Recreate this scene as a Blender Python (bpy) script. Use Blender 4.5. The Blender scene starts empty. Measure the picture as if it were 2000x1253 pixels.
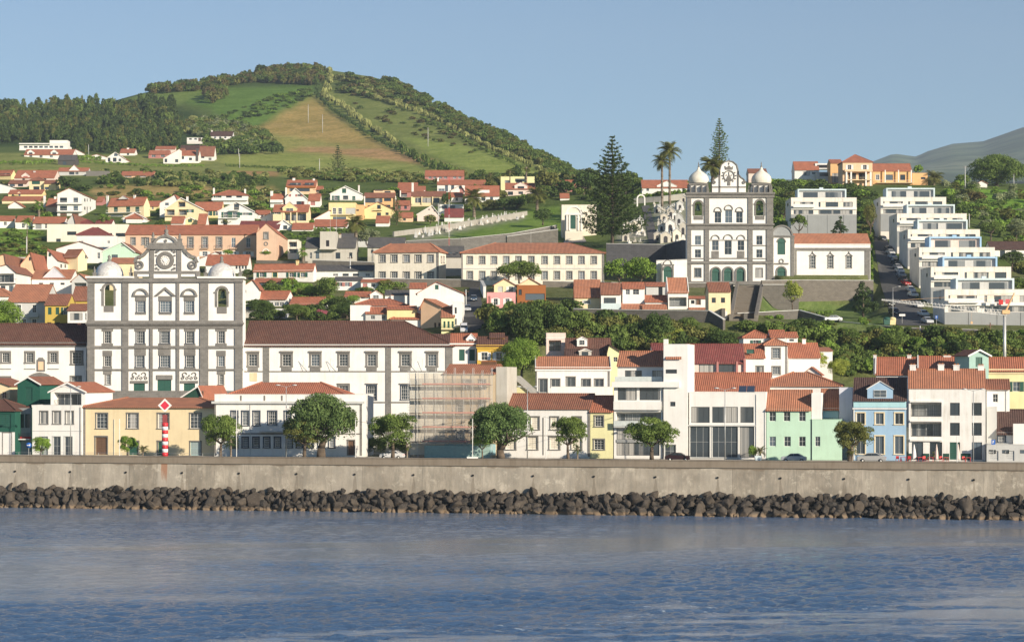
import bpy, bmesh, math, random
import numpy as np
from mathutils import Vector, Matrix
R=math.radians
random.seed(7); RNG=np.random.default_rng(7)
S=bpy.context.scene; COL=S.collection
# ---------------------------------------------------------------- camera, sky, sun
FC=4000.; EYE=21.5; HOR=740.           # focal length in photo pixels, eye height, horizon row
cam=bpy.data.cameras.new('camera'); camo=bpy.data.objects.new('camera',cam); COL.objects.link(camo)
cam.sensor_width=36; cam.lens=72; cam.shift_y=(HOR-626.5)/2000; cam.clip_start=1; cam.clip_end=30000
camo.location=(0,0,EYE); camo.rotation_euler=(R(90),0,0); S.camera=camo
SUN_AZ,SUN_EL=44,19                     # degrees right of straight behind the camera, elevation
W=bpy.data.worlds.new('World'); S.world=W; W.use_nodes=True
nt=W.node_tree; sky=nt.nodes.new('ShaderNodeTexSky'); sky.sky_type='NISHITA'; sky.sun_disc=False
sky.sun_elevation=R(SUN_EL); sky.sun_rotation=R(180-SUN_AZ); sky.air_density=1.0; sky.dust_density=0.0; sky.ozone_density=4.0; sky.altitude=300
bg=nt.nodes['Background']; nt.links.new(sky.outputs[0],bg.inputs[0]); bg.inputs[1].default_value=0.072
sun=bpy.data.lights.new('sun','SUN'); sun.energy=4.9; sun.angle=R(0.5); sun.color=(1,.88,.71)
so=bpy.data.objects.new('sun',sun); COL.objects.link(so)
sd=Vector((math.sin(R(SUN_AZ))*math.cos(R(SUN_EL)),-math.cos(R(SUN_AZ))*math.cos(R(SUN_EL)),math.sin(R(SUN_EL))))
so.rotation_euler=sd.to_track_quat('Z','Y').to_euler(); so.location=sd*900
S.view_settings.view_transform='Standard'; S.view_settings.look='None'; S.view_settings.exposure=.6; S.view_settings.gamma=1
S.cycles.max_bounces=6; S.cycles.transparent_max_bounces=8; S.cycles.volume_bounces=0; S.cycles.volume_step_rate=20; S.cycles.volume_max_steps=64
# ---------------------------------------------------------------- basics
def P(px,py,Y): return Vector(((px-1000)*Y/FC,Y,EYE+(HOR-py)*Y/FC))
def zof(py,Y): return EYE+(HOR-py)*Y/FC
def tag(o,label=None,cat=None,group=None,kind=None):
    if label: o['label']=label
    if cat: o['category']=cat
    if group: o['group']=group
    if kind: o['kind']=kind
    return o
def empty(name,loc,rz=0,label=None,cat=None,group=None):
    o=bpy.data.objects.new(name,None); o.empty_display_size=.5; COL.objects.link(o)
    o.location=loc; o.rotation_euler=(0,0,rz); return tag(o,label,cat,group)
def copy_tree(o,parent=None):
    c=o.copy(); COL.objects.link(c)
    if parent: c.parent=parent
    for ch in list(o.children): copy_tree(ch,c)
    return c
def link(name,me,parent=None,loc=(0,0,0),rz=0):
    o=bpy.data.objects.new(name,me); COL.objects.link(o); o.location=loc; o.rotation_euler=(0,0,rz)
    if parent: o.parent=parent
    return o
class MB:
    def __init__(s): s.v=[]; s.f=[]; s.m=[]; s.sm=[]
    def add(s,vs,fs,m=0,smooth=False):
        b=len(s.v); s.v+= [tuple(v) for v in vs]
        for f in fs: s.f.append([b+i for i in f]); s.m.append(m); s.sm.append(smooth)
    def box(s,x0,x1,y0,y1,z0,z1,m=0):
        if x0>x1:x0,x1=x1,x0
        if y0>y1:y0,y1=y1,y0
        if z0>z1:z0,z1=z1,z0
        v=[(x0,y0,z0),(x1,y0,z0),(x1,y1,z0),(x0,y1,z0),(x0,y0,z1),(x1,y0,z1),(x1,y1,z1),(x0,y1,z1)]
        s.add(v,[(0,1,5,4),(1,2,6,5),(2,3,7,6),(3,0,4,7),(4,5,6,7),(3,2,1,0)],m)
    def prism(s,pts,a,b,axis='y',m=0,caps=True):
        # pts: polygon; axis y -> pts are (x,z); axis x -> pts are (y,z)
        n=len(pts); f=(lambda p,t:(p[0],t,p[1])) if axis=='y' else ((lambda p,t:(t,p[0],p[1])) if axis=='x' else (lambda p,t:(p[0],p[1],t)))
        v=[f(p,a) for p in pts]+[f(p,b) for p in pts]
        fs=[(i,(i+1)%n,n+(i+1)%n,n+i) for i in range(n)]
        if caps: fs+=[tuple(range(n))[::-1],tuple(range(n,2*n))]
        s.add(v,fs,m)
    def tube(s,p,q,r0,r1=None,n=8,m=0,cap=True):
        p=Vector(p);q=Vector(q); r1=r0 if r1 is None else r1
        d=(q-p).normalized(); a=d.orthogonal().normalized(); b=d.cross(a)
        v=[p+(a*math.cos(t)+b*math.sin(t))*r0 for t in [2*math.pi*i/n for i in range(n)]]+[q+(a*math.cos(t)+b*math.sin(t))*r1 for t in [2*math.pi*i/n for i in range(n)]]
        fs=[(i,(i+1)%n,n+(i+1)%n,n+i) for i in range(n)]
        if cap: fs+=[tuple(range(n))[::-1],tuple(range(n,2*n))]
        s.add(v,fs,m,n>6)
    def lathe(s,prof,cx=0,cy=0,n=16,m=0,a0=0,a1=2*math.pi,smooth=True):
        v=[];k=len(prof)
        for i in range(n+1):
            t=a0+(a1-a0)*i/n
            for r,z in prof: v.append((cx+r*math.cos(t),cy+r*math.sin(t),z))
        fs=[(i*k+j,(i+1)*k+j,(i+1)*k+j+1,i*k+j+1) for i in range(n) for j in range(k-1)]
        s.add(v,fs,m,smooth)
    def ring(s,cx,cz,r0,r1,y0,y1,a0=0,a1=math.pi,n=14,m=0,sx=1):
        for i in range(n):
            t,u=a0+(a1-a0)*i/n,a0+(a1-a0)*(i+1)/n
            s.prism([(cx+sx*r0*math.cos(t),cz+r0*math.sin(t)),(cx+sx*r1*math.cos(t),cz+r1*math.sin(t)),(cx+sx*r1*math.cos(u),cz+r1*math.sin(u)),(cx+sx*r0*math.cos(u),cz+r0*math.sin(u))],y0,y1,'y',m)
    def mesh(s,name,mats):
        me=bpy.data.meshes.new(name); me.from_pydata(s.v,[],s.f)
        for m in mats: me.materials.append(m)
        me.polygons.foreach_set('material_index',np.array(s.m,dtype=np.int32))
        bm=bmesh.new(); bm.from_mesh(me)
        bmesh.ops.recalc_face_normals(bm,faces=bm.faces)
        uv=bm.loops.layers.uv.new('UVMap'); Z=Vector((0,0,1))
        for f in bm.faces:
            nn=f.normal; t=Z.cross(nn)
            t=Vector((1,0,0)) if t.length<1e-3 else t.normalized()
            b=nn.cross(t)
            for l in f.loops: l[uv].uv=(l.vert.co.dot(t),l.vert.co.dot(b))
        bm.to_mesh(me); bm.free()
        if any(s.sm): me.polygons.foreach_set('use_smooth',np.array(s.sm,dtype=bool))
        me.update(); return me
    def build(s,name,mats,parent=None,loc=(0,0,0),rz=0):
        if not s.f: return None
        return link(name,s.mesh(name,mats if isinstance(mats,(list,tuple)) else [mats]),parent,loc,rz)
# ---------------------------------------------------------------- materials
_M={}
def newmat(key):
    m=bpy.data.materials.new(key); m.use_nodes=True; n=m.node_tree.nodes; l=m.node_tree.links
    return m,n,l,n['Principled BSDF']
def noise(n,l,scale,detail=4,vec=None,rough=.55,dim='3D'):
    t=n.new('ShaderNodeTexNoise'); t.inputs['Scale'].default_value=scale; t.inputs['Detail'].default_value=detail; t.inputs['Roughness'].default_value=rough
    if vec is not None: l.new(vec,t.inputs['Vector'])
    return t.outputs['Fac']
def ramp(n,l,fac,stops):
    r=n.new('ShaderNodeValToRGB'); l.new(fac,r.inputs[0]); e=r.color_ramp.elements
    while len(e)<len(stops): e.new(.5)
    for i,(p,c) in enumerate(stops): e[i].position=p; e[i].color=(*c,1) if len(c)==3 else c
    return r.outputs[0]
def mix(n,l,fac,a,b,mode='MIX'):
    x=n.new('ShaderNodeMix'); x.data_type='RGBA'; x.blend_type=mode
    for sck,v in ((x.inputs[0],fac),(x.inputs[6],a),(x.inputs[7],b)):
        if isinstance(v,(int,float)): sck.default_value=v
        elif isinstance(v,tuple): sck.default_value=(*v,1)
        else: l.new(v,sck)
    return x.outputs[2]
def math_(n,l,op,a,b=None,c=None):
    x=n.new('ShaderNodeMath'); x.operation=op
    for i,v in enumerate((a,b,c)):
        if v is None: continue
        if isinstance(v,(int,float)): x.inputs[i].default_value=v
        else: l.new(v,x.inputs[i])
    return x.outputs[0]
def scalevec(n,l,v,sc):
    m=n.new('ShaderNodeMapping'); l.new(v,m.inputs[0]); m.inputs['Scale'].default_value=sc; return m.outputs[0]
def bump(n,l,h,st,dist,bs):
    b=n.new('ShaderNodeBump'); b.inputs['Strength'].default_value=st; b.inputs['Distance'].default_value=dist; l.new(h,b.inputs['Height']); l.new(b.outputs[0],bs.inputs['Normal'])
def mulc(c,k): return tuple(min(1,x*k) for x in c)
def cc(c): return CLR[c] if isinstance(c,str) else c
CLR=dict(white=(.80,.78,.74),cream=(.80,.66,.42),warm=(.80,.74,.62),yellow=(.80,.65,.34),mustard=(.62,.40,.07),ochre=(.55,.40,.09),
 peach=(.80,.54,.35),salmon=(.66,.46,.33),orange=(.76,.46,.22),pink=(.72,.34,.33),rose=(.45,.20,.18),mint=(.52,.72,.56),sage=(.34,.50,.44),
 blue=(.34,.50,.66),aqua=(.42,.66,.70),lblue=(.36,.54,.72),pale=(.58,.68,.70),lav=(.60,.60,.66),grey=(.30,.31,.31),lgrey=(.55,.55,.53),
 stone=(.19,.18,.165),dstone=(.09,.085,.08),green=(.02,.095,.068),dgreen=(.025,.075,.055),dark=(.03,.03,.035),rust=(.33,.12,.04),brown=(.16,.09,.055),
 pyell=(.78,.74,.42),palepink=(.76,.62,.55),red=(.6,.04,.04),dirty=(.52,.49,.43),concrete=(.34,.31,.27),maroon=(.25,.05,.05))
def plaster(c,dirt=.08):
    c=cc(c); k=('pl',c,dirt)
    if k in _M: return _M[k]
    m,n,l,b=newmat('plaster'); tc=n.new('ShaderNodeTexCoord'); o=tc.outputs['Object']; u=tc.outputs['UV']
    a=noise(n,l,.35,6,o); s=noise(n,l,1,5,scalevec(n,l,u,(2.2,.16,1)))
    d=math_(n,l,'MULTIPLY',ramp(n,l,s,[(.42,(0,0,0)),(.75,(1,1,1))]),ramp(n,l,a,[(.35,(0,0,0)),(.7,(1,1,1))]))
    base=mix(n,l,ramp(n,l,a,[(.3,(0,0,0)),(.7,(1,1,1))]),mulc(c,1.0),mulc(c,.92))
    sz=n.new('ShaderNodeSeparateXYZ'); l.new(o,sz.inputs[0]); sp=ramp(n,l,math_(n,l,'ADD',math_(n,l,'MULTIPLY',sz.outputs[2],-.5),noise(n,l,1.1,5,o,.7)),[(.35,(0,0,0)),(.75,(1,1,1))])
    f=math_(n,l,'MAXIMUM',math_(n,l,'MULTIPLY',d,min(1,dirt*5)),math_(n,l,'MULTIPLY',sp,.35))
    l.new(mix(n,l,f,base,tuple(x*y for x,y in zip(c,(.62,.58,.52)))),b.inputs['Base Color'])
    b.inputs['Roughness'].default_value=.9; b.inputs['Specular IOR Level'].default_value=.2
    bump(n,l,noise(n,l,9,3,o),.25,.02,b); _M[k]=m; return m
def tile(c):
    c={'red':(.54,.20,.115),'orange':(.57,.245,.14),'brown':(.185,.09,.065),'dbrown':(.13,.075,.062),'maroon':(.29,.085,.075),'old':(.37,.16,.10),'grey':(.14,.135,.13)}.get(c,c); k=('ti',c)
    if k in _M: return _M[k]
    m,n,l,b=newmat('roof_tiles'); tc=n.new('ShaderNodeTexCoord'); u=tc.outputs['UV']
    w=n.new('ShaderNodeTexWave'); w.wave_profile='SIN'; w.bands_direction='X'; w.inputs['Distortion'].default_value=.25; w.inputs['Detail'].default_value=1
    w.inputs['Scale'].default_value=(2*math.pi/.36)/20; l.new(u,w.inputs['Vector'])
    w2=n.new('ShaderNodeTexWave'); w2.wave_profile='SAW'; w2.bands_direction='Y'; w2.inputs['Scale'].default_value=(2*math.pi/.42)/20; l.new(u,w2.inputs['Vector'])
    a=noise(n,l,.5,6,u,.65); f=noise(n,l,5,3,u); 
    base=mix(n,l,ramp(n,l,a,[(.3,(0,0,0)),(.75,(1,1,1))]),mulc(c,1.12),tuple(x*y for x,y in zip(c,(.66,.72,.8))))
    base=mix(n,l,ramp(n,l,f,[(.4,(0,0,0)),(.7,(1,1,1))]),base,mix(n,l,.5,base,mulc(c,.55)))
    base=mix(n,l,math_(n,l,'MULTIPLY',math_(n,l,'SUBTRACT',1.0,w.outputs['Fac']),.62),base,mix(n,l,1.0,base,(.42,.38,.38),'MULTIPLY'))  # channels between the ribs darkened in the colour: dirt plus painted groove shade
    oi=n.new('ShaderNodeObjectInfo'); base=mix(n,l,math_(n,l,'MULTIPLY',oi.outputs['Random'],.45),base,mix(n,l,1.0,base,(.82,.80,.82),'MULTIPLY'))
    li=noise(n,l,1.3,7,u,.8); base=mix(n,l,math_(n,l,'MULTIPLY',ramp(n,l,li,[(.56,(0,0,0)),(.64,(1,1,1))]),.35),base,(.30,.25,.17))
    l.new(base,b.inputs['Base Color']); b.inputs['Roughness'].default_value=.85; b.inputs['Specular IOR Level'].default_value=.25
    h=math_(n,l,'ADD',w.outputs['Fac'],math_(n,l,'MULTIPLY',w2.outputs['Fac'],.25)); bump(n,l,h,.8,.07,b)
    _M[k]=m; return m
def stonem(c='stone',bw=.9,bh=.4):
    c=cc(c); k=('st',c,bw)
    if k in _M: return _M[k]
    m,n,l,b=newmat('cut_stone'); tc=n.new('ShaderNodeTexCoord'); u=tc.outputs['UV']; o=tc.outputs['Object']
    t=n.new('ShaderNodeTexBrick'); l.new(u,t.inputs['Vector']); t.inputs['Scale'].default_value=1; t.inputs['Brick Width'].default_value=bw; t.inputs['Row Height'].default_value=bh; t.inputs['Mortar Size'].default_value=.02
    t.inputs['Color1'].default_value=(*mulc(c,1.15),1); t.inputs['Color2'].default_value=(*mulc(c,.85),1); t.inputs['Mortar'].default_value=(*mulc(c,1.5),1)
    a=noise(n,l,.8,6,o,.65)
    base=mix(n,l,ramp(n,l,a,[(.35,(0,0,0)),(.75,(1,1,1))]),t.outputs[0],mix(n,l,.6,t.outputs[0],mulc(c,.6)))
    l.new(base,b.inputs['Base Color']); b.inputs['Roughness'].default_value=.92; bump(n,l,t.outputs[1],.4,-.02,b); _M[k]=m; return m
def flat(c,rough=.6,metal=0,var=.1):
    c=cc(c); k=('fl',c,rough,metal)
    if k in _M: return _M[k]
    m,n,l,b=newmat('painted_surface'); tc=n.new('ShaderNodeTexCoord')
    a=noise(n,l,2,4,tc.outputs['Object'])
    l.new(mix(n,l,ramp(n,l,a,[(.3,(0,0,0)),(.7,(1,1,1))]),mulc(c,1),mulc(c,1-var*2)),b.inputs['Base Color'])
    b.inputs['Roughness'].default_value=rough; b.inputs['Metallic'].default_value=metal; _M[k]=m; return m
def glass(c=(.035,.045,.055),key='g'):
    k=('gl',c)
    if k in _M: return _M[k]
    m,n,l,b=newmat('window_glass'); oi=n.new('ShaderNodeObjectInfo')
    r=ramp(n,l,oi.outputs['Random'],[(0,mulc(c,.5)),(.6,c),(1,mulc(c,3.2))])
    l.new(r,b.inputs['Base Color']); b.inputs['Roughness'].default_value=.12; b.inputs['Specular IOR Level'].default_value=.6; _M[k]=m; return m
def curtain(c=(.45,.43,.40)):
    k=('cu',c)
    if k in _M: return _M[k]
    m,n,l,b=newmat('curtained_glass'); tc=n.new('ShaderNodeTexCoord'); oi=n.new('ShaderNodeObjectInfo')
    w=n.new('ShaderNodeTexWave'); w.bands_direction='X'; w.inputs['Scale'].default_value=.9; w.inputs['Distortion'].default_value=1.5; l.new(scalevec(n,l,tc.outputs['Object'],(1,0,.03)),w.inputs['Vector'])
    av=n.new('ShaderNodeVectorMath'); av.operation='ADD'; l.new(scalevec(n,l,tc.outputs['Object'],(.45,0,0)),av.inputs[0]); l.new(oi.outputs['Location'],av.inputs[1])
    a=noise(n,l,1,1,av.outputs[0])
    col=mix(n,l,w.outputs['Fac'],mulc(c,.75),c); col=mix(n,l,ramp(n,l,a,[(.42,(0,0,0)),(.5,(1,1,1))]),col,(.05,.06,.07))
    l.new(col,b.inputs['Base Color']); b.inputs['Roughness'].default_value=.15; b.inputs['Coat Weight'].default_value=.5; _M[k]=m; return m
def leafm(c,c2=None,trans=.35,key=''):
    k=('lf',c,c2)
    if k in _M: return _M[k]
    m,n,l,b=newmat('foliage'); oi=n.new('ShaderNodeObjectInfo'); g=n.new('ShaderNodeNewGeometry'); tc=n.new('ShaderNodeTexCoord')
    at=n.new('ShaderNodeAttribute'); at.attribute_name='tint'
    c2=c2 or (c[0]*1.7+.02,c[1]*1.35+.015,c[2]*1.1)
    col=mix(n,l,at.outputs['Fac'],mulc(c,.8),c2)
    col=mix(n,l,math_(n,l,'MULTIPLY',oi.outputs['Random'],.35),col,mix(n,l,.5,col,(.10,.10,.03)))
    l.new(col,b.inputs['Base Color']); b.inputs['Roughness'].default_value=.75; b.inputs['Specular IOR Level'].default_value=.15
    t=n.new('ShaderNodeBsdfTranslucent'); l.new(col,t.inputs[0]); ms=n.new('ShaderNodeMixShader'); ms.inputs[0].default_value=trans
    l.new(b.outputs[0],ms.inputs[1]); l.new(t.outputs[0],ms.inputs[2]); l.new(ms.outputs[0],n['Material Output'].inputs[0]); _M[k]=m; return m
def bark(c=(.12,.09,.065)):
    k=('bk',c)
    if k in _M: return _M[k]
    m,n,l,b=newmat('bark'); tc=n.new('ShaderNodeTexCoord'); a=noise(n,l,1,6,scalevec(n,l,tc.outputs['Object'],(5,5,1.2)))
    l.new(ramp(n,l,a,[(.3,mulc(c,.5)),(.7,mulc(c,1.4))]),b.inputs['Base Color']); b.inputs['Roughness'].default_value=.95; bump(n,l,a,.6,.08,b); _M[k]=m; return m
# ---------------------------------------------------------------- terrain: depth profile per picture column, joined into one sheet
def yfront(px): return 366-32*px/2000.
def ywall(px): return 350-32*px/2000.
def _col(pts): return pts
_cols={ # px : list of (Y, photo row) after the flat shore strip
 -1600:[(470,640),(575,560),(690,480),(820,425),(960,368),(1150,318),(1300,296),(1500,270),(1700,245)],
 -300:[(480,640),(575,555),(690,470),(800,420),(950,365),(1150,308),(1300,286),(1500,258),(1720,222)],
 0:[(480,640),(575,555),(690,470),(800,420),(950,360),(1150,305),(1300,283),(1500,250),(1720,212)],
 220:[(480,640),(575,555),(690,470),(800,420),(950,352),(1150,318),(1300,296),(1500,240),(1720,202)],
 300:[(480,640),(575,555),(690,470),(800,420),(950,350),(1150,318),(1300,293),(1500,232),(1760,172)],
 450:[(480,640),(575,555),(690,470),(800,420),(950,348),(1150,322),(1300,296),(1500,228),(1840,144)],
 600:[(480,640),(575,555),(690,470),(800,420),(950,348),(1150,326),(1300,300),(1500,226),(1880,130)],
 720:[(480,640),(575,555),(690,470),(800,420),(950,350),(1120,330),(1270,300),(1480,226),(1800,136)],
 800:[(478,638),(575,555),(690,470),(800,420),(940,352),(1080,332),(1230,302),(1420,244),(1640,168)],
 900:[(470,636),(570,555),(690,470),(800,420),(900,362),(1020,340),(1170,308),(1330,266),(1480,228)],
 1000:[(462,636),(565,555),(690,470),(780,425),(860,372),(960,350),(1080,326),(1200,298),(1330,270)],
 1100:[(462,632),(565,555),(690,470),(770,425),(840,382),(920,360),(990,347),(1080,333),(1160,326)],
 1160:[(462,632),(565,555),(680,472),(760,425),(830,385),(880,368),(930,358),(980,351),(1030,347)],
 1300:[(462,630),(560,555),(640,482),(720,425),(790,385),(830,372),(850,366),(880,360),(905,356)],
 1484:[(462,632),(553,557),(620,490),(700,430),(780,380),(820,366),(850,360),(880,356),(905,353)],
 1512:[(462,631),(541,604),(546,551),(680,440),(780,380),(820,366),(850,360),(880,356),(905,353)],
 1694:[(468,634),(543,607),(548,549),(680,448),(780,385),(830,365),(850,361),(880,357),(905,354)],
 1722:[(468,635),(545,572),(603,507),(672,450),(780,388),(828,366),(850,361),(880,357),(905,354)],
 1780:[(468,636),(540,575),(600,510),(660,452),(740,400),(820,368),(850,362),(880,358),(905,356)],
 1850:[(462,642),(540,582),(600,515),(680,455),(760,405),(830,370),(855,363),(880,360),(905,358)],
 2000:[(460,645),(540,588),(620,520),(700,460),(780,412),(850,376),(875,366),(900,362),(925,358)],
 3200:[(460,650),(540,590),(620,525),(700,465),(780,420),(850,385),(875,376),(900,370),(925,364)]}
_pxs=sorted(_cols); _A=[]
for p in _pxs:
    pf=min(max(p,-600),2600); yw=ywall(pf)+1.0
    row=[(yw,7.8),(yw+22,7.9),(408,8.2),(430,12 if p<950 else 15)]+[(Y,zof(q,Y)) for Y,q in _cols[p]]
    Yc,zc=row[-1]; row+=[(Yc+60,zc-4),(Yc+350,zc-90)]
    _A.append(row)
_A=np.array(_A)  # (cols, keys, 2)
_gx=np.arange(-1600,3201,10.); _nk=_A.shape[1]
_SUB=[1,4,4,6,8,8,8,14,14,14,14,14,2,2]
def _res(a):
    out=[]
    for k in range(_nk-1):
        n=_SUB[k] if k<len(_SUB) else 2
        for i in range(n): out.append(a[k]+(a[k+1]-a[k])*i/n)
    out.append(a[-1]); return out
_G=np.empty((len(_gx),_nk,2))
for k in range(_nk):
    for c in (0,1):
        y=np.interp(_gx,_pxs,_A[:,k,c])
        if k>=4:
            m_=27 if k>=8 else 5; h_=m_//2-1; yy=np.pad(y,12,mode='edge'); y=np.convolve(yy,np.hanning(m_)[1:-1]/np.hanning(m_).sum(),'same')[12:-12]
        _G[:,k,c]=y
GR=np.array([_res(_G[i]) for i in range(len(_gx))])    # (nx, nt, 2)
# soften the kinks along the depth
for it in range(3):
    GR[:,24:-1,1]=GR[:,24:-1,1]*.5+.25*(GR[:,23:-2,1]+GR[:,25:,1])
_rg=np.random.default_rng(3)
def _vn(X,Y,s,seed):
    r=np.random.default_rng(seed).random((256,256)); x=X/s; y=Y/s; xi=np.floor(x).astype(int); yi=np.floor(y).astype(int); fx=x-xi; fy=y-yi
    fx=fx*fx*(3-2*fx); fy=fy*fy*(3-2*fy); g=lambda a,b:r[a%256,b%256]
    return (g(xi,yi)*(1-fx)+g(xi+1,yi)*fx)*(1-fy)+(g(xi,yi+1)*(1-fx)+g(xi+1,yi+1)*fx)*fy-.5
_X=(_gx[:,None]-1000)*GR[:,:,0]/FC
_amp=np.clip((GR[:,:,0]-900)/500,0,1)
GR[:,:,1]+=_amp*(_vn(_X,GR[:,:,0],90,1)*5+_vn(_X,GR[:,:,0],35,2)*2.5)
def colprof(px):
    f=(min(max(px,-1590),3190)+1600)/10.; i=int(f); t=f-i
    return GR[i]*(1-t)+GR[min(i+1,len(_gx)-1)]*t
def ground(px,py):
    "first point of the ground seen at a photo pixel -> depth"
    c=colprof(px); q=HOR-(c[:,1]-EYE)*FC/c[:,0]
    for j in range(1,len(q)):
        if q[j]<=py<=q[j-1] or (q[j]<=py and j>1):
            d=q[j-1]-q[j]; t=0 if abs(d)<1e-6 else min(1,max(0,(q[j-1]-py)/d)); return c[j-1,0]+(c[j,0]-c[j-1,0])*t
        if j==len(q)-3: return c[j,0]
    return c[-3,0]
def gz(X,Y):
    c=colprof(1000+X*FC/Y); return float(np.interp(Y,c[:,0],c[:,1]))
def G(px,py):
    Y=ground(px,py); return P(px,py,Y)
# ---------------------------------------------------------------- windows and doors (prototypes share meshes)
# style: surround colour, surround width, frame colour, panes (nx,nz), glazing, shutter colour, shutter state, name
STY={
 's':('stone',.22,'white',(3,4),'g',None,0,'window'),
 'S':('stone',.42,'white',(3,4),'g',None,0,'window'),
 'h':((.06,.075,.10),.22,'white',(4,4),'g',None,0,'window'),
 'w':(None,0,'white',(2,2),'g',None,0,'window'),
 'W':('white',.16,'white',(2,3),'g',None,0,'window'),
 'k':(None,0,'dark',(2,1),'g',None,0,'window'),
 'c':('cream',.18,'white',(2,1),'g',None,0,'window'),
 'y':('yellow',.16,'green',(1,1),'sh',None,0,'window'),
 'Y':('yellow',.16,'white',(2,2),'g','green',2,'window'),
 'm':('stone',.20,'white',(3,4),'cu',None,0,'window'),
 'g':(None,0,'green',(1,1),'sh','green',1,'window'),
 'G':(None,0,'white',(2,2),'g','green',2,'window'),
 'r':(None,0,'red',(1,1),'sh','rose',1,'window'),
 'Q':(None,0,'white',(2,2),'g','rose',2,'window'),
 'P':('white',.14,'white',(2,2),'g','white',2,'window'),
 'd':('stone',.22,'brown',(2,1),'wd','brown',0,'door'),
 'D':(None,0,'brown',(1,1),'wd','brown',0,'door'),
 'e':('stone',.25,'green',(2,1),'sh','green',1,'door'),
 'E':(None,0,'green',(2,1),'sh','green',1,'door'),
 'f':(None,0,'lgrey',(1,3),'sh','lgrey',1,'garage_door'),
 'F':(None,0,'grey',(1,3),'sh','grey',1,'garage_door'),
 'b':(None,0,'dark',(0,1),'cu',None,0,'window'),
 'z':('lgrey',.12,'lgrey',(0,2),'cu2',None,0,'window'),
 'B':('stone',.2,'white',(1,1),'sh','warm',1,'window'),
 'n':(None,0,'dark',(1,1),'g',None,0,'window'),
 't':('stone',.18,'lgrey',(0,1),'cu',None,0,'window'),
 'j':('stone',.2,'aqua',(1,2),'cu3',None,0,'window'),
}
_wc={}
def winmesh(st,w,h,far):
    k=(st,w,h,far)
    if k in _wc: return _wc[k]
    sc,sw,fc,(nx,nz),gl,sh,shs,nm=STY[st]
    a=MB(); hw=w/2
    gm={'g':glass(),'cu':curtain(),'cu2':curtain((.34,.38,.36)),'cu3':curtain((.35,.43,.43)),'sh':flat(sh or fc,.6),'wd':flat('brown',.6)}[gl]
    a.box(-hw,hw,.0,.04,0,h,0)
    if nx==0: nx=max(2,round(w/1.1))
    fw=.06 if h>1.2 else .045
    if far: fw=.08
    fr=1
    a.box(-hw,-hw+fw,-.04,.002,0,h,fr); a.box(hw-fw,hw,-.04,.002,0,h,fr); a.box(-hw+fw,hw-fw,-.04,.002,0,fw,fr); a.box(-hw+fw,hw-fw,-.04,.002,h-fw,h,fr)
    bw=.035 if not far else .06
    if gl in('sh','wd'):
        for i in range(1,max(nx,2) if nm!='garage_door' else 1): x=-hw+w*i/max(nx,2); a.box(x-.015,x+.015,-.012,-.003,fw,h-fw,2)
        for i in range(1,int(h/.35)): z=h*i/int(h/.35); a.box(-hw+fw,hw-fw,-.014,-.004,z-.015,z+.015,2)
    else:
        for i in range(1,nx): x=-hw+w*i/nx; a.box(x-bw/2,x+bw/2,-.03,-.002,fw,h-fw,fr)
        for i in range(1,nz): z=h*i/nz; a.box(-hw+fw,hw-fw,-.027,-.004,z-bw/2,z+bw/2,fr)
    dk=flat(mulc(cc(sh or fc),.5),.7)
    me=a.mesh(nm,[gm,flat(fc,.5),dk]); r=[me,None,None,nm]
    if sc:
        f=MB(); t=.06; y0=-.15-t; e=.015
        f.box(-hw-sw,-hw-e*0,y0,-.149,-.0,h,0); f.box(hw,hw+sw,y0,-.149,0,h,0); f.box(-hw-sw,hw+sw,y0-.03,-.149,h,h+sw,0)
        if nm!='door': f.box(-hw-sw-.05,hw+sw+.05,y0-.08,-.149,-sw*.7,0,0)
        r[1]=f.mesh('frame',[stonem('stone',3,1) if sc=='stone' else plaster(sc)])
    if shs==2:
        f=MB(); f.box(-w*.27,w*.27,-.03,.01,0,h,0)
        for i in range(1,int(h/.2)): z=h*i/int(h/.2); f.box(-w*.23,w*.23,-.045,-.031,z-.02,z+.02,0)
        r[2]=f.mesh('shutter',[flat(sh,.7)])
    _wc[k]=r; return r
class House: pass
FOOT=[]   # picture footprints of the houses, kept clear of merged shrubs
def clip_poly(poly,x0,x1,z0,z1):
    def cl(p,ins,inter):
        o=[]
        for i in range(len(p)):
            a,b=p[i-1],p[i]
            if ins(b):
                if not ins(a): o.append(inter(a,b))
                o.append(b)
            elif ins(a): o.append(inter(a,b))
        return o
    def ax(k,v): return lambda a,b:(lambda t:tuple(a[j]+(b[j]-a[j])*t for j in(0,1)))((v-a[k])/(b[k]-a[k]))
    p=poly
    for k,v,s in((0,x0,1),(0,x1,-1),(1,z0,1),(1,z1,-1)):
        if not p: return p
        p=cl(p,(lambda q,k=k,v=v,s=s:s*q[k]>=s*v-1e-9),ax(k,v))
    return p
def wallface(mb,mp,inw,outline,holes,m,reveal=.15):
    xs=sorted({round(v,4) for h in holes for v in h[:2]}|{round(p[0],4) for p in outline}); zs=sorted({round(v,4) for h in holes for v in h[2:4]}|{round(min(p[1] for p in outline),4),round(max(p[1] for p in outline),4)})
    for i in range(len(xs)-1):
        for j in range(len(zs)-1):
            cx,cz=(xs[i]+xs[i+1])/2,(zs[j]+zs[j+1])/2
            if any(h[0]<cx<h[1] and h[2]<cz<h[3] for h in holes): continue
            p=clip_poly(outline,xs[i],xs[i+1],zs[j],zs[j+1])
            if len(p)>2: mb.add([mp(*q) for q in p],[tuple(range(len(p)))],m)
    for h in holes:
        c=[(h[0],h[2]),(h[1],h[2]),(h[1],h[3]),(h[0],h[3])]; d=h[4]
        a=[Vector(mp(*q)) for q in c]; b=[q+Vector(inw)*d for q in a]
        mb.add(a+b,[(k,(k+1)%4,4+(k+1)%4,4+k) for k in range(4)],m)
_names={}
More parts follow.
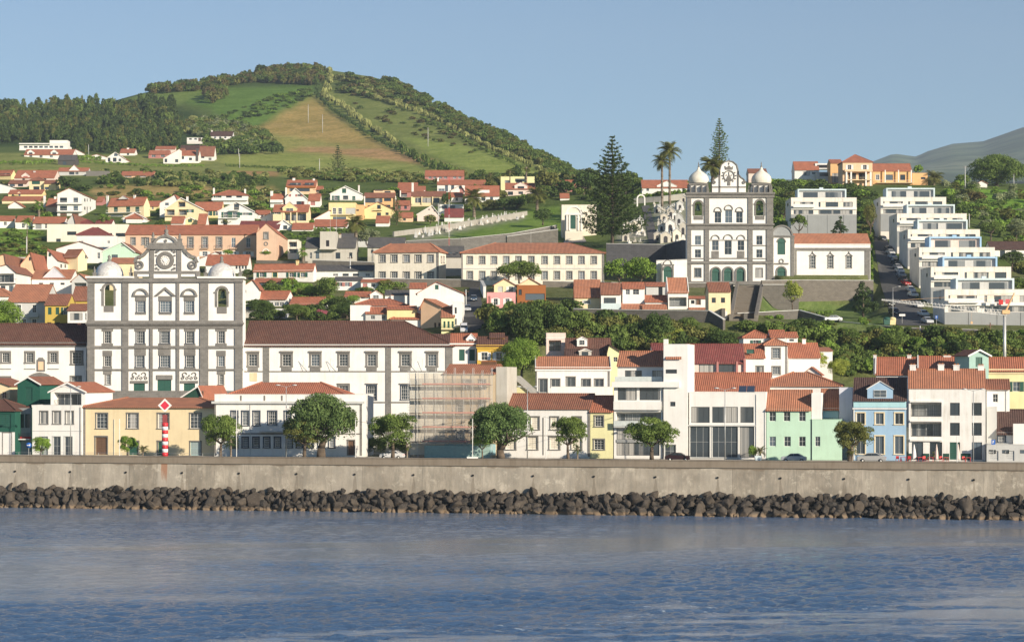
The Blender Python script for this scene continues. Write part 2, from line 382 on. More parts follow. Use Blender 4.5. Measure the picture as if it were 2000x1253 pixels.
def house(name,label,x0,x1,ye,yb,roof='gx',yr=None,wall='white',rc='red',Y=None,dep=9.,side=0,rot=0,wins='',ov=.4,ext=4.,group=None,cat='house',
          rx=None,extra='',wm=None,par=.5,parc=None,dirt=.08,base=None,tc=None,sov=.12,trim=None):
    """front corners x0,x1, eaves row ye, base row yb, ridge row yr: photo pixels; Y depth of the nearer front corner"""
    FOOT.append((x0-1,x1+max(side,0)+1,yb,ye)); h=House(); Y=Y if Y else ground((x0+x1)/2,yb); rot=R(rot); sa,ca=math.sin(rot),math.cos(rot)
    h.d=Vector((ca,sa,0)); bk=Vector((-sa,ca,0))
    if rot<=0:
        C=P(x1,yb,Y); k=(x0-1000)/FC   # left corner on ray x0
        w=(C.x-k*C.y)/(ca-k*sa); O=C-h.d*w
        if side>0: kk=(x1+side-1000)/FC; dep=(kk*Y-C.x)/(bk.x-kk*bk.y)
    else:
        O=P(x0,yb,Y); k=(x1-1000)/FC; w=(k*O.y-O.x)/(ca-k*sa)
        if side<0: kk=(x0+side-1000)/FC; dep=(kk*Y-O.x)/(bk.x-kk*bk.y)
    dep=min(max(dep,1.0),60)
    O=Vector((O.x,O.y,zof(yb,Y))); h.O=O; h.w=w; h.dep=dep; h.bk=bk
    yaw=rot; h.root=empty(name,O,yaw,label,cat,group); zw=zof(ye,Y)-O.z; h.h=zw; h.Y=Y
    def front(px,py,y=0):
        k=(px-1000)/FC; o=O+bk*y; u=(k*o.y-o.x)/(h.d.x-k*h.d.y); pt=o+h.d*u; return u,zof(py,pt.y)-O.z
    def rside(px,py):
        k=(px-1000)/FC; o=O+h.d*w; u=(k*o.y-o.x)/(bk.x-k*bk.y); pt=o+bk*u; return u,zof(py,pt.y)-O.z
    def lside(px,py):
        k=(px-1000)/FC; u=(k*O.y-O.x)/(bk.x-k*bk.y); pt=O+bk*u; return u,zof(py,pt.y)-O.z
    h.front,h.rside,h.lside=front,rside,lside
    wm=wm or plaster(wall,dirt); h.wm=wm; tl=tile(rc); h.tl=tl
    # window holes
    H={'F':[],'R':[],'L':[]}; items=[]
    for it in [q.strip() for q in wins.split(';') if q.strip()]:
        fc='F'
        if it[0] in '<>': fc='R' if it[0]=='>' else 'L'; it=it[1:]
        st,a,b,ww,xs=[q.strip() for q in it.split(',')]; a,b,ww=float(a),float(b),float(ww)
        for x in xs.split():
            x=float(x); f={'F':front,'R':rside,'L':lside}[fc]
            u0,z0=f(x-ww/2,b); u1,z1=f(x+ww/2,b); z1=f(x,a)[1]; z0=f(x,b)[1]
            if u1<u0: u0,u1=u1,u0
            lim=w if fc=='F' else dep
            u0=max(u0,.12); u1=min(u1,lim-.12)
            if u1-u0<.25 or z1-z0<.25: continue
            z0=max(z0,.02)
            items.append((st,fc,u0,u1,z0,z1,b-a))
            if st not in 'p': H[fc].append((u0,u1,z0,z1,1.7 if st=='L' else .15))
    mb=MB(); zb=-ext
    # roof geometry
    rz=None
    if roof in('gx','gy','hip','hipr','shed','mono'):
        if roof=='gy':
            ridge_x=front(rx,ye)[0] if rx else w/2; rz=zof(yr,Y)-O.z
        elif roof=='shed': rz=zof(yr,Y+dep*ca)-O.z
        else: rz=zof(yr,Y+dep/2*ca)-O.z
    top_front=[(0,zb),(w,zb),(w,zw),(0,zw)]
    if roof=='gy': top_front=[(0,zb),(w,zb),(w,zw),(ridge_x,rz),(0,zw)]
    if roof=='mono': top_front=[(0,zb),(w,zb),(w,rz),(0,zw)]
    tR=[(0,zb),(dep,zb),(dep,zw),(0,zw)]
    if roof=='gx': tR=[(0,zb),(dep,zb),(dep,zw),(dep/2,rz),(0,zw)]
    if roof=='shed': tR=[(0,zb),(dep,zb),(dep,rz),(0,zw)]
    tRR=tR if roof!='mono' else [(0,zb),(dep,zb),(dep,rz),(0,rz)]
    wallface(mb,lambda u,z:(u,0,z),(0,1,0),top_front,H['F'],0)
    wallface(mb,lambda u,z:(w,u,z),(-1,0,0),tRR,H['R'],0)
    wallface(mb,lambda u,z:(0,u,z),(1,0,0),tR,H['L'],0)
    bkf=top_front if roof!='shed' else [(0,zb),(w,zb),(w,rz),(0,rz)]
    wallface(mb,lambda u,z:(u,dep,z),(0,-1,0),bkf,[],0)
    if roof=='flat':
        t=.22; zt=zw-par
        mb.box(t,w-t,t,dep-t,zt-.2,zt,0)
        for (a,b,c,d) in((t-.002,t,t,dep-t),(w-t,w-t+.002,t,dep-t),(t,w-t,t-.002,t),(t,w-t,dep-t,dep-t+.002)): mb.box(a,b,c,d,zt,zw-.003,0)
    h.walls=mb.build('walls',[wm],h.root)
    T=.14; r=MB()
    def prof(a,b,c,za,zb_,zc):   # low,ridge,low
        s1=(zb_-za)/(b-a); s2=(zb_-zc)/(c-b); A=(a-ov,za-s1*ov+.06); B=(b,zb_+.06); Cc=(c+ov,zc-s2*ov+.06)
        return [A,B,Cc,(Cc[0],Cc[1]-T),(B[0],B[1]-T-.02),(A[0],A[1]-T)]
    if roof=='gx': r.prism(prof(0,dep/2,dep,zw,rz,zw),-sov,w+sov,'x',0); r.box(-sov,w+sov,dep/2-.15,dep/2+.15,rz+.02,rz+.16,0)
    elif roof=='gy': r.prism(prof(0,ridge_x,w,zw,rz,zw),-ov,dep+.2,'y',0)
    elif roof=='shed': s1=(rz-zw)/dep; r.prism([(-ov,zw-s1*ov+.04),(dep+.1,rz+.06),(dep+.1,rz-.1),(-ov,zw-s1*ov-.08)],-sov,w+sov,'x',0)
    elif roof=='mono': s1=(rz-zw)/w; r.prism([(-ov,zw-s1*ov+.04),(w+ov,rz+s1*ov+.06),(w+ov,rz+s1*ov-.1),(-ov,zw-s1*ov-.1)],-.3,dep+.1,'y',0)
    elif roof=='hipr':
        e=dep/2; o=ov; z=zw-(rz-zw)/e*o*.5; v=[(-.1,-o,z),(w+o,-o,z),(w+o,dep+o,z),(-.1,dep+o,z),(-.1,dep/2,rz),(w-e,dep/2,rz),(-.1,-o,z-.15),(w+o,-o,z-.15),(w+o,dep+o,z-.15),(-.1,dep+o,z-.15)]
        r.add(v,[(0,1,5,4),(2,3,4,5),(1,2,5),(3,0,4),(6,7,1,0),(7,8,2,1),(8,9,3,2),(9,6,0,3),(9,8,7,6)],0); r.tube(Vector(v[1])+Vector((0,0,.03)),Vector(v[5])+Vector((0,0,.03)),.14,n=5); r.tube(Vector(v[4]),Vector(v[5]),.14,n=5)
    elif roof=='hip':
        e=min(dep,w)/2; o=ov; z=zw-(rz-zw)/e*o*.5
        if dep<=w: ra,rb=(e,dep/2,rz),(w-e,dep/2,rz)
        else: ra,rb=(w/2,e,rz),(w/2,dep-e,rz)
        v=[(-o,-o,z),(w+o,-o,z),(w+o,dep+o,z),(-o,dep+o,z),ra,rb,(-o,-o,z-.15),(w+o,-o,z-.15),(w+o,dep+o,z-.15),(-o,dep+o,z-.15)]
        fs=[(0,1,5,4),(2,3,4,5),(1,2,5),(3,0,4)] if dep<=w else [(0,1,4),(2,3,5),(1,2,5,4),(3,0,4,5)]
        r.add(v,fs+[(6,7,1,0),(7,8,2,1),(8,9,3,2),(9,6,0,3),(9,8,7,6)],0)
        for a,b in ((0,4),(1,5),(2,5),(3,4)) if dep<=w else ((0,4),(1,4),(2,5),(3,5)): r.tube(Vector(v[a])+Vector((0,0,.03)),Vector(v[b])+Vector((0,0,.03)),.14,n=5,m=0)
    h.roof=r.build('roof',[tl],h.root) if r.f else None
    if roof=='flat' and parc!=0:
        c=MB(); e=.06; o=.05
        for (a,b,c_,d) in((-o,w+o,-o,.26),(-o,w+o,dep-.26,dep+o),(-o,.26,.26,dep-.26),(w-.26,w+o,.26,dep-.26)): c.box(a,b,c_,d,zw+.001,zw+e,0)
        c.build('coping',[plaster(parc or mulc(cc(wall),.95))],h.root)
    if roof in('gx','hip') and Y<620 and zw>1:
        c=MB(); c.box(0,w,-.12,-.002,zw-.22,zw-.02,0); c.build('cornice',[plaster(trim or 'white')],h.root)
    rz=rz if rz is not None else zw; h.rz=rz
    if tc:  # gable parapets
        c=MB()
        for a,b in ((-.18,-.002),(w+.002,w+.18)): c.prism([(-.1,zw-.3),(-.1,zw+.25),(dep/2,rz+.32),(dep+.1,zw+.25),(dep+.1,zw-.3)],a,b,'x',0)
        c.build('gable_wall',[plaster(tc)],h.root)
    # windows
    for st,fc,u0,u1,z0,z1,hp in items:
        ww=round((u1-u0)/.1)*.1; hh=round((z1-z0)/.1)*.1; ww=u1-u0 if Y<520 else max(ww,.3); hh=z1-z0 if Y<520 else max(hh,.3)
        ww=round(ww,2);hh=round(hh,2)
        uc=(u0+u1)/2; d=.15
        loc,rzz={'F':((uc,d,z0),0),'R':((w-d,uc,z0),R(90)),'L':((d,uc,z0),R(-90))}[fc]
        if st=='L':
            rt=empty('loggia',loc,rzz); rt.parent=h.root; rt.location={'F':(uc,0,z0),'R':(w,uc,z0),'L':(0,uc,z0)}[fc]
            q=MB(); q.box(-ww/2-.1,ww/2+.1,1.7,1.75,-.1,hh+.1,0); q.build('back_wall',[wm],rt)
            g=MB(); n=max(2,round(ww/1.3)); 
            g.box(-ww/2+.15,ww/2-.15,1.62,1.69,0.02,hh*.86,0)
            for i in range(n+1): x=-ww/2+.15+(ww-.3)*i/n; g.box(x-.035,x+.035,1.57,1.619,.02,hh*.86,1)
            g.build('glass_door',[curtain((.25,.26,.26)),flat('lgrey')],rt)
            g=MB(); g.box(-ww/2,ww/2,.03,.07,.95,1.0,0); g.box(-ww/2,ww/2,.03,.07,.08,.12,0)
            nb=int(ww/.22)
            for i in range(nb+1): x=-ww/2+ww*i/nb; g.box(x-.015,x+.015,.035,.065,0,.95,0)
            g.build('railing',[flat('dark' if cc(wall)[0]>.5 else 'white')],rt); continue
        me,fr,sh,nm=winmesh(st,ww,hh,Y>520)
        o=link(nm,me,h.root,loc,rzz)
        if fr: link('frame',fr,o)
        if sh:
            for s in(-1,1): link('shutter',sh,o,(s*(ww/2+ww*.29),-.19,0))
    for it in [q.strip() for q in extra.split(';') if q.strip()]: add_extra(h,it,Y)
    return h
def add_extra(h,it,Y):
    a=it.split(); k=a[0]; v=[]
    for q in a[1:]:
        try: v.append(float(q))
        except ValueError: v.append(q)
    if k=='chim':   # x ytop width colour
        x,yt,wd,c=(v+['white'])[:4]; yy=h.dep/2+ (.01 if h.roof else 0)
        u,zt=h.front(x,yt,yy); wd=wd*Y/FC; m=MB(); 
        m.box(u-wd/2,u+wd/2,yy-.35,yy+.35,h.h-.2,zt-.12,0); m.box(u-wd/2-.08,u+wd/2+.08,yy-.43,yy+.43,zt-.12,zt,0)
        m.box(u-wd/2+.1,u-.08,yy-.25,yy+.25,zt,zt+.22,1); m.box(u+.08,u+wd/2-.1,yy-.25,yy+.25,zt,zt+.22,1) if wd>.5 else None
        m.build('chimney',[plaster(c,.2),flat('rust',.9)],h.roof or h.root)
    elif k in('band','pil','sill','corn'): # x0 x1 y0 y1 proud colour
        x0,x1,y0,y1,pr,c=v[:6]; u0,z1=h.front(x0,y0); u1,z0=h.front(x1,y1); m=MB(); m.box(u0,u1,-pr,-.003,z0,z1,0)
        m.build({'band':'string_course','pil':'pilaster','sill':'sill','corn':'cornice'}[k],[stonem(c) if c in('stone','dstone') else plaster(c)],h.root)
    elif k=='balc': # x0 x1 y(floor) depth railcolour slabcolour
        x0,x1,y,dp,rc,sc=v[:6]; u0,z=h.front(x0,y); u1,_=h.front(x1,y); m=MB(); m.box(u0,u1,-dp,-.003,z-.18,z,0); b=m.build('balcony',[plaster(sc)],h.root)
        m=MB(); n=max(2,int((u1-u0)/(.16 if Y<500 else .5)))
        if rc=='glass': m.box(u0,u1,-dp,-dp+.03,z+.05,z+.95,0); m.build('railing',[flat((.62,.66,.64),.15)],b); return
        if rc=='solid': m.box(u0,u1,-dp,-dp+.12,z+.001,z+.95,0); m.build('parapet',[plaster(sc)],b); return
        for i in range(n+1): x=u0+(u1-u0)*i/n; m.box(x-.015,x+.015,-dp+.01,-dp+.04,z,z+.95,0)
        m.box(u0,u1,-dp,-dp+.05,z+.95,z+1.0,0)
        for x in(u0,u1-.04): m.box(x,x+.04,-dp+.05,-.01,z+.95,z+1.0,0)
        m.build('railing',[flat(rc)],b)
    elif k=='dorm': # x0 x1 yeave ybase ytop colour style depthoffset
        x0,x1,ye,yb,yt,c,stl=v[:7]; y=v[7] if len(v)>7 else 1.2; u0,z0=h.front(x0,yb,y); u1,z1=h.front(x1,ye,y); zt=h.front(x0,yt,y)[1]
        d=MB(); dd=max(1.5,h.dep/2-y); d.prism([(u0,z0),(u1,z0),(u1,z1),((u0+u1)/2,zt),(u0,z1)],y,y+dd,'y',0); o=d.build('dormer',[plaster(c)],h.roof or h.root)
        r=MB(); mx=(u0+u1)/2; e=.15; s=(zt-z1)/(mx-u0); r.prism([(u0-e,z1-s*e+.05),(mx,zt+.08),(u1+e,z1-s*e+.05),(u1+e,z1-s*e-.07),(mx,zt-.06),(u0-e,z1-s*e-.07)],y-.2,y+dd,'y',0)
        r.build('dormer_roof',[h.tl],o)
        r=MB(); r.prism([(u0-e,z1-s*e-.07),(mx,zt-.06),(u1+e,z1-s*e-.07),(u1+e,z1-s*e-.2),(mx,zt-.24),(u0-e,z1-s*e-.2)],y-.16,y-.002,'y',0); r.build('bargeboard',[plaster('white')],o)
        ww=round((u1-u0)*.5,2); hh=round((z1-z0)*.62,2)
        if ww>.3 and hh>.3:
            me,fr,sh,nm=winmesh(stl,ww,hh,Y>520); q=link('window',me,o,(mx,y-.06,z0+(z1-z0)*.2))
            if fr: link('frame',fr,q,(0,.14,0))
    elif k=='barge': # white edge on a gable front
        u=h.w; m=MB(); rz=h.rz; rx=u/2 if len(v)<1 else h.front(v[0],0)[0]; s=(rz-h.h)/rx; s2=(rz-h.h)/(u-rx); e=.4
        m.prism([(-e,h.h-s*e+.05),(rx,rz+.05),(u+e,h.h-s2*e+.05),(u+e,h.h-s2*e-.22),(rx,rz-.25),(-e,h.h-s*e-.22)],-.46,-.4,'y',0); m.build('bargeboard',[plaster('white')],h.root)
    elif k=='box': # x0 x1 ytop ybase y0 y1 colour name : block on/at the house (depth y0..y1 behind front)
        x0,x1,yt,yb,y0,y1,c,nm=v[:8]; u0,zt=h.front(x0,yt,y0); u1,zb=h.front(x1,yb,y0); m=MB(); m.box(u0,u1,y0,y1,zb,zt,0); m.build(nm,[plaster(c)],h.root)
    elif k=='pipe':
        x,y0,y1,c=v[:4]; u,z1=h.front(x,y0); z0=h.front(x,y1)[1]; m=MB(); m.tube((u,-.08,z0),(u,-.08,z1),.05,n=6); m.build('downpipe',[flat(c)],h.root)
# ---------------------------------------------------------------- terrain mesh
def inpoly(px,py,poly):
    r=np.zeros(px.shape,bool); n=len(poly)
    for i in range(n):
        (x0,y0),(x1,y1)=poly[i-1],poly[i]
        c=((y0>py)!=(y1>py)); r^=c&(px<(x1-x0)*(py-y0)/((y1-y0) or 1e-9)+x0)
    return r
ZONES=[((0.128,0.166,0.046),[(-700,520),(2700,520),(2700,120),(-700,120)]),
 ((0.300,0.304,0.098),[(-500,345),(1100,345),(1100,280),(560,270),(400,300),(-500,300)]),
 ((0.068,0.103,0.032),[(-500,180),(250,180),(330,198),(420,235),(520,262),(545,290),(400,306),(300,288),(0,288),(-500,288)]),
 ((0.225,0.290,0.069),[(230,200),(300,172),(430,150),(420,170),(415,195),(330,205)]),
 ((0.165,0.262,0.052),[(350,200),(430,172),(520,160),(612,165),(616,188),(560,216),(500,250),(440,240),(415,212)]),
 ((0.083,0.124,0.034),[(430,172),(620,165),(620,120),(430,140)]),
 ((0.255,0.276,0.081),[(640,130),(760,165),(900,240),(1010,290),(1070,340),(900,338),(700,255),(625,195)]),
 ((0.180,0.207,0.057),[(640,130),(720,135),(800,180),(790,215),(700,190),(640,170)]),
 ((0.360,0.400,0.103),[(790,268),(850,272),(1010,312),(1060,340),(950,340),(850,306)]),
 ((0.510,0.345,0.127),[(612,188),(640,215),(700,253),(760,290),(830,322),(880,338),(700,300),(560,292),(525,268),(510,247),(560,215)]),
 ((0.405,0.359,0.115),[(520,262),(700,285),(800,305),(860,330),(880,345),(700,345),(560,300)]),
 ((0.600,0.345,0.172),[(600,288),(740,291),(830,306),(868,322),(820,320),(700,304),(560,295)]),
 ((0.360,0.373,0.103),[(440,306),(560,300),(700,312),(830,325),(860,345),(440,345)]),
 ((0.540,0.359,0.161),[(170,368),(300,362),(540,366),(540,388),(300,386),(185,388)]),
 ((0.540,0.304,0.149),[(450,334),(545,336),(545,344),(450,342)]),
 ((0.240,0.359,0.057),[(-100,440),(72,440),(72,500),(-100,500)]),
 ((.17,.22,.075),[(1480,580),(1560,575),(1735,620),(1740,640),(1600,640),(1480,612)]),
 ((0.195,0.331,0.046),[(1905,370),(2400,380),(2400,430),(1930,430)]),
 ((0.210,0.304,0.057),[(820,440),(1100,400),(1100,470),(830,470)]),
 ((0.075,0.117,0.034),[(1000,350),(1160,350),(1160,330),(1060,300),(900,215),(840,180),(820,170),(760,130),(900,180),(1200,330)]),
 ((.46,.42,.36),[(1272,400),(1342,392),(1342,484),(1286,482)]),((.44,.40,.34),[(1205,440),(1258,430),(1264,480),(1205,480)]),((.40,.37,.31),[(800,455),(920,430),(1025,415),(1032,430),(930,444),(885,454),(805,470)])]
def build_terrain():
    nx,nt_=GR.shape[:2]; X=(_gx[:,None]-1000)*GR[:,:,0]/FC; V=np.stack([X,GR[:,:,0],GR[:,:,1]],-1).reshape(-1,3)
    idx=np.arange(nx*nt_).reshape(nx,nt_); q=np.stack([idx[:-1,:-1],idx[1:,:-1],idx[1:,1:],idx[:-1,1:]],-1).reshape(-1,4)
    me=bpy.data.meshes.new('terrain'); me.from_pydata(V.tolist(),[],q.tolist())
    px=np.broadcast_to(_gx[:,None],X.shape); py=HOR-(GR[:,:,1]-EYE)*FC/GR[:,:,0]
    wob=_vn(X,GR[:,:,0],60,9)*9; px2=px+wob; py2=py+_vn(X,GR[:,:,0],45,10)*5
    c=np.empty(X.shape+(4,)); c[...]=(.17,.175,.075,1)
    for col,poly in ZONES: m=inpoly(px2,py2,poly); c[m]=(*col,1)
    m=GR[:,:,0]<432; c[m]=(.21,.20,.18,1)
    for _ in range(1): c[1:-1,1:-1]=c[1:-1,1:-1]*.4+.15*(c[:-2,1:-1]+c[2:,1:-1]+c[1:-1,:-2]+c[1:-1,2:])
    a=me.color_attributes.new('cover','FLOAT_COLOR','POINT'); a.data.foreach_set('color',c.reshape(-1).astype(np.float32))
    me.polygons.foreach_set('use_smooth',np.ones(len(me.polygons),bool))
    m,n,l,b=newmat('ground'); at=n.new('ShaderNodeAttribute'); at.attribute_name='cover'; tc=n.new('ShaderNodeTexCoord'); o=tc.outputs['Object']
    a1=noise(n,l,.05,8,o,.6); a2=noise(n,l,.35,6,o,.7)
    base=mix(n,l,ramp(n,l,a1,[(.38,(0,0,0)),(.62,(1,1,1))]),at.outputs[0],mix(n,l,1,at.outputs[0],(.72,.78,.62),'MULTIPLY'))
    base=mix(n,l,ramp(n,l,a2,[(.4,(0,0,0)),(.68,(1,1,1))]),base,mix(n,l,1,base,(.55,.66,.5),'MULTIPLY'))
    l.new(base,b.inputs['Base Color']); b.inputs['Roughness'].default_value=.95; b.inputs['Specular IOR Level'].default_value=.1
    bump(n,l,a2,.7,1.2,b); me.materials.append(m); me.update()
    return tag(link('terrain',me),kind='structure')
terrain=build_terrain()
def sheet(name,poly,mat,lift=.12,n=24,kind='structure'):
    "a road or path: list of (pxl,pxr,py) rows from near to far, laid on the ground"
    mb=MB(); rows=[]
    for i in range(len(poly)-1):
        (a,b,y0),(c,d,y1)=poly[i],poly[i+1]
        for k in range(n+(i==len(poly)-2)): t=k/n; rows.append((a+(c-a)*t,b+(d-b)*t,y0+(y1-y0)*t))
    vs=[]
    for a,b,y in rows:
        Ya=ground((a+b)/2,y)
        for k in range(7):
            p=a+(b-a)*k/6; X=(p-1000)*Ya/FC; vs.append((X,Ya,max(gz(X,Ya),gz((( a+b)/2-1000)*Ya/FC,Ya)-.3)+lift))
    fs=[(i*7+k,i*7+k+1,(i+1)*7+k+1,(i+1)*7+k) for i in range(len(rows)-1) for k in range(6)]
    mb.add(vs,fs); o=mb.build(name,[mat]); return tag(o,kind=kind)
def asphalt():
    m,n,l,b=newmat('asphalt'); tc=n.new('ShaderNodeTexCoord'); a=noise(n,l,1.2,6,tc.outputs['Object'])
    l.new(ramp(n,l,a,[(.3,(.05,.05,.052)),(.7,(.085,.083,.08))]),b.inputs['Base Color']); b.inputs['Roughness'].default_value=.9; return m
ASPH=asphalt()
sheet('street',[(1752,1822,636),(1735,1800,600),(1722,1775,560),(1712,1755,515),(1708,1738,480),(1708,1728,458)],ASPH)
sheet('street',[(898,945,648),(903,945,610),(915,937,572),(918,935,560)],ASPH)
sheet('path',[(1268,1284,476),(1262,1278,440),(1253,1268,402)],flat((.12,.11,.10),.9))
sheet('path',[(1100,1145,474),(1108,1135,455),(1112,1130,447)],flat((.32,.30,.27),.9))
# shore road: a band parallel to the sea wall
def band_between(name,f0,f1,z,mat):
    mb=MB(); xs=list(range(-700,2701,100)); v=[]
    for p in xs: 
        for f in(f0,f1): Y=f(p); v.append(((p-1000)*Y/FC,Y,z))
    mb.add(v,[(2*i,2*i+2,2*i+3,2*i+1) for i in range(len(xs)-1)]); return tag(mb.build(name,[mat]),kind='structure')
band_between('road',lambda p:ywall(p)+6.2,lambda p:ywall(p)+12.5,7.95,ASPH)
band_between('road_line',lambda p:ywall(p)+9.3,lambda p:ywall(p)+9.45,7.955,flat('white'))
mb=MB(); xs=list(range(-700,2701,100)); v=[]
for p in xs:
    for f,z in((12.5,7.9),(12.5,8.07),(15.7,8.07),(15.7,7.9)): Y=ywall(p)+f; v.append(((p-1000)*Y/FC,Y,z))
mb.add(v,[(4*i+k,4*i+4+k,4*i+5+k,4*i+1+k) for i in range(len(xs)-1) for k in range(3)]); tag(mb.build('pavement',[plaster('concrete')]),kind='structure')
# ---------------------------------------------------------------- sea
def build_sea():
    m,n,l,b=newmat('sea_water'); tc=n.new('ShaderNodeTexCoord'); o=tc.outputs['Object']
    w2=noise(n,l,1,5,scalevec(n,l,o,(2.2,4.2,1)),.7); at=n.new('ShaderNodeAttribute'); at.attribute_name='chop'; fo=n.new('ShaderNodeAttribute'); fo.attribute_name='foam'
    fm=noise(n,l,1,6,scalevec(n,l,o,(.9,2.2,1)),.8)
    ff=math_(n,l,'MULTIPLY',ramp(n,l,fm,[(.56,(0,0,0)),(.66,(1,1,1))]),fo.outputs['Fac'])
    col=mix(n,l,at.outputs['Fac'],(.19,.235,.30),(.055,.11,.21)); col=mix(n,l,ff,col,(.62,.68,.70)); l.new(col,b.inputs['Base Color'])  # sky reflection painted into the base colour, palest where the water is calm
    b.inputs['IOR'].default_value=1.333; l.new(math_(n,l,'MULTIPLY_ADD',ff,.6,.06),b.inputs['Roughness'])
    bp=n.new('ShaderNodeBump'); bp.inputs['Distance'].default_value=.25; l.new(w2,bp.inputs['Height']); l.new(math_(n,l,'MULTIPLY_ADD',at.outputs['Fac'],.75,.10),bp.inputs['Strength']); l.new(bp.outputs[0],b.inputs['Normal'])
    pxs=np.linspace(-500,2500,760); py=np.concatenate([np.linspace(1420,1262,60),np.linspace(1261,984,860)]); Yr=EYE*FC/(py-HOR); Y=np.broadcast_to(Yr[None,:],(len(pxs),len(py))); X=(pxs[:,None]-1000)*Y/FC
    h=np.zeros(X.shape); rg=np.random.default_rng(11)
    for i in range(80):
        lam=.5*(5.2/.5)**rg.random(); th=rg.normal()*.6+1.75; k=2*math.pi/lam; sl=.024*(lam/3)**-.1
        ph=rg.random()*6.28+1.5*_vn(X,Y,25,100+i%7); s_=np.sin(k*(X*math.cos(th)+Y*math.sin(th))+ph); fade=np.clip(lam/(2.7e-5*Y**2)-.3,.15,1)
        h+=fade*sl/k*(s_-.25*np.cos(2*(k*(X*math.cos(th)+Y*math.sin(th))+ph)))
    edge=(183+.44*X-Y)+_vn(X,Y,14,50)*16+_vn(X,Y,5,51)*6
    wake=np.clip(edge/6+.5,0,1); patch=np.clip((_vn(X*.35,Y*2.2,5,52)+_vn(X*.5,Y*3,2.2,53)*.6)*3+.65,0,1)
    wind=np.clip(.5+1.5*_vn(X*.5,Y*1.6,38,60)+1.0*_vn(X*.5,Y*2,13,61)+.75*np.exp(-((edge+14)/26)**2),.12,1.35)*np.clip(1.25-(Y-190)/200,.5,1.2)
    chop=wind*(1-wake*patch*.95); h*=chop*1.0
    foam=np.exp(-((edge+0)/3.5)**2)*.8*(X>-25)+.0
    V=np.stack([X,Y,h],-1).reshape(-1,3); idx=np.arange(X.size).reshape(X.shape); q=np.stack([idx[:-1,:-1],idx[1:,:-1],idx[1:,1:],idx[:-1,1:]],-1).reshape(-1,4)
    nq=len(q); me=bpy.data.meshes.new('sea'); me.vertices.add(len(V)); me.vertices.foreach_set('co',V.reshape(-1).astype(np.float32)); me.loops.add(nq*4); me.loops.foreach_set('vertex_index',q.reshape(-1).astype(np.int32)); me.polygons.add(nq)
    me.polygons.foreach_set('loop_start',np.arange(0,nq*4,4,dtype=np.int32)); me.polygons.foreach_set('loop_total',np.full(nq,4,dtype=np.int32)); me.polygons.foreach_set('use_smooth',np.ones(nq,bool))
    for nm_,a in(('chop',chop),('foam',foam)): at_=me.attributes.new(nm_,'FLOAT','POINT'); at_.data.foreach_set('value',np.clip(a,0,1.3).reshape(-1).astype(np.float32))
    me.materials.append(m); me.update(calc_edges=True); o=link('sea',me)
    mb=MB(); mb.add([(-900,-500,-.8),(900,-500,-.8),(900,356,-.8),(-900,356,-.8)],[(0,1,2,3)]); tag(mb.build('open_water',[m]),kind='structure'); return tag(o,kind='structure')
sea=build_sea()
mb=MB(); mb.add([(-900,-500,-6),(900,-500,-6),(900,352,-6),(-900,352,-6)],[(0,1,2,3)]); tag(mb.build('seabed',[flat((.03,.05,.05),.9)]),kind='structure')
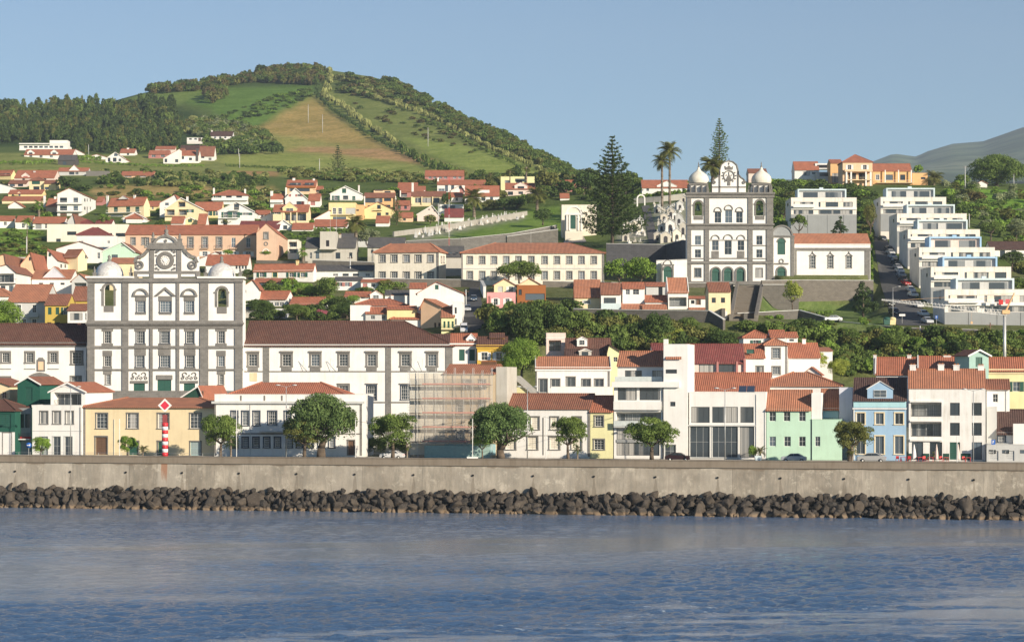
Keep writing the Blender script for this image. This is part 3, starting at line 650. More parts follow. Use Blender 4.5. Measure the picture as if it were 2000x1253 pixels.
# ---------------------------------------------------------------- sea wall
def build_wall():
    p0=P(-700,0,ywall(-700)); p1=P(2700,0,ywall(2700)); d=Vector((p1.x-p0.x,p1.y-p0.y,0)); L=d.length; yaw=math.atan2(d.y,d.x)
    r=empty('sea_wall',(p0.x,p0.y,0),yaw,'long weathered concrete sea wall between the promenade and the black boulders','sea wall')
    m,n,l,b=newmat('weathered_concrete'); tc=n.new('ShaderNodeTexCoord'); o=tc.outputs['Object']; sx=n.new('ShaderNodeSeparateXYZ'); l.new(o,sx.inputs[0]); X,Z=sx.outputs[0],sx.outputs[2]
    a=noise(n,l,.22,7,o,.65); f=noise(n,l,1,6,scalevec(n,l,o,(1.6,1,.25)),.7); g=noise(n,l,.5,7,o,.75)
    base=mix(n,l,ramp(n,l,a,[(.38,(0,0,0)),(.66,(1,1,1))]),(.38,.33,.262),(.19,.162,.125)); base=mix(n,l,ramp(n,l,f,[(.42,(0,0,0)),(.68,(1,1,1))]),base,(.20,.18,.145))
    base=mix(n,l,ramp(n,l,g,[(.55,(0,0,0)),(.66,(1,1,1))]),base,(.45,.40,.32))
    low=ramp(n,l,math_(n,l,'ADD',math_(n,l,'MULTIPLY',Z,.25),math_(n,l,'MULTIPLY',a,.5)),[(.85,(1,1,1)),(1.35,(0,0,0))])
    base=mix(n,l,math_(n,l,'MULTIPLY',low,.75),base,(.18,.155,.12))
    # pour joints
    pj=math_(n,l,'MODULO',X,10.1); jn=math_(n,l,'LESS_THAN',pj,.10); base=mix(n,l,math_(n,l,'MULTIPLY',jn,.5),base,(.15,.13,.11))
    pn=n.new('ShaderNodeTexWhiteNoise'); pn.noise_dimensions='1D'; l.new(math_(n,l,'FLOOR',math_(n,l,'DIVIDE',X,5.05)),pn.inputs['W']); base=mix(n,l,math_(n,l,'MULTIPLY',pn.outputs[0],.3),base,(.56,.51,.43))
    # stains run down from the drain holes
    dx=math_(n,l,'ABSOLUTE',math_(n,l,'SUBTRACT',math_(n,l,'MODULO',math_(n,l,'ADD',X,HOFF),HSP),HSP/2)); dz=math_(n,l,'SUBTRACT',5.85,Z)
    wd=math_(n,l,'MULTIPLY_ADD',dz,.13,.05); tri=math_(n,l,'MULTIPLY',math_(n,l,'LESS_THAN',dx,math_(n,l,'ADD',wd,math_(n,l,'MULTIPLY',math_(n,l,'SUBTRACT',f,.5),.5))),math_(n,l,'GREATER_THAN',dz,0))
    base=mix(n,l,math_(n,l,'MULTIPLY',tri,.45),base,(.14,.115,.085))
    tp=math_(n,l,'ADD',math_(n,l,'MULTIPLY',math_(n,l,'SUBTRACT',Z,7.42),.8),math_(n,l,'MULTIPLY',a,1.6)); base=mix(n,l,math_(n,l,'MULTIPLY',ramp(n,l,tp,[(.62,(0,0,0)),(.72,(1,1,1))]),.6),base,(.17,.125,.085))
    # rust below the beacon
    rx=math_(n,l,'ABSOLUTE',math_(n,l,'SUBTRACT',X,BEX)); rs=math_(n,l,'MULTIPLY',math_(n,l,'LESS_THAN',rx,.55),ramp(n,l,math_(n,l,'ADD',math_(n,l,'MULTIPLY',math_(n,l,'SUBTRACT',Z,4.),.25),f),[(.55,(0,0,0)),(1.3,(1,1,1))]))
    base=mix(n,l,math_(n,l,'MULTIPLY',rs,.7),base,(.30,.12,.05))
    l.new(base,b.inputs['Base Color']); b.inputs['Roughness'].default_value=.95; bump(n,l,math_(n,l,'ADD',g,math_(n,l,'MULTIPLY',f,.6)),.5,.12,b)
    mb=MB(); mb.prism([(-.9,-2),(-.25,7.35),(-.25,7.42),(.6,7.42),(.6,-2)],0,L,'x',0); mb.build('wall_face',[m],r)
    c=MB(); c.box(0,L,-.33,.35,7.5,8.5,0); c.box(0,L,-.42,.42,8.5,8.62,0); c.build('parapet',[plaster((.24,.20,.155),.7)],r)
    c=MB(); c.box(0,L,-.45,.6,7.421,7.5,0); c.build('ledge',[plaster((.22,.19,.15),.5)],r)
    k=0
    c=MB(); c.tube((0,-.42,0),(0,-.3,0),.17,n=10); me=c.mesh('drain_hole',[flat((.012,.012,.012),.9)])
    x=HSP/2-HOFF+HSP*math.ceil(HOFF/HSP)
    while x<L:
        wx=p0.x+math.cos(yaw)*x; wy=p0.y+math.sin(yaw)*x; px=1000+wx*FC/wy
        if -20<px<2020: link('drain_hole',me,r,(x,-.13,5.9))
        x+=HSP
    return r,p0,yaw
_p0=P(-700,0,ywall(-700)); _p1=P(2700,0,ywall(2700)); _wd=(_p1-_p0); _wd.z=0; _wd.normalize()
def wallx(px):  # distance along the wall of a photo column
    k=(px-1000)/FC; return (k*_p0.y-_p0.x)/(_wd.x-k*_wd.y)
HSP=wallx(144)-wallx(32); HSP=(wallx(1902)-wallx(32))/16.; HOFF=(HSP/2-wallx(32))%HSP; BEX=wallx(322)
seawall,WP0,WYAW=build_wall()
def wallpt(px,off,z):
    x=wallx(px); return Vector((_p0.x+_wd.x*x-math.sin(WYAW)*off,_p0.y+_wd.y*x+math.cos(WYAW)*off,z))
# ---------------------------------------------------------------- boulders
def rockmat():
    m,n,l,b=newmat('basalt_boulder'); tc=n.new('ShaderNodeTexCoord'); o=tc.outputs['Object']; oi=n.new('ShaderNodeObjectInfo'); g=n.new('ShaderNodeNewGeometry')
    a=noise(n,l,1.1,7,o,.7); f=noise(n,l,6,6,o,.7); sx=n.new('ShaderNodeSeparateXYZ'); l.new(g.outputs['Position'],sx.inputs[0])
    base=mix(n,l,ramp(n,l,a,[(.35,(0,0,0)),(.7,(1,1,1))]),(.014,.013,.012),(.062,.048,.036)); base=mix(n,l,math_(n,l,'MULTIPLY',oi.outputs['Random'],.55),base,(.085,.063,.043))
    base=mix(n,l,ramp(n,l,f,[(.55,(0,0,0)),(.7,(1,1,1))]),base,(.14,.12,.095))
    low=ramp(n,l,sx.outputs[2],[(0.0,(1,1,1)),(1.,(0,0,0))]); base=mix(n,l,math_(n,l,'MULTIPLY',ramp(n,l,math_(n,l,'ADD',math_(n,l,'MULTIPLY',sx.outputs[2],.8),f),[(.75,(1,1,1)),(1.0,(0,0,0))]),.8),base,(.20,.14,.085))
    l.new(base,b.inputs['Base Color']); b.inputs['Roughness'].default_value=.8; bump(n,l,f,.6,.12,b); return m
ROCK=rockmat()
def rockmesh(seed,name='boulder'):
    r=random.Random(seed); bm=bmesh.new()
    sc=(r.uniform(.8,1.2),r.uniform(.7,1.1),r.uniform(.6,.95))
    for i in range(15):
        d=Vector((r.gauss(0,1),r.gauss(0,1),r.gauss(0,1))).normalized()*r.uniform(.82,1.06); bm.verts.new((d.x*sc[0],d.y*sc[1],d.z*sc[2]))
    bmesh.ops.convex_hull(bm,input=bm.verts)
    bmesh.ops.delete(bm,geom=[v for v in bm.verts if not v.link_faces],context='VERTS')
    bmesh.ops.bevel(bm,geom=bm.edges[:],offset=.06,segments=1,affect='EDGES',profile=.6)
    me=bpy.data.meshes.new(name); bm.to_mesh(me); bm.free(); me.materials.append(ROCK); return me
RM=[rockmesh(i) for i in range(14)]
_r=random.Random(5); nrock=0
rows=[(1.2,2.75,.0,.72),(2.1,2.05,.5,.86),(3.1,1.3,.25,.92),(4.1,.4,.75,.82)]
seen=[]
for off,z,ph,s in rows:
    px=-30+ph*20
    while px<2030:
        sz=s*_r.choice((.6,.75,.85,1,1.2,1.45))*_r.uniform(.9,1.1); seen.append((px,off+_r.uniform(-.5,.4),z+_r.uniform(-.45,.45),sz)); px+=sz*2.0*FC/ywall(px)*.56
seen=sorted(seen,key=lambda q:-q[3])
for i,(px,off,z,sz) in enumerate(seen[:296]):
    o=link('boulder',RM[i%14],None,wallpt(px,-off,z)); o.rotation_euler=(_r.uniform(0,6),_r.uniform(0,6),_r.uniform(0,6)); o.scale=(sz*1.15,sz,sz*.95)
    tag(o,'dark basalt boulder piled with others along the foot of the sea wall','boulder','boulders along the sea wall')
def merged_rocks(lst,name):
    b=[]; f=[]; base=0
    for (P_,s,k) in lst:
        me=RM[k]; co=np.empty(len(me.vertices)*3); me.vertices.foreach_get('co',co); co=co.reshape(-1,3)*s
        e=np.array(Matrix.Rotation(_r.uniform(0,6),3,'X')@Matrix.Rotation(_r.uniform(0,6),3,'Z')); co=co@e.T+np.array(P_); b.append(co)
        f+=[[base+i for i in p.vertices] for p in me.polygons]; base+=len(co)
    me=bpy.data.meshes.new(name); me.from_pydata(np.concatenate(b).tolist(),[],f); me.materials.append(ROCK); return link(name,me)
lst=[(wallpt(px,-off,z),sz,i%14) for i,(px,off,z,sz) in enumerate(seen[296:])]
for i in range(1500):
    off=_r.uniform(.9,4.9); z=3.5-off*.85+_r.uniform(-.6,.1); lst.append((wallpt(_r.uniform(-160,2160),-off,z),_r.uniform(.35,.7),i%14))
tag(merged_rocks(lst,'rubble'),'small dark stones filling the gaps between the big boulders','rubble',kind='stuff')
mb=MB(); a=wallpt(-400,0,0);
def rampbed():
    mb=MB(); v=[]
    for px in(-600,2600):
        for off,z in((.3,2.9),(4.9,-1.2),(4.9,-3)): v.append(wallpt(px,-off,z))
    mb.add(v,[(0,3,4,1),(1,4,5,2)]); return tag(mb.build('rock_bed',[flat((.03,.028,.026),.95)]),kind='structure')
rampbed()
# ---------------------------------------------------------------- foliage
def leafcloud(lobes,n,size,seed,up=.25,flatz=1.,aspect=1.,vertical=0):
    """cards spread through the shells of many small lobes: returns verts(n*4,3), tint(n*4)"""
    r=np.random.default_rng(seed); L=np.array(lobes,float); w=L[:,3]*L[:,4]; k=r.choice(len(L),n,p=w/w.sum())
    d=r.normal(size=(n,3)); d/=np.linalg.norm(d,axis=1)[:,None]; d[:,2]=np.where(r.random(n)<.75,np.abs(d[:,2]),d[:,2]); rad=.55+.5*r.random(n)**.6
    c=L[k,:3]+d*L[k,3:6]*rad[:,None]
    nn=d+r.normal(size=(n,3))*.55; nn[:,2]+=up
    if vertical: nn[:,2]*=.15
    nn/=np.linalg.norm(nn,axis=1)[:,None]
    t=r.normal(size=(n,3)); 
    if vertical: t=np.tile([0.,0,1.],(n,1))+t*.25
    t-=nn*(t*nn).sum(1)[:,None]; t/=np.linalg.norm(t,axis=1)[:,None]; b=np.cross(nn,t)
    s=size*(.6+.8*r.random(n))[:,None]*.5; a=t*s*aspect; b=b*s
    V=np.stack([c-a-b*.6,c+a*.2-b,c+a+b*.5,c-a*.3+b],1)
    tl=r.random(len(L)); ti=np.clip(.55*tl[k]+.45*r.random(n),0,1)
    return V.reshape(-1,3),np.repeat(ti,4)
def cardmesh(name,V,T,mat,extra=None):
    n=len(V)//4; me=bpy.data.meshes.new(name); me.vertices.add(len(V)); me.vertices.foreach_set('co',V.reshape(-1).astype(np.float32))
    me.loops.add(n*4); me.loops.foreach_set('vertex_index',np.arange(n*4,dtype=np.int32)); me.polygons.add(n)
    me.polygons.foreach_set('loop_start',np.arange(0,n*4,4,dtype=np.int32)); me.polygons.foreach_set('loop_total',np.full(n,4,dtype=np.int32))
    a=me.attributes.new('tint','FLOAT','POINT'); a.data.foreach_set('value',T.astype(np.float32)); me.materials.append(mat); me.update(calc_edges=True); return me
def lobes(kind,seed,k=None):
    r=random.Random(seed); L=[]
    if kind=='round':
        for i in range(k or 26):
            t=r.uniform(0,6.283); z=r.uniform(-.55,1); q=math.sqrt(max(0,1-z*z*.9)); L.append((.72*q*math.cos(t),.72*q*math.sin(t),.62+.62*z*.72,.34,.34,.27))
        L.append((0,0,.55,.6,.6,.4))
    elif kind=='street':
        for i in range(k or 34):
            t=r.uniform(0,6.283); z=r.uniform(-.9,1); q=math.sqrt(max(0,1-z*z*.85))*r.uniform(.35,.85); L.append((q*math.cos(t),q*math.sin(t),.52+.34*z+r.uniform(-.08,.08),.26,.26,.18))
    elif kind=='spread':
        for i in range(k or 22):
            t=r.uniform(0,6.283); q=math.sqrt(r.random())*.85; L.append((q*math.cos(t),q*math.sin(t),.5+.35*(1-q)+r.uniform(-.22,.12),.25,.25,.16))
    elif kind=='dome':
        for i in range(k or 75):
            t=r.uniform(0,6.283); z=r.uniform(-.5,1); q=math.sqrt(max(0,1-z*z)); L.append((.84*q*math.cos(t),.84*q*math.sin(t),.40+.46*z,.21,.21,.16))
        L+=[(0,0,.42,.72,.72,.38)]*6
    elif kind=='cone':
        for i in range(k or 30):
            h=r.random()**.8; q=(1-h)*.75+.08; t=r.uniform(0,6.283); L.append((q*math.cos(t),q*math.sin(t),.1+h*1.8,.3*(1.1-h*.7),.3*(1.1-h*.7),.22))
        L.append((0,0,.6,.45,.45,.6)); L.append((0,0,1.7,.12,.12,.3))
    elif kind=='tall':
        for i in range(k or 24):
            h=r.random(); q=.62*math.sin(math.pi*(.12+.8*h))**.5*r.uniform(.4,1); t=r.uniform(0,6.283); L.append((q*math.cos(t),q*math.sin(t),.25+h*1.7,.34,.34,.24))
    elif kind=='bush':
        for i in range(k or 14):
            t=r.uniform(0,6.283); q=math.sqrt(r.random())*.7; L.append((q*math.cos(t),q*math.sin(t),.35+.3*(1-q)+r.uniform(-.1,.15),.35,.35,.32))
    return L
LZ={'street':1.05,'round':1.35,'spread':.95,'dome':1.0,'cone':2.1,'tall':2.15,'bush':1.0}
_pc={}
LOD={0:(12000,.042),1:(2600,.085),2:(700,.17),3:(420,.235)}
def crown_proto(kind,lod,mat,var):
    k=(kind,lod,mat.name,var)
    if k not in _pc:
        n,s=LOD[lod]; 
        if kind=='dome' and lod==0: n,s=24000,.036
        V,T=leafcloud(lobes(kind,hash(kind)%97+var*13 if 0 else var*13+len(kind)),n,s,var+5); V[:,2]/=LZ[kind]; _pc[k]=cardmesh('crown',V,T,mat)
    return _pc[k]
def trunk_proto(kind,var,mat):
    k=('t',kind,var,mat.name)
    if k in _pc: return _pc[k]
    r=random.Random(var*7+3); mb=MB()
    # unit: height 1 to crown centre, crown radius 1 ; scaled later. trunk from z=0..1
    if kind in('cone','tall'): mb.tube((0,0,-.1),(0,0,1.5),.07,.02,n=7)
    else:
        pts=[Vector((0,0,-.15)),Vector((r.uniform(-.05,.05),r.uniform(-.05,.05),.3)),Vector((r.uniform(-.1,.1),r.uniform(-.1,.1),.62))]
        mb.tube(pts[0],pts[1],.085,.065,n=8); mb.tube(pts[1],pts[2],.065,.05,n=8)
        for i in range(5):
            t=i*1.256+r.uniform(-.4,.4); e=Vector((.5*math.cos(t),.5*math.sin(t),1.0+r.uniform(-.05,.35))); m=pts[2].lerp(e,.5)+Vector((.06*math.cos(t),.06*math.sin(t),-.04))
            mb.tube(pts[2],m,.042,.03,n=6); mb.tube(m,e,.03,.012,n=6)
            e2=m+Vector((.3*math.cos(t+.8),.3*math.sin(t+.8),.25)); mb.tube(m,e2,.02,.008,n=5)
    _pc[k]=mb.mesh('trunk',[mat]); return _pc[k]
LV={'dark':leafm((0.049,0.092,0.025),(0.142,0.215,0.058)),'mid':leafm((0.096,0.162,0.034),(0.257,0.350,0.087)),'bright':leafm((0.129,0.245,0.034),(0.347,0.505,0.091)),
    'olive':leafm((0.112,0.136,0.033),(0.293,0.294,0.089)),'grey':leafm((0.130,0.171,0.081),(0.430,0.473,0.254)),'pine':leafm((0.042,0.083,0.031),(0.109,0.172,0.055)),'yell':leafm((0.235,0.289,0.046),(0.548,0.604,0.127)),
    'brownish':leafm((0.116,0.095,0.037),(0.250,0.210,0.083)),'cane':leafm((0.200,0.224,0.072),(0.540,0.554,0.208)),'pohu':leafm((0.049,0.108,0.032),(0.244,0.345,0.114)),'magenta':leafm((0.392,0.092,0.139),(0.718,0.263,0.312))}
BARK=bark(); PBARK=bark((.20,.16,.12))
def tree(px,pb,pt,hw,kind='round',col='mid',label=None,cat='tree',group=None,Y=None,lod=None,name=None,crownbase=None,var=None,trunkmat=None,rt=None):
    """px: trunk column, pb base row, pt top row, hw crown half width px"""
    Y=Y or ground(px,pb); s=Y/FC; H=(pb-pt)*s; Rr=hw*s; lodf=(lod if lod is not None else (0 if Y<430 else 1 if Y<700 else 2)); cb=max(0,(pb-crownbase)*s) if crownbase else (1 if lodf<2 else .4)*H*({'cone':.12,'tall':.2,'bush':0}.get(kind,.38)); 
    pp=P(px,pb,Y); pp.z=min(pp.z,gz(pp.x,Y)) if Y>900 else pp.z
    r=empty(name or ('shrub' if kind=='bush' else 'tree'),pp,random.uniform(0,6.28) if rt is None else rt,label,cat if kind!='bush' or cat!='tree' else 'shrub',group)
    lod=lod if lod is not None else (0 if Y<430 else 1 if Y<700 else 2 if Y<1050 else 3); var=var if var is not None else random.randrange(4)
    c=link('crown',crown_proto(kind,lod,LV[col],var),r,(0,0,cb)); c.scale=(Rr,Rr,H-cb)
    if kind!='bush':
        t=link('trunk',trunk_proto(kind,var%3,trunkmat or BARK),r); tr=max(Rr*1.0,H*.25)*(1.75 if kind=='dome' and Y<430 else 1) if kind not in('cone','tall') else H*.5
        t.scale=(tr,tr,(cb+(H-cb)*.3) if kind not in('cone','tall') else H*.55)
    return r
def scatter(poly,n,hpx,kinds,cols,name,label,cat='woodland',seed=1,asp=.34,density=3,lodn=None,sizejit=.35):
    "a wood that reads as one mass: many crowns merged into one object per colour"
    r=random.Random(seed); xs=[p[0] for p in poly]; ys=[p[1] for p in poly]; out={}; 
    cnt=0; tries=0
    while cnt<n and tries<n*40:
        tries+=1; px=r.uniform(min(xs),max(xs)); py=r.uniform(min(ys),max(ys))
        if not inpoly(np.array([px]),np.array([py]),poly)[0]: continue
        if py<520 and any(a-2<px<b+2 and c-1<py<c+hpx*.75 for a,b,c,d in FOOT): continue
        cnt+=1; Y=ground(px,py); s=Y/FC; H=hpx*s*r.uniform(1-sizejit,1+sizejit); kd=r.choice(kinds); col=r.choice(cols); W_=H*asp*r.uniform(.8,1.25)*(1.5 if kd in('round','bush','spread') else 1)
        me=crown_proto(kd,density,LV[col],r.randrange(4)); nv=len(me.vertices); co=np.empty(nv*3,np.float32); me.vertices.foreach_get('co',co); co=co.reshape(-1,3); t=np.empty(nv,np.float32); me.attributes['tint'].data.foreach_get('value',t)
        a=r.uniform(0,6.28); c_,s_=math.cos(a),math.sin(a); v=np.stack([(co[:,0]*c_-co[:,1]*s_)*W_,(co[:,0]*s_+co[:,1]*c_)*W_,co[:,2]*H*.95+H*(.02 if kd=='bush' else .05)],1)
        p=P(px,py,Y); v+=np.array([p.x,p.y,min(p.z,gz(p.x,Y))-.3]); out.setdefault(col,[]).append((v,t*.8+r.random()*.2))
    V=[];T=[];MI=[]; cols=list(out)
    for i,cname in enumerate(cols):
        for v,t in out[cname]: V.append(v);T.append(t);MI.append(np.full(len(v)//4,i,np.int32))
    me=cardmesh(name,np.concatenate(V),np.concatenate(T),LV[cols[0]])
    for c in cols[1:]: me.materials.append(LV[c])
    me.polygons.foreach_set('material_index',np.concatenate(MI)); return tag(link(name,me),label,cat,kind='stuff')
def hedge(pts,wpx,hpx,col,label,name='hedge',cat='hedge',n=None,vertical=0,seed=1,size=None,group=None,dens=1.):
    "a hedgerow following the ground along a photo polyline"
    r=random.Random(seed); L=[]
    for i in range(len(pts)-1):
        (x0,y0),(x1,y1)=pts[i],pts[i+1]; d=math.hypot(x1-x0,y1-y0); k=max(1,int(d/(wpx*.55)))
        for j in range(k):
            t=(j+r.random())/k; px=x0+(x1-x0)*t+r.uniform(-.5,.5)*wpx*.5; py=y0+(y1-y0)*t+r.uniform(-.3,.3)*wpx*.3; Y=ground(px,py); s=Y/FC; p=P(px,py,Y); p.z=min(p.z,gz(p.x,Y)); h=hpx*s*r.uniform(.75,1.15)
            L.append((p.x,p.y,p.z+h*.45,wpx*s*.45,wpx*s*.45,h*.5))
    sz=size or L[0][5]*.55; o=np.array(L[0][:3]); L=[(a-o[0],b-o[1],c-o[2],d,e,f) for a,b,c,d,e,f in L]
    V,T=leafcloud(L,int((n or len(L)*70)*dens),sz,seed,vertical=vertical,aspect=2.2 if vertical else 1.)
    return tag(link(name,cardmesh(name,V,T,LV[col]),None,tuple(o)),label,cat,group)
def norfolk(px,pb,pt,hw,label,Y=None,tiers=30,col='pine',baretop=0,dense=1.,seed=1,flatk=1.0):
    Y=Y or ground(px,pb); s=Y/FC; H=(pb-pt)*s; Rr=hw*s; r=random.Random(seed); rg=np.random.default_rng(seed)
    root=empty('norfolk_pine',P(px,pb,Y),0,label,'pine tree'); mb=MB(); mb.tube((0,0,-1),(0,0,H*.97),H*.016,H*.003,n=8); mb.build('trunk',[BARK],root)
    C=[];Tn=[]; bm=MB()
    for i in range(tiers):
        f=(i+.5)/tiers; z=H*(.10+.89*f); L=Rr*((1-f)**.78*1.04+.03)*r.uniform(.8,1.12); 
        if baretop: L=Rr*(min(1,(1-f)*2.6)**.7)*(.85+.15*(1-f))*r.uniform(.8,1.1)
        nb=7 if f<.8 else 5; a0=r.random()*6
        for b in range(nb):
            a=a0+6.283*b/nb+r.uniform(-.2,.2); Lb=L*r.uniform(.8,1.12); m=max(5,int(Lb/ (.30 if Y<800 else .6)*dense)); d=np.array([math.cos(a),math.sin(a),0]); sd_=np.array([-math.sin(a),math.cos(a),0])
            bm.tube((0,0,z),(d[0]*Lb*.8,d[1]*Lb*.8,z+Lb*.08*flatk),.05,.02,n=4,cap=False)
            t=rg.random(m)**.7; p=d*(t*Lb)[:,None]+np.array([0,0,1])*(z+Lb*(-.10*np.sin(t*3.0)+.22*t**2)*flatk)[:,None]+rg.normal(size=(m,3))*np.array([.05,.05,.02])*Lb
            C.append(p); Tn.append(np.tile(d,(m,1)))
    C=np.concatenate(C); n=len(C); D=np.concatenate(Tn); k=3; C=np.repeat(C,k,0); D=np.repeat(D,k,0); n*=k
    sz=H/tiers*.42; up=np.tile([0,0,1.],(n,1))+rg.normal(size=(n,3))*.5; t=D+rg.normal(size=(n,3))*.6; t/=np.linalg.norm(t,axis=1)[:,None]; b=np.cross(up,t); b/=np.linalg.norm(b,axis=1)[:,None]
    s_=sz*(.6+.7*rg.random(n))[:,None]; C=C+rg.normal(size=(n,3))*sz*.22; V=np.stack([C-t*s_*.7-b*s_*.22,C+t*s_*.2-b*s_*.3,C+t*s_*.8+b*s_*.1,C-t*s_*.2+b*s_*.32],1).reshape(-1,3)
    link('crown',cardmesh('crown',V,np.repeat(rg.random(n),4),LV[col]),root); bm.build('branch',[BARK],root); return root
def palm(px,pb,pt,hw,label,Y=None,n=46,trunkw=.32,group=None,col='olive',droop=1.,name='palm_tree'):
    """pt: top row of the fronds"""
    Y=Y or ground(px,pb); s=Y/FC; H=(pb-pt)*s; L=hw*s*1.15; r=random.Random(int(px)); zc=max(H-L*.62,.25)
    root=empty(name,P(px,pb,Y),0,label,'palm tree',group); mb=MB(); k=8
    for i in range(k): a,b=zc*i/k,zc*(i+1)/k; w=trunkw*(1.25-.35*i/k); mb.tube((0,0,a-(1 if i==0 else 0)),(0,0,b),w,w*.88,n=9)
    mb.lathe([(trunkw*.7,zc-.9*trunkw*2),(trunkw*1.9,zc-.3),(trunkw*1.6,zc+.3),(0,zc+.7)],n=9); mb.build('trunk',[PBARK],root)
    V=[];T=[]
    for i in range(n):
        a=r.uniform(0,6.283); e=r.uniform(-.55,1.45); l=L*r.uniform(.82,1.08); d=Vector((math.cos(a),math.sin(a),0)); sdv=Vector((-math.sin(a),math.cos(a),0)); m=9 if Y>700 else 15; p=Vector((0,0,zc)); an=e; ti=r.random()
        for j in range(m):
            st=l/m; q=p+(d*math.cos(an)+Vector((0,0,math.sin(an))))*st; an-=(1.35 if e>.2 else .9)*droop/m*(.6+j/m); w=l*.20*math.sin(math.pi*min(1,(j+1.2)/(m+1)))**.6
            for sg in(-1,1):
                dn=Vector((0,0,-w*.45)); o=sdv*sg*w; b=(q-p)*1.2
                V+=[p,p+b*.55,p+b*.9+o+dn+(q-p)*.9,p+b*.45+o*1.02+dn+(q-p)*.9]; T+=[ti]*4
            p=q
    link('crown',cardmesh('crown',np.array([tuple(v) for v in V]),np.array(T),LV[col]),root); return root
# ================================================================ BUILDINGS ALONG THE SHORE
def hf(name,label,x0,x1,ye,yb,roof='gx',yr=None,wall='white',rc='red',dy=0,**k):
    k.setdefault('rot',-11); return house(name,label,x0,x1,ye,yb,roof,yr,wall,rc,Y=yfront(x1)+dy,**k)
B='building'
hf('house','dark green boarded house with brown roof at the far left end of the shore street',-60,29,800,888,'hip',779,'green','brown',dep=8,wins='E,808,836,22,10;B,845,888,16,14',extra='band -60 29 843 888 .06 white')
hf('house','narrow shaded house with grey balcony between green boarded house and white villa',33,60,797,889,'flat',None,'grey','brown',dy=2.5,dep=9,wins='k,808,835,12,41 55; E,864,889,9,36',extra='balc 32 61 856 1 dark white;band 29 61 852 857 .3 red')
h=hf('house','white two-storey house with glazed green gable penthouse on its terrace',62,160,791,889,'flat',None,'white','red',dep=17,wins='t,803,827,14,86 111 136;z,852,889,15,86 111 134',extra='band 62 160 840 842 .05 lgrey;pipe 157 795 888 dark;pipe 63 795 888 green',par=.3)
hf('house','green gabled penthouse with glass front and long red roof on the white terrace',99,167,763,793,'gy',746,'white','red',dy=3,side=53,ext=.3,rx=131,wins='L,766,792,54,132',extra='barge',dirt=.05)
hf('house','dark green shed-like house with scalloped white gable edge',34,78,748,789,'gy',735,'green','old',dy=9,side=47,rx=56,wins='E,756,783,14,56',extra='barge')
hf('house','pale yellow gabled house behind the green boarded house',-70,19,752,800,'gy',738,'cream','old',dy=14,dep=9,wins='w,765,777,8,8',rx=-20,extra='balc -40 20 778 1 rust cream')
hf('house','long cream yellow two-storey house with low red hipped roof behind the striped beacon',163,430,794,889,'hip',776,'cream','orange',dep=12,ov=.5,
   wins='m,807,836,21,199 259 319 382;d,853,889,22,198;e,862,889,18,261 318;j,862,889,20,382',extra='pil 163 167 796 889 .08 stone;pipe 223 818 888 lgrey;band 185 210 850 853 .12 stone',trim='cream')
h=hf('house','small house with dark green gable and red side roof behind the yellow house',353,398,776,800,'gy',753,'dgreen','red',dy=13,side=48,rx=388,wins='w,763,776,12,397',extra='barge 388')
h=hf('building','white colonial building with black-trimmed windows, roof parapet and red hip roof behind the big tree',419,707,770,889,'flat',None,'white','red',dep=14,rot=-4.3,par=1.2,
   wins='h,803,830,11,458 479 501;h,803,829,15,532;h,803,830,11,562 584 606 640 672;h,854,873,10,458 479 500 521 542 565 585 606 627 648;d,860,889,12,686',
   extra='band 419 707 845 848 .06 stone;corn 414 712 783 788 .45 lgrey;balc 508 556 841 .8 white lgrey;pil 703 707 789 889 .06 stone;pil 419 422 789 889 .06 stone;pipe 489 790 888 lgrey;box 469 472 772 782 -.05 -.003 stone pilaster;box 515 518 772 782 -.05 -.003 stone pilaster;box 549 552 772 782 -.05 -.003 stone pilaster')
r=MB()
def hiproof(px0,px1,ye,pr0,pr1,yr,Y,dep,colr,label,name='roof',parent=None,base_h=1.5,wall='white',cat='roof'):
    pass
hf('house','red hipped attic roof with skylights rising behind the white parapet',446,672,770,776,'hip',746,'white','red',dy=2.5,dep=10,rot=-4.3,ext=.5,ov=.3,extra='dorm 0 0 0 0 0 white w' if 0 else '')
# scaffolded building
h=hf('building','old beige four-storey building wrapped in scaffold netting, red roof and bare right gable',868,968,728,888,'gx',712,(.60,.48,.33),'orange',dep=9,dirt=.5,
   wins='s,742,758,11,912 942;s,783,806,11,898 942;s,832,858,12,900 945;E,868,888,30,905',extra='chim 955 706 30 brown;band 869 968 866 888 .06 aqua;box 800 868 728 888 0 9 warm wing')
hf('wall','tall weathered grey gable wall beside the scaffolded building',969,990,716,770,'flat',None,'dirty','red',dep=9,dirt=.6,cat='wall',parc=0)
h=hf('house','cream house with shallow white gable above the brown-roofed house',994,1046,775,800,'gy',734,'pyell',(.50,.47,.40),dy=12,dep=8,rx=1000,ext=6)
h=hf('building','white house with brown tiled roof and blind grey-framed windows',980,1152,797,891,'gx',769,'white','old',dep=10,
   wins='B,814,838,15,1045 1083 1127;B,853,877,19,997 1040 1083 1126',extra='band 980 1148 849 851 .05 stone;pil 1148 1152 797 891 .07 stone;pil 1060 1062 815 888 .06 stone',ov=.3)
hf('house','narrow cream yellow house with red roof between brown-roofed house and modern white block',1153,1197,802,892,'gx',773,'pyell','red',dep=10,wins='m,812,832,16,1170;s,858,877,19,1170',trim='pyell')
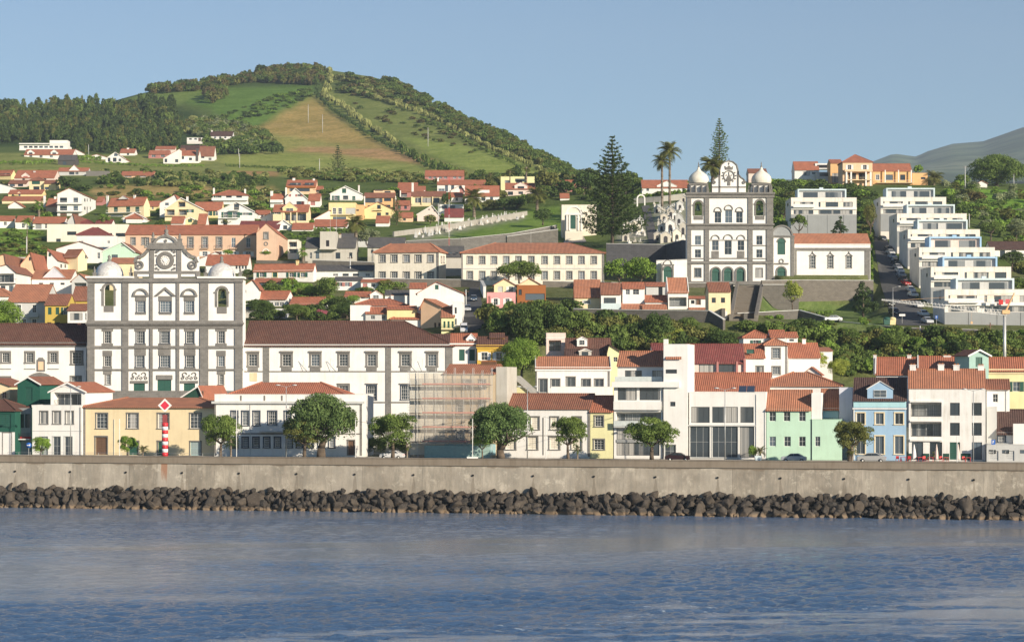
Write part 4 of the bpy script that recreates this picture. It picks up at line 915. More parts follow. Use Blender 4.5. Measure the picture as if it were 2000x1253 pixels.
# modern white block
h=hf('building','modern white stepped block with roof terrace, red-tiled penthouse and white tower',1199,1294,747,893,'flat',None,'white','red',dep=13,par=1,
   wins='b,757,781,37,1225;b,757,781,40,1269;L,804,832,88,1247;b,838,858,84,1246;b,862,889,84,1246',extra='corn 1196 1328 745 756 .9 white;band 1199 1292 783 800 .5 white;box 1204 1291 858 864 -.12 -.003 grey railing;balc 1200 1291 832 .9 glass lgrey')
hf('building','penthouse floor with red tile roof on top of the modern white block',1206,1296,712,748,'gx',686,'white','orange',dy=3.2,dep=7,ext=.5,wins='b,723,739,33,1237;b,723,739,22,1285',extra='balc 1204 1296 746 2 glass white' )
h=hf('building','plain white stair tower with small red roof patch and slim chimney on the modern block',1296,1343,672,893,'flat',None,'white','red',dy=-.4,dep=11,wins='n,721,729,22,1311;n,784,793,10,1314;z,868,892,22,1309',extra='box 1296 1304 662 700 .5 1.5 white chimney',par=.1)
mb=MB(); a=h.front(1300,700,-.0); b=h.front(1331,686,-.0); mb.prism([(-.35,a[1]-.0),(.9,b[1]),(.9,b[1]-.15),(-.35,a[1]-.15)],a[0],b[0],'x',0); mb.build('small_roof',[tile('orange')],h.root)
h=hf('building','white modern building with tall stone-framed glass walls and solar panels',1346,1496,766,894,'flat',None,'white','red',dep=12,par=.4,
   wins='b,794,825,36,1368;b,794,825,50,1416;b,794,825,26,1459;z,832,893,40,1366;z,832,893,50,1416;b,832,893,28,1459',extra='sill 1342 1476 829 832 .25 lgrey;pipe 1477 770 892 lgrey')
mb=MB()
for i in range(2):
    a=h.front(1443+i*16,772,2); mb.add([(a[0],1.2,h.h+.1),(a[0]+1.3,1.2,h.h+.1),(a[0]+1.3,2.6,h.h+1.1),(a[0],2.6,h.h+1.1),(a[0],1.22,h.h+.02),(a[0]+1.3,1.22,h.h+.02),(a[0]+1.3,2.66,h.h+1.0),(a[0],2.66,h.h+1.0)],[(0,1,2,3),(7,6,5,4),(0,4,5,1),(1,5,6,2),(2,6,7,3),(3,7,4,0)])
mb.build('solar_panel',[flat((.04,.06,.10),.2)],h.root)
hf('wall','blank white boundary block between white stair tower and glass-walled building',1328,1345,768,893,'flat',None,'white','red',dep=10,cat='wall',parc=0,dy=.5)
# mint house
h=hf('house','mint green house with steep red ribbed roof and nine small white windows',1497,1584,798,894,'gx',762,'mint','orange',dep=8,wins='w,803,822,13,1509 1537 1567;w,852,871,13,1509 1538 1567',extra='pipe 1494 800 892 lgrey',trim='mint')
hf('wall','white gable wall slab standing between mint house and its lower wing',1585,1604,767,818,'flat',None,'white','red',dep=8,dy=.2,cat='wall',parc=0,ext=9)
hf('house','low flat-topped mint green wing beside the street tree',1586,1644,819,897,'flat',None,'mint','red',dep=7,wins='w,852,871,10,1597',dy=-.2)
hf('house','shaded teal annex with steep red roof between mint wing and blue house',1603,1638,796,860,'gx',760,'aqua','orange',dy=7,dep=6,wins='b,816,828,18,1618')
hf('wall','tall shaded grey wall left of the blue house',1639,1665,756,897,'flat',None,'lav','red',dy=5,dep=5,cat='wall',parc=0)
# blue
h=hf('house','light blue house with white-edged gable dormer and cream window frames',1667,1770,780,897,'shed',737,'blue','dbrown',dep=7,
   wins='c,806,828,16,1681 1718 1756;c,851,886,17,1681 1718;c,851,886,17,1756',extra='band 1667 1770 781 795 .12 aqua;corn 1665 1771 796 799 .25 white;dorm 1694 1744 757 780 742 blue w .3;pil 1667 1669 800 897 .05 white',trim='aqua')
# tall white
h=hf('building','tall white three-storey house with four roof chimneys, balconies and cafe umbrellas in front',1775,1925,757,899,'gx',721,'white','orange',dep=9,
   wins='L,786,813,60,1809;L,824,852,60,1809;k,786,811,19,1865 1908;k,825,850,19,1865 1908;k,863,897,22,1792;k,863,897,24,1828;E,863,897,20,1865;k,863,897,20,1908',
   extra='band 1777 1840 782 785 .35 white;band 1777 1840 820 823 .35 white;band 1777 1840 857 861 .35 white;chim 1783 712 12;chim 1838 711 12;chim 1868 712 12;chim 1916 713 12;pil 1775 1781 885 898 .04 dgreen;pil 1803 1815 885 898 .04 dgreen;pil 1842 1854 885 898 .04 dgreen;pil 1877 1896 885 898 .04 dgreen',ov=.15,dirt=.3)
hf('house','small white house with brown roof tucked beside the tall white building',1927,1972,758,830,'gx',741,'white','old',dy=6,dep=7,wins='w,769,785,10,1944',extra='pipe 1965 760 820 lgrey')
hf('house','tall grey-white blank house at the right edge above the garages',1927,1947,795,888,'flat',None,'lgrey','red',dy=3,dep=7)
hf('house','low white house with steep dark brown roof at the right edge',1948,2050,844,890,'gx',800,'white','dbrown',dy=2.5,dep=8,wins='h,850,862,12,1956',extra='box 1979 2050 827 869 -1 -.003 white porch')
hf('garage','low grey concrete garage front with small openings below the dark-roofed house',1927,2050,868,900,'flat',None,'lgrey','red',dy=-2,dep=4.4,wins='n,878,885,14,1938 1964 1999;f,880,900,18,1941 1972',cat='garage')
# row behind, right end
hf('house','pale lime-green house with red roof and dark green shutters at the right edge',1930,2060,722,800,'gx',698,'pyell','red',dy=16,dep=8,wins='G,745,764,14,1985',extra='corn 1928 2060 720 730 .15 cream')
hf('house','sage green gabled house with pale gable edge behind tall white building',1893,1931,692,760,'gy',682,'sage','old',dy=14,side=-28,rot=11,rx=1912,wins='g,697,716,13,1912',extra='barge')
hf('house','white house with red roof, slim chimney and skylight behind the blue house',1711,1792,729,790,'gx',698,'white','red',dy=22,dep=9,extra='chim 1709 693 6;chim 1776 693 8',tc='white')
hf('house','house under a second red roof with white gable chimney behind tall white building',1794,1886,718,790,'gx',696,'white','red',dy=20,dep=9,extra='chim 1850 694 14',tc='white')
hf('house','white gabled house with broad red hip roof behind the mint house',1480,1640,752,800,'hip',726,'white','orange',dy=20,dep=12)
hf('building','long plain house under a wide weathered red roof behind the glass-walled building',1347,1502,763,810,'gx',728,'white','red',dy=18,dep=11)
hf('house','small white gabled house peeking over the wide red hip roof',1568,1602,729,760,'gy',716,'white','red',dy=36,dep=9,wins='w,730,738,8,1585',ext=8)
# ================================================================ SECOND ROW
def h2(name,label,x0,x1,ye,yb,roof,yr,wall,rc,Y,**k): return house(name,label,x0,x1,ye,yb,roof,yr,wall,rc,Y=Y,**k)
h2('house','white classical house with red roof, arched middle window and white terrace wall',1047,1192,717,800,'gx',697,'white','orange',392,dep=9,wins='t,740,766,15,1061;t,740,755,16,1085 1145 1170;t,736,756,16,1115',extra='corn 1045 1194 716 724 .2 white;pil 1047 1049 724 770 .05 stone;pil 1187 1191 724 770 .05 stone',tc='lgrey')
h2('wall','long smooth white terrace wall in front of the classical house',1076,1197,755,800,'flat',None,'white','red',386,dep=2,cat='wall')
h2('house','pale pink narrow tower house with recessed loggia window',1067,1105,650,720,'flat',None,'palepink','red',418,dep=7,wins='L,664,685,24,1084',extra='band 1066 1106 660 661 .1 white')
h2('house','brown-roofed house with small white dormer left of the stepped block',1106,1194,690,730,'gx',661,'dirty','brown',412,dep=8,extra='dorm 1127 1147 661 676 656 white w 1.5')
h2('house','old dark-roofed outbuilding below the pink tower house',1104,1170,700,735,'gx',682,'dirty','dbrown',404,dep=6,extra='dorm 1131 1155 684 697 679 dirty k 1')
h2('house','pale yellow gable house left of the red-roofed penthouse',1186,1215,688,740,'gy',672,'pyell','dbrown',408,dep=8,wins='w,697,706,8,1202',rx=1190)
h2('house','long house with pinkish maroon metal roof and maroon veranda posts',1345,1455,707,760,'gx',672,'palepink','maroon',398,dep=11,wins='b,710,727,30,1380;b,710,727,30,1418',extra='pil 1347 1351 706 730 .5 rose;pil 1399 1403 706 730 .5 rose;pil 1437 1441 706 730 .5 rose;pil 1452 1456 700 730 .5 rose')
h2('house','low roof end of maroon-roofed house left of the white stair tower',1275,1300,690,720,'gx',671,'white','maroon',402,dep=9)
h2('house','white house with dark red roof and green awning beside grey-framed windows',1457,1494,697,745,'gx',672,'white','red',402,dep=9,wins='t,715,728,13,1484;t,715,728,10,1453;g,682,690,24,1461')
h2('house','tall white house with grey-framed windows and small red hip roof',1494,1538,672,745,'hip',661,'white','orange',404,dep=9,wins='s,680,699,14,1516;s,716,730,14,1516',extra='pil 1534 1537 673 735 .06 stone')
h2('house','red-roofed house with white chimney beside the tall white house',1540,1602,696,740,'gx',670,'white','red',410,dep=9,extra='chim 1570 662 7')
h2('house','low white house with green shuttered window and long red roof below the stairway',1452,1504,658,700,'hip',645,'white','red',424,dep=8,wins='G,664,673,10,1476',ov=.3)
h2('house','small white annex with red roof right of the low white house',1505,1535,657,700,'gx',645,'white','red',423,dep=6)
h2('house','tiny white flat house with red strip roof at the edge of the bushes',1536,1558,657,700,'gx',649,'white','red',424,dep=4,wins='k,662,666,9,1546')
h2('house','white gabled cottage among the bushes behind the mint house',1592,1626,684,705,'shed',678,'white','orange',432,dep=5,extra='')
h2('house','white house with red roof, white dormer and dark green shutters beside the long white wing',880,931,672,720,'gx',652,'white','red',402,dep=8,wins='g,682,704,11,902 922',extra='dorm 911 930 660 672 650 white w 1.2;corn 878 932 670 676 .2 white;pil 930 932 676 720 .05 stone')
h2('house','mustard yellow house with square attic storey and white-framed windows',932,991,674,722,'gx',658,'mustard','brown',400,dep=8,wins='P,688,703,12,946 975',extra='corn 930 992 673 680 .2 mustard',trim='mustard')
h2('house','mustard square attic with brown roof on the mustard house',957,985,658,676,'gx',651,'mustard','brown',403,dep=5,ext=1,wins='w,660,671,9,972',trim='mustard')
h2('wall','brown tiled garden wall and shed roof behind the mustard house',841,890,670,690,'shed',652,'dirty','brown',412,dep=8,cat='shed')
# ================================================================ THE TWO CHURCHES
class Face:
    "helper drawing relief parts on the front plane of a house object"
    def __init__(s,h): s.h=h; s.k=h.Y/FC
    def q(s,px,py): return s.h.front(px,py)
    def rect(s,name,x0,x1,y0,y1,pr,mat,back=-.003,parent=None):
        a=s.q(x0,y1); b=s.q(x1,y0); m=MB(); m.box(a[0],b[0],-pr,back,a[1],b[1],0); return m.build(name,[mat],parent or s.h.root)
    def poly(s,name,pts,pr,mat,back=-.003,parent=None):
        m=MB(); m.prism([s.q(*p) for p in pts],-pr,back,'y',0); return m.build(name,[mat],parent or s.h.root)
    def arch(s,name,cx,cy,r0,r1,pr,mat,a0=0,a1=180,parent=None,n=14,sx=1):
        m=MB(); c=s.q(cx,cy); m.ring(c[0],c[1],r0*s.k,r1*s.k,-pr,-.003,R(a0),R(a1),n,0,sx); return m.build(name,[mat],parent or s.h.root)
WH=plaster('white',.06); BS=stonem('stone',.9,.42); BSP=stonem('stone',3,1); DK=flat('dark',.9)
def belfry(h,F,cx,y0,y1,wpx,depth=3.0):
    pass
def church_body(name,label,x0,x1,ye,yb,Y,dep,belf,wins,cat='church'):
    """body with real arched belfry openings; belf: list of (cx,ytop,ybot,halfwidth)"""
    h=House(); h.Y=Y; O=P(x0,yb,Y); h.O=O; h.w=(x1-x0)*Y/FC; h.h=(yb-ye)*Y/FC; h.dep=dep; h.roof=None; h.tl=tile('brown')
    h.root=empty(name,O,0,label,cat); h.front=lambda px,py,y=0:(((px-1000)*(Y+y)/FC-O.x),zof(py,Y+y)-O.z)
    return h
def windows_on(h,wins,names='window'):
    for it in [q.strip() for q in wins.split(';') if q.strip()]:
        st,a,b,ww,xs=[q.strip() for q in it.split(',')]
        for x in xs.split():
            x=float(x); a0=h.front(x,float(b)); z1=h.front(x,float(a))[1]; w=round(float(ww)*h.Y/FC,2); hh=round(z1-a0[1],2)
            me,fr,sh,nm=winmesh(st,w,hh,False); o=link(nm,me,h.root,(a0[0],.15,a0[1]))
            if fr: link('frame',fr,o)
def hole_list(h,wins):
    H=[]
    for it in [q.strip() for q in wins.split(';') if q.strip()]:
        st,a,b,ww,xs=[q.strip() for q in it.split(',')]
        for x in xs.split():
            x=float(x); a0=h.front(x,float(b)); z1=h.front(x,float(a))[1]; w=float(ww)*h.Y/FC; H.append((a0[0]-w/2,a0[0]+w/2,a0[1],z1,.16))
    return H
def body_walls(h,wins,belf,tower_ranges,ext=12,dp=4.4):
    H=hole_list(h,wins)
    for cx,yt,yb_,hw in belf:
        a=h.front(cx-hw,yb_); b=h.front(cx+hw,yt); H.append((a[0],b[0],a[1],b[1],.9))
    mb=MB(); w,z=h.w,h.h
    wallface(mb,lambda u,v:(u,0,v),(0,1,0),[(0,-ext),(w,-ext),(w,z),(0,z)],H,0)
    nz=min(h.front(0,bb[2])[1] for bb in belf)-1.2; mb.box(w*.16,w*.84,dp,h.dep,-ext,nz,0)   # nave behind the towers
    for (a,b) in tower_ranges[1:2]: pass
    # top, sides of the front slab; towers are hollow round the bells
    bz=min(h.front(0,bb[2])[1] for bb in belf)-.25 if belf else z
    mb.add([(0,0,-ext),(0,dp,-ext),(0,dp,z),(0,0,z)],[(0,1,2,3)]); mb.add([(w,0,-ext),(w,dp,-ext),(w,dp,z),(w,0,z)],[(3,2,1,0)])
    mb.add([(0,0,z),(w,0,z),(w,dp,z),(0,dp,z)],[(0,1,2,3)])
    h.walls=mb.build('walls',[WH],h.root)
    rf=MB(); rf.prism([(w*.16-.3,nz),(w/2,nz+2.2),(w*.84+.3,nz),(w*.84+.3,nz-.15),(w*.16-.3,nz-.15)],dp,h.dep+.3,'y',0); rf.build('roof',[tile('old')],h.root)
    for cx,yt,yb_,hw in belf:
        # arch spandrels close the square hole into an arch, stone surround, dark floor, bell
        k=h.Y/FC; c=h.front(cx,yt+hw); r=hw*k; m=MB()
        for i in range(10):
            t,u=math.pi*i/10,math.pi*(i+1)/10
            x0,z0,x1,z1=c[0]+r*math.cos(t),c[1]+r*math.sin(t),c[0]+r*math.cos(u),c[1]+r*math.sin(u)
            m.prism([(x0,z0),(x0,c[1]+r),(x1,c[1]+r),(x1,z1)],0.004,.85,'y',0)
        m.build('arch_spandrel',[WH],h.root)
        m=MB(); m.ring(c[0],c[1],r,r+.42,-.12,-.003,0,math.pi,14); b=h.front(cx,yb_)[1]; m.box(c[0]-r-.42,c[0]-r,-.12,-.003,b,c[1],0); m.box(c[0]+r,c[0]+r+.42,-.12,-.003,b,c[1],0)
        m.box(c[0]-r-.6,c[0]-r+.02,-.22,-.12,c[1]-.15,c[1]+.15,0); m.box(c[0]+r-.02,c[0]+r+.6,-.22,-.12,c[1]-.15,c[1]+.15,0)
        m.build('belfry_arch',[BSP],h.root)
    return h
def bell(h,cx,cy,rpx,label):
    k=h.Y/FC; c=h.front(cx,cy); r=rpx*k; e=empty('bell',(h.O.x+c[0],h.O.y+1.6,h.O.z+c[1]),0,label,'bell')
    m=MB(); m.lathe([(0,r*1.3),(r*.25,r*1.28),(r*.5,r*1.0),(r*.58,r*.3),(r*.75,-.3*r),(r,-r*.75),(r*.95,-r*.8),(0,-r*.6)],n=14); m.build('bell_body',[flat((.10,.16,.13),.5,.6)],e)
    m=MB(); m.box(-r*1.25,r*1.25,-.12,.12,r*1.3,r*1.6,0); m.build('beam',[flat('brown')],e)
    m=MB(); m.tube((0,0,-r*.2),(0,0,-r*.95),.03,.07,n=6); m.build('clapper',[DK],e)
def pinnacle(F,cx,yb,yt,wpx,mat,name='pinnacle',y=.4):
    k=F.h.Y/FC; a=F.q(cx,yb); t=F.q(cx,yt)[1]; H=t-a[1]; w=wpx*k/2; m=MB()
    m.box(a[0]-w,a[0]+w,y-w,y+w,a[1],a[1]+H*.35,0); m.box(a[0]-w*1.25,a[0]+w*1.25,y-w*1.25,y+w*1.25,a[1]+H*.35,a[1]+H*.42,0)
    m.lathe([(w*.9,a[1]+H*.42),(w*.5,a[1]+H*.5),(w*.85,a[1]+H*.6),(w*.3,a[1]+H*.85),(w*.38,a[1]+H*.9),(0,t)],a[0],y,n=10); m.build(name,[mat],F.h.root)
def dome(F,cx,rows,mat,name,y,n=24):
    "rows: (radius px, photo row)"
    k=(F.h.Y+y)/FC; m=MB(); c=F.h.front(cx,0,y)[0]
    m.lathe([(r*k,F.h.front(cx,py,y)[1]) for r,py in rows],c,y,n=n); return m.build(name,[mat],F.h.root)
# ---- left church
W1='h,588,609,15,275 370;h,588,609,21,323;h,647,670,14,274 371;h,647,670,16,322;s,647,670,12,210 432;h,694,716,15,273 371;h,694,716,18,322;s,695,715,12,210 432;s,731,750,8,211 432;E,748,768,22,272 370;E,741,768,27,321'
h=church_body('church','large white and grey basalt church with two silver domes',171,474,546,768,400,26,[],W1)
body_walls(h,W1,[(212.5,556,597,9.5),(433.5,562,599,9)],[(171,251),(394,474)],ext=13); windows_on(h,W1); F=Face(h)
for a,b in((171,185),(239,251),(293,298.5),(345,350.5),(391,407),(459,474)):
    for y0,y1 in((551,626),(636,722),(722,768)): F.rect('pilaster',a,b,y0,y1,.28,BS)
for y0,y1,pr in((543,551,.55),(626,636,.55),(675,680,.33),(720,723,.31)): F.rect('cornice',170,475,y0,y1,pr,BS)
F.rect('cornice',168,477,630,633,.85,BS); F.rect('cornice',168,262,539.5,543,.8,WH,back=3); F.rect('cornice',386,477,540,543.5,.8,WH,back=3)
F.rect('string_course',171,474,636,641,.31,BS)
for a,b,y0,y1 in((203,222,597,609),(424,443,599,612)): F.rect('belfry_sill',a,b,y0,y1,.08,BSP)
for cx,hw in((274,11),(321.5,12),(371,11)):
    for y0,y1 in((636,647.5),(670,694.5),(716,723)): F.rect('window_panel',cx-hw,cx+hw,y0+.5,y1-.5,.10,BSP)
for cx in(210,432):
    for y0,y1,w_ in((641,647,11),(670,674.8,11),(684,695,9),(715,722,9),(724,731,8)): F.rect('window_panel',cx-w_,cx+w_,y0+.3,y1-.3,.10,BSP)
for cx in(275,370):
    F.rect('window_panel',cx-10.5,cx+10.5,577,587.5,.12,BSP); F.arch('pediment',cx,577.5,11,14.5,.35,BSP,sx=1.05); F.rect('pediment_base',cx-16,cx+16,576,579,.3,BSP); F.rect('window_panel',cx-10.5,cx+10.5,609.5,614,.12,BSP)
F.rect('window_panel',310,336,578,587.5,.12,BSP); F.poly('pediment',[(302,578),(323,560),(344,578),(338,578),(323,565.5),(308,578)],.35,BSP); F.rect('window_panel',311,335,609.5,614,.12,BSP)
F.rect('door_frame',306,337,732,741,.2,BSP)
for cx in(272,370):
    F.rect('door_frame',cx-17,cx+17,743,748,.2,BSP); 
    m=MB(); k=h.Y/FC
    for sg in(-1,1):
        c=F.q(cx+sg*9,731); m.ring(c[0],c[1],3.2*k,4.8*k,-.16,-.003,0 if sg<0 else -math.pi*.5,math.pi*1.5 if sg<0 else math.pi,12); c=F.q(cx+sg*13,738); m.ring(c[0],c[1],1.5*k,3.0*k,-.16,-.003,0,2*math.pi,10)
        c=F.q(cx+sg*4,738); m.ring(c[0],c[1],1.8*k,3.0*k,-.16,-.003,0,2*math.pi,10)
    c=F.q(cx,733); m.ring(c[0],c[1],0.02,1.5*k,-.18,-.003,0,2*math.pi,10); m.build('scroll_ornament',[BSP],h.root)
F.rect('podium',171,474,763.5,768,.5,BS)
# gable with clock, volutes, curved pediment
F.poly('gable',[(262,540),(262,500),(272,508),(283,500),(292,489),(298,478),(300,470),(308,462),(323,457),(338,462),(346,470),(348,478),(356,489),(365,500),(376,508),(387,500),(387,540)],-.2,WH,back=1.6)
F.rect('attic',262,388,529,534,-.0,BS,back=1.5)
for a in(262,293,347.5,383): F.rect('attic_pier',a-1,a+6,529,546,-.02,BS,back=1.5)
F.rect('attic',300,347,535,546,.0,WH,back=.2)
for a,b in((292,301),(345,354)): F.rect('gable_pilaster',a,b,487,529,.0,BS,back=.25)
F.rect('entablature',288,358,479,487,.35,BS,back=1.2); F.rect('entablature',291,355,474,479,.1,BS,back=1.2)
m=MB(); c=F.q(323,482); k=h.Y/FC; m.ring(c[0],c[1],18.5*k,23*k,-.15,1.2,R(12),R(168),16,0,1.12); m.build('curved_pediment',[BS],h.root)
m=MB(); c=F.q(323,508); m.ring(c[0],c[1],10*k,17*k,-.05,.22,0,2*math.pi,28); o=m.build('rose_window',[BSP],h.root)
m=MB(); m.ring(c[0],c[1],0.05,4.2*k,-.1,.22,0,2*math.pi,16); [m.ring(c[0]+7.2*k*math.cos(t*.5236),c[1]+7.2*k*math.sin(t*.5236),.03,1.4*k,-.0,.22,0,6.283,8) for t in range(12)]; m.build('tracery',[WH],o)
m=MB()
for sx_ in(-1,1):
    for sz_ in(-1,1):
        cc_=(c[0]+sx_*17.5*k,c[1]+sz_*16*k)
        m.ring(cc_[0],cc_[1],.9*k,2.6*k,.02,.21,0,6.283,9); m.ring(cc_[0]-sx_*4.5*k,cc_[1]+sz_*2*k,.6*k,1.6*k,.02,.21,0,6.283,8); m.ring(cc_[0]+sx_*.6*k,cc_[1]-sz_*7*k,.6*k,1.8*k,.02,.21,0,6.283,8)
m.build('scroll_ornament',[BSP],h.root)
for sg,vx in((-1,272),(1,376)):
    m=MB(); c=F.q(vx,517.5); m.ring(c[0],c[1],5*k,8.6*k,-.1,.5,0,6.283,20); m.ring(c[0],c[1],.02,2.6*k,-.1,.5,0,6.283,10)
    pts=[(263,513),(267,503),(276,500),(284,494),(289,487)] 
    pts=[(p if sg<0 else (648-p[0]+0,p[1])) for p in pts]
    for i in range(len(pts)-1):
        a,b=F.q(*pts[i]),F.q(*pts[i+1]); dx,dz=b[0]-a[0],b[1]-a[1]; L=math.hypot(dx,dz); nx_,nz_=-dz/L*.3,dx/L*.3
        m.prism([(a[0]-nx_,a[1]-nz_),(b[0]-nx_,b[1]-nz_),(b[0]+nx_,b[1]+nz_),(a[0]+nx_,a[1]+nz_)],-.1,.6,'y',0)
    m.build('volute',[BSP],h.root)
m=MB(); c=F.q(323.5,470); m.ring(c[0],c[1],1.2*k,3*k,.0,.22,0,6.283,10); m.build('medallion',[BSP],h.root)
pinnacle(F,298,474,452,8,BSP,y=.6); pinnacle(F,350,474,455,8,BSP,y=.6); 
m=MB(); a=F.q(324,458); m.lathe([(.55,a[1]),(.3,a[1]+.4),(.45,a[1]+.8),(.15,a[1]+1.1)],a[0],.5,n=8); m.box(a[0]-.06,a[0]+.06,.44,.56,a[1]+1.,a[1]+1.9,0); m.box(a[0]-.28,a[0]+.28,.44,.56,a[1]+1.45,a[1]+1.57,0); m.build('cross',[BSP],h.root)
for cx in(182.5,254,400,468): pinnacle(F,cx,541,519,6,BSP,y=1)
SIL=flat((.74,.72,.68),.42,.15,.2)
o=dome(F,213.5,[(27.5,541),(27.5,536),(26,529),(22,521),(16,515.5),(9,512),(3,510.5),(3,507)],SIL,'dome',3.8); dome(F,213.5,[(3.5,511),(4.5,508),(2,505),(3.5,501),(0,497)],BSP,'finial',3.8)
o=dome(F,433,[(27.5,543),(27.5,539),(26,532),(22,524),(16,518.5),(9,515),(3,513.5),(3,510)],SIL,'dome',3.8); dome(F,433,[(3.5,514),(4.5,511),(2,508),(3.5,503),(0,499)],BSP,'finial',3.8)
bell(h,433.5,576,7,'green bronze bell hanging in the right belfry of the domed left church')
h.root['label']='big white church with grey stone pilasters and two silver domes'
# wings
hw=house('building','white convent wing with dark brown roof left of the silver-domed church',-200,168,669,790,'gx',632,'white','brown',Y=403,dep=11,ov=.5,ext=6,
   wins='S,689,707,13,11 58 104;S,688,710,18,150;s,735,744,19,148;S,738,760,16,10;t,736,748,20,80',extra='corn -200 169 668 677 .2 stone;pil 163 168 677 780 .03 white',trim='white')
F2=Face(hw); 
for cx in(11,58,104): F2.rect('window_panel',cx-9,cx+9,708.5,719.5,.05,WH); F2.rect('sill',cx-11,cx+11,719.5,721,.1,BSP)
F2.rect('niche',72,88,702,725,.12,BSP); F2.rect('door_panel',75,85,706,722,.16,plaster('peach')); F2.poly('niche_top',[(74,702),(76,698),(84,698),(86,702)],.14,BSP)
m=MB(); c=F2.q(78,760); m.ring(c[0],c[1],26*F2.k,33*F2.k,-.2,-.003,R(20),R(160),16,0,1.05); m.build('portal_arch',[BSP],hw.root)
hw=house('building','long white convent wing with brown hipped roof right of the silver-domed church',475,884,674,890,'hipr',627,'white','brown',Y=402,dep=20,ov=.5,ext=2,
   wins='S,692,714,16,494 560 616 671 726 792 844;S,753,768,17,671;h,753,780,17,726 792;h,753,780,14,844',extra='corn 475 886 672 677 .25 lgrey;band 475 884 724 726.5 .06 stone;band 475 884 784 787 .05 stone',trim='white',dirt=.1)
F2=Face(hw)
for a,b in((514,526),(753,764),(870,884)): 
    for y0,y1 in((678,723.8),(726.6,783.8),(787.2,888)): F2.rect('pilaster',a,b,y0,y1,.12,BS)
for cx in(494,560,616,671,726,792,844): F2.rect('hood',cx-13,cx+13,685,688,.3,BSP); F2.rect('apron',cx-10,cx+10,715.5,723.6,.13,BSP)
F2.rect('crest',488,502,727.5,744,.1,plaster('peach',.4)); 
for cx in(671,726,792): F2.rect('hood',cx-12,cx+12,748,750,.25,BSP)
for cx in(592,600,645,656,812,824):
    a=F2.q(cx,724); b=F2.q(cx-7 if cx in(600,656,812) else cx+2,700); m=MB(); m.tube((a[0],-.1,a[1]),(b[0],-1.1,b[1]),.04,n=5); m.build('flagpole',[flat('white')],hw.root)
# plaza podium under the church
hw=house('wall','grey stone podium carrying the silver-domed church above the yellow house',166,480,763,800,'flat',None,'stone','red',Y=393,dep=7,cat='wall',wm=BS,ext=9,parc=0,par=.01)
# ---- right church
Y2=552
W2='w,414,435,13,1402 1444;w,411,435,14,1423;w,470,489,13,1397 1447;w,470,497,14,1422;w,460,478,12,1363 1483;w,487,503,12,1363 1483;t,524,541,12,1363 1483;E,531,554,15,1398 1446;E,531,554,16,1422'
h=church_body('church','hillside terrace church with two white onion domes and crowned round emblem',1342,1510,379,556,Y2,24,[],W2)
body_walls(h,W2,[(1364,393,421,7.5),(1484,391,421,7.5)],[],ext=6); windows_on(h,W2); F=Face(h); k=h.Y/FC
for a,b in((1342,1350),(1376,1385),(1461,1470),(1497,1510)):
    for y0,y1 in((386,437),(448.5,509.5),(515.5,556)): F.rect('pilaster',a,b,y0,y1,.3,BS)
F.rect('cornice',1340,1512,378,386,.5,BS); F.rect('cornice',1339,1513,376,379.5,.9,BS,back=2); F.rect('cornice',1342,1510,437,448,.4,BS); F.rect('cornice',1340,1512,437,440,.8,BS); F.rect('cornice',1342,1510,510,515,.45,BS)
F.rect('plinth',1342,1510,549,556,.32,BS)
for y_ in(478.6,504): F.rect('string_course',1350.5,1375.5,y_,y_+1.6,.15,BSP); F.rect('string_course',1470.5,1496.5,y_,y_+1.6,.15,BSP)
F.rect('string_course',1385.5,1460.5,503.5,505.5,.15,BSP); F.rect('string_course',1385.5,1460.5,469.8-1.5,469.8,.10,BSP)
for cx,cy,r in((1402,412,7.5),(1423,408.5,8.5),(1444,412,7.5)): F.arch('window_arch',cx,cy,r-1.6,r+.2,.18,BSP); F.rect('window_head',cx-8,cx+8,cy+.2,cy+2.2,.17,BSP)
for cx,cy,r in((1397,467,8.5),(1422,467,9.5),(1447,467,8.5)): F.arch('window_arch',cx,cy,r-1.8,r+.2,.18,BSP)
for cx in(1397,1447): F.rect('window_panel',cx-7,cx+7,490,503,.12,BSP)
for cx,r in((1398,7.5),(1422,8),(1446,7.5)):
    F.arch('door_arch',cx,531,r,r+3,.25,BSP); m=MB(); c=F.q(cx,531); m.ring(c[0],c[1],.02,r*k,-.06,-.003,0,math.pi,12); m.build('door_head',[flat('green')],h.root); F.rect('door_jamb',cx-r-3,cx-r,531,555,.25,BSP); F.rect('door_jamb',cx+r,cx+r+3,531,555,.25,BSP)
for cx in(1364,1484): F.rect('belfry_sill',cx-9,cx+9,421.5,429,.1,BSP)
# gable
gp=[(1391,378),(1391,357),(1395,350),(1401,346),(1406,340),(1406,333),(1409,322),(1416,316),(1424,314),(1432,316),(1439,322),(1442,333),(1442,340),(1447,346),(1453,350),(1457,357),(1457,378)]
F.poly('gable',gp,-.2,WH,back=1.4)
m=MB()
for i in range(1,len(gp)-2):
    a,b=F.q(*gp[i]),F.q(*gp[i+1]); dx,dz=b[0]-a[0],b[1]-a[1]; L=math.hypot(dx,dz); nx_,nz_=-dz/L*.14,dx/L*.14; m.prism([(a[0]-nx_,a[1]-nz_),(b[0]-nx_,b[1]-nz_),(b[0]+nx_,b[1]+nz_),(a[0]+nx_,a[1]+nz_)],0,1.5,'y',0)
m.build('gable_edge',[BSP],h.root)
for a in(1404.5,1440.5): F.rect('gable_pilaster',a,a+2.6,334,378,.0,BSP,back=.2)
F.rect('gable_band',1391,1457,364,366,.0,BSP,back=.2)
m=MB(); c=F.q(1424,343.5); m.ring(c[0],c[1],9.3*k,11.2*k,.0,.2,0,6.283,24); [m.ring(c[0]+13.5*k*math.cos(t),c[1]+12.5*k*math.sin(t),.3*k,1.5*k,.05,.2,0,6.283,7) for t in(2.6,3.1,3.6,4.1,-.95,-.45,0.05,.55)]
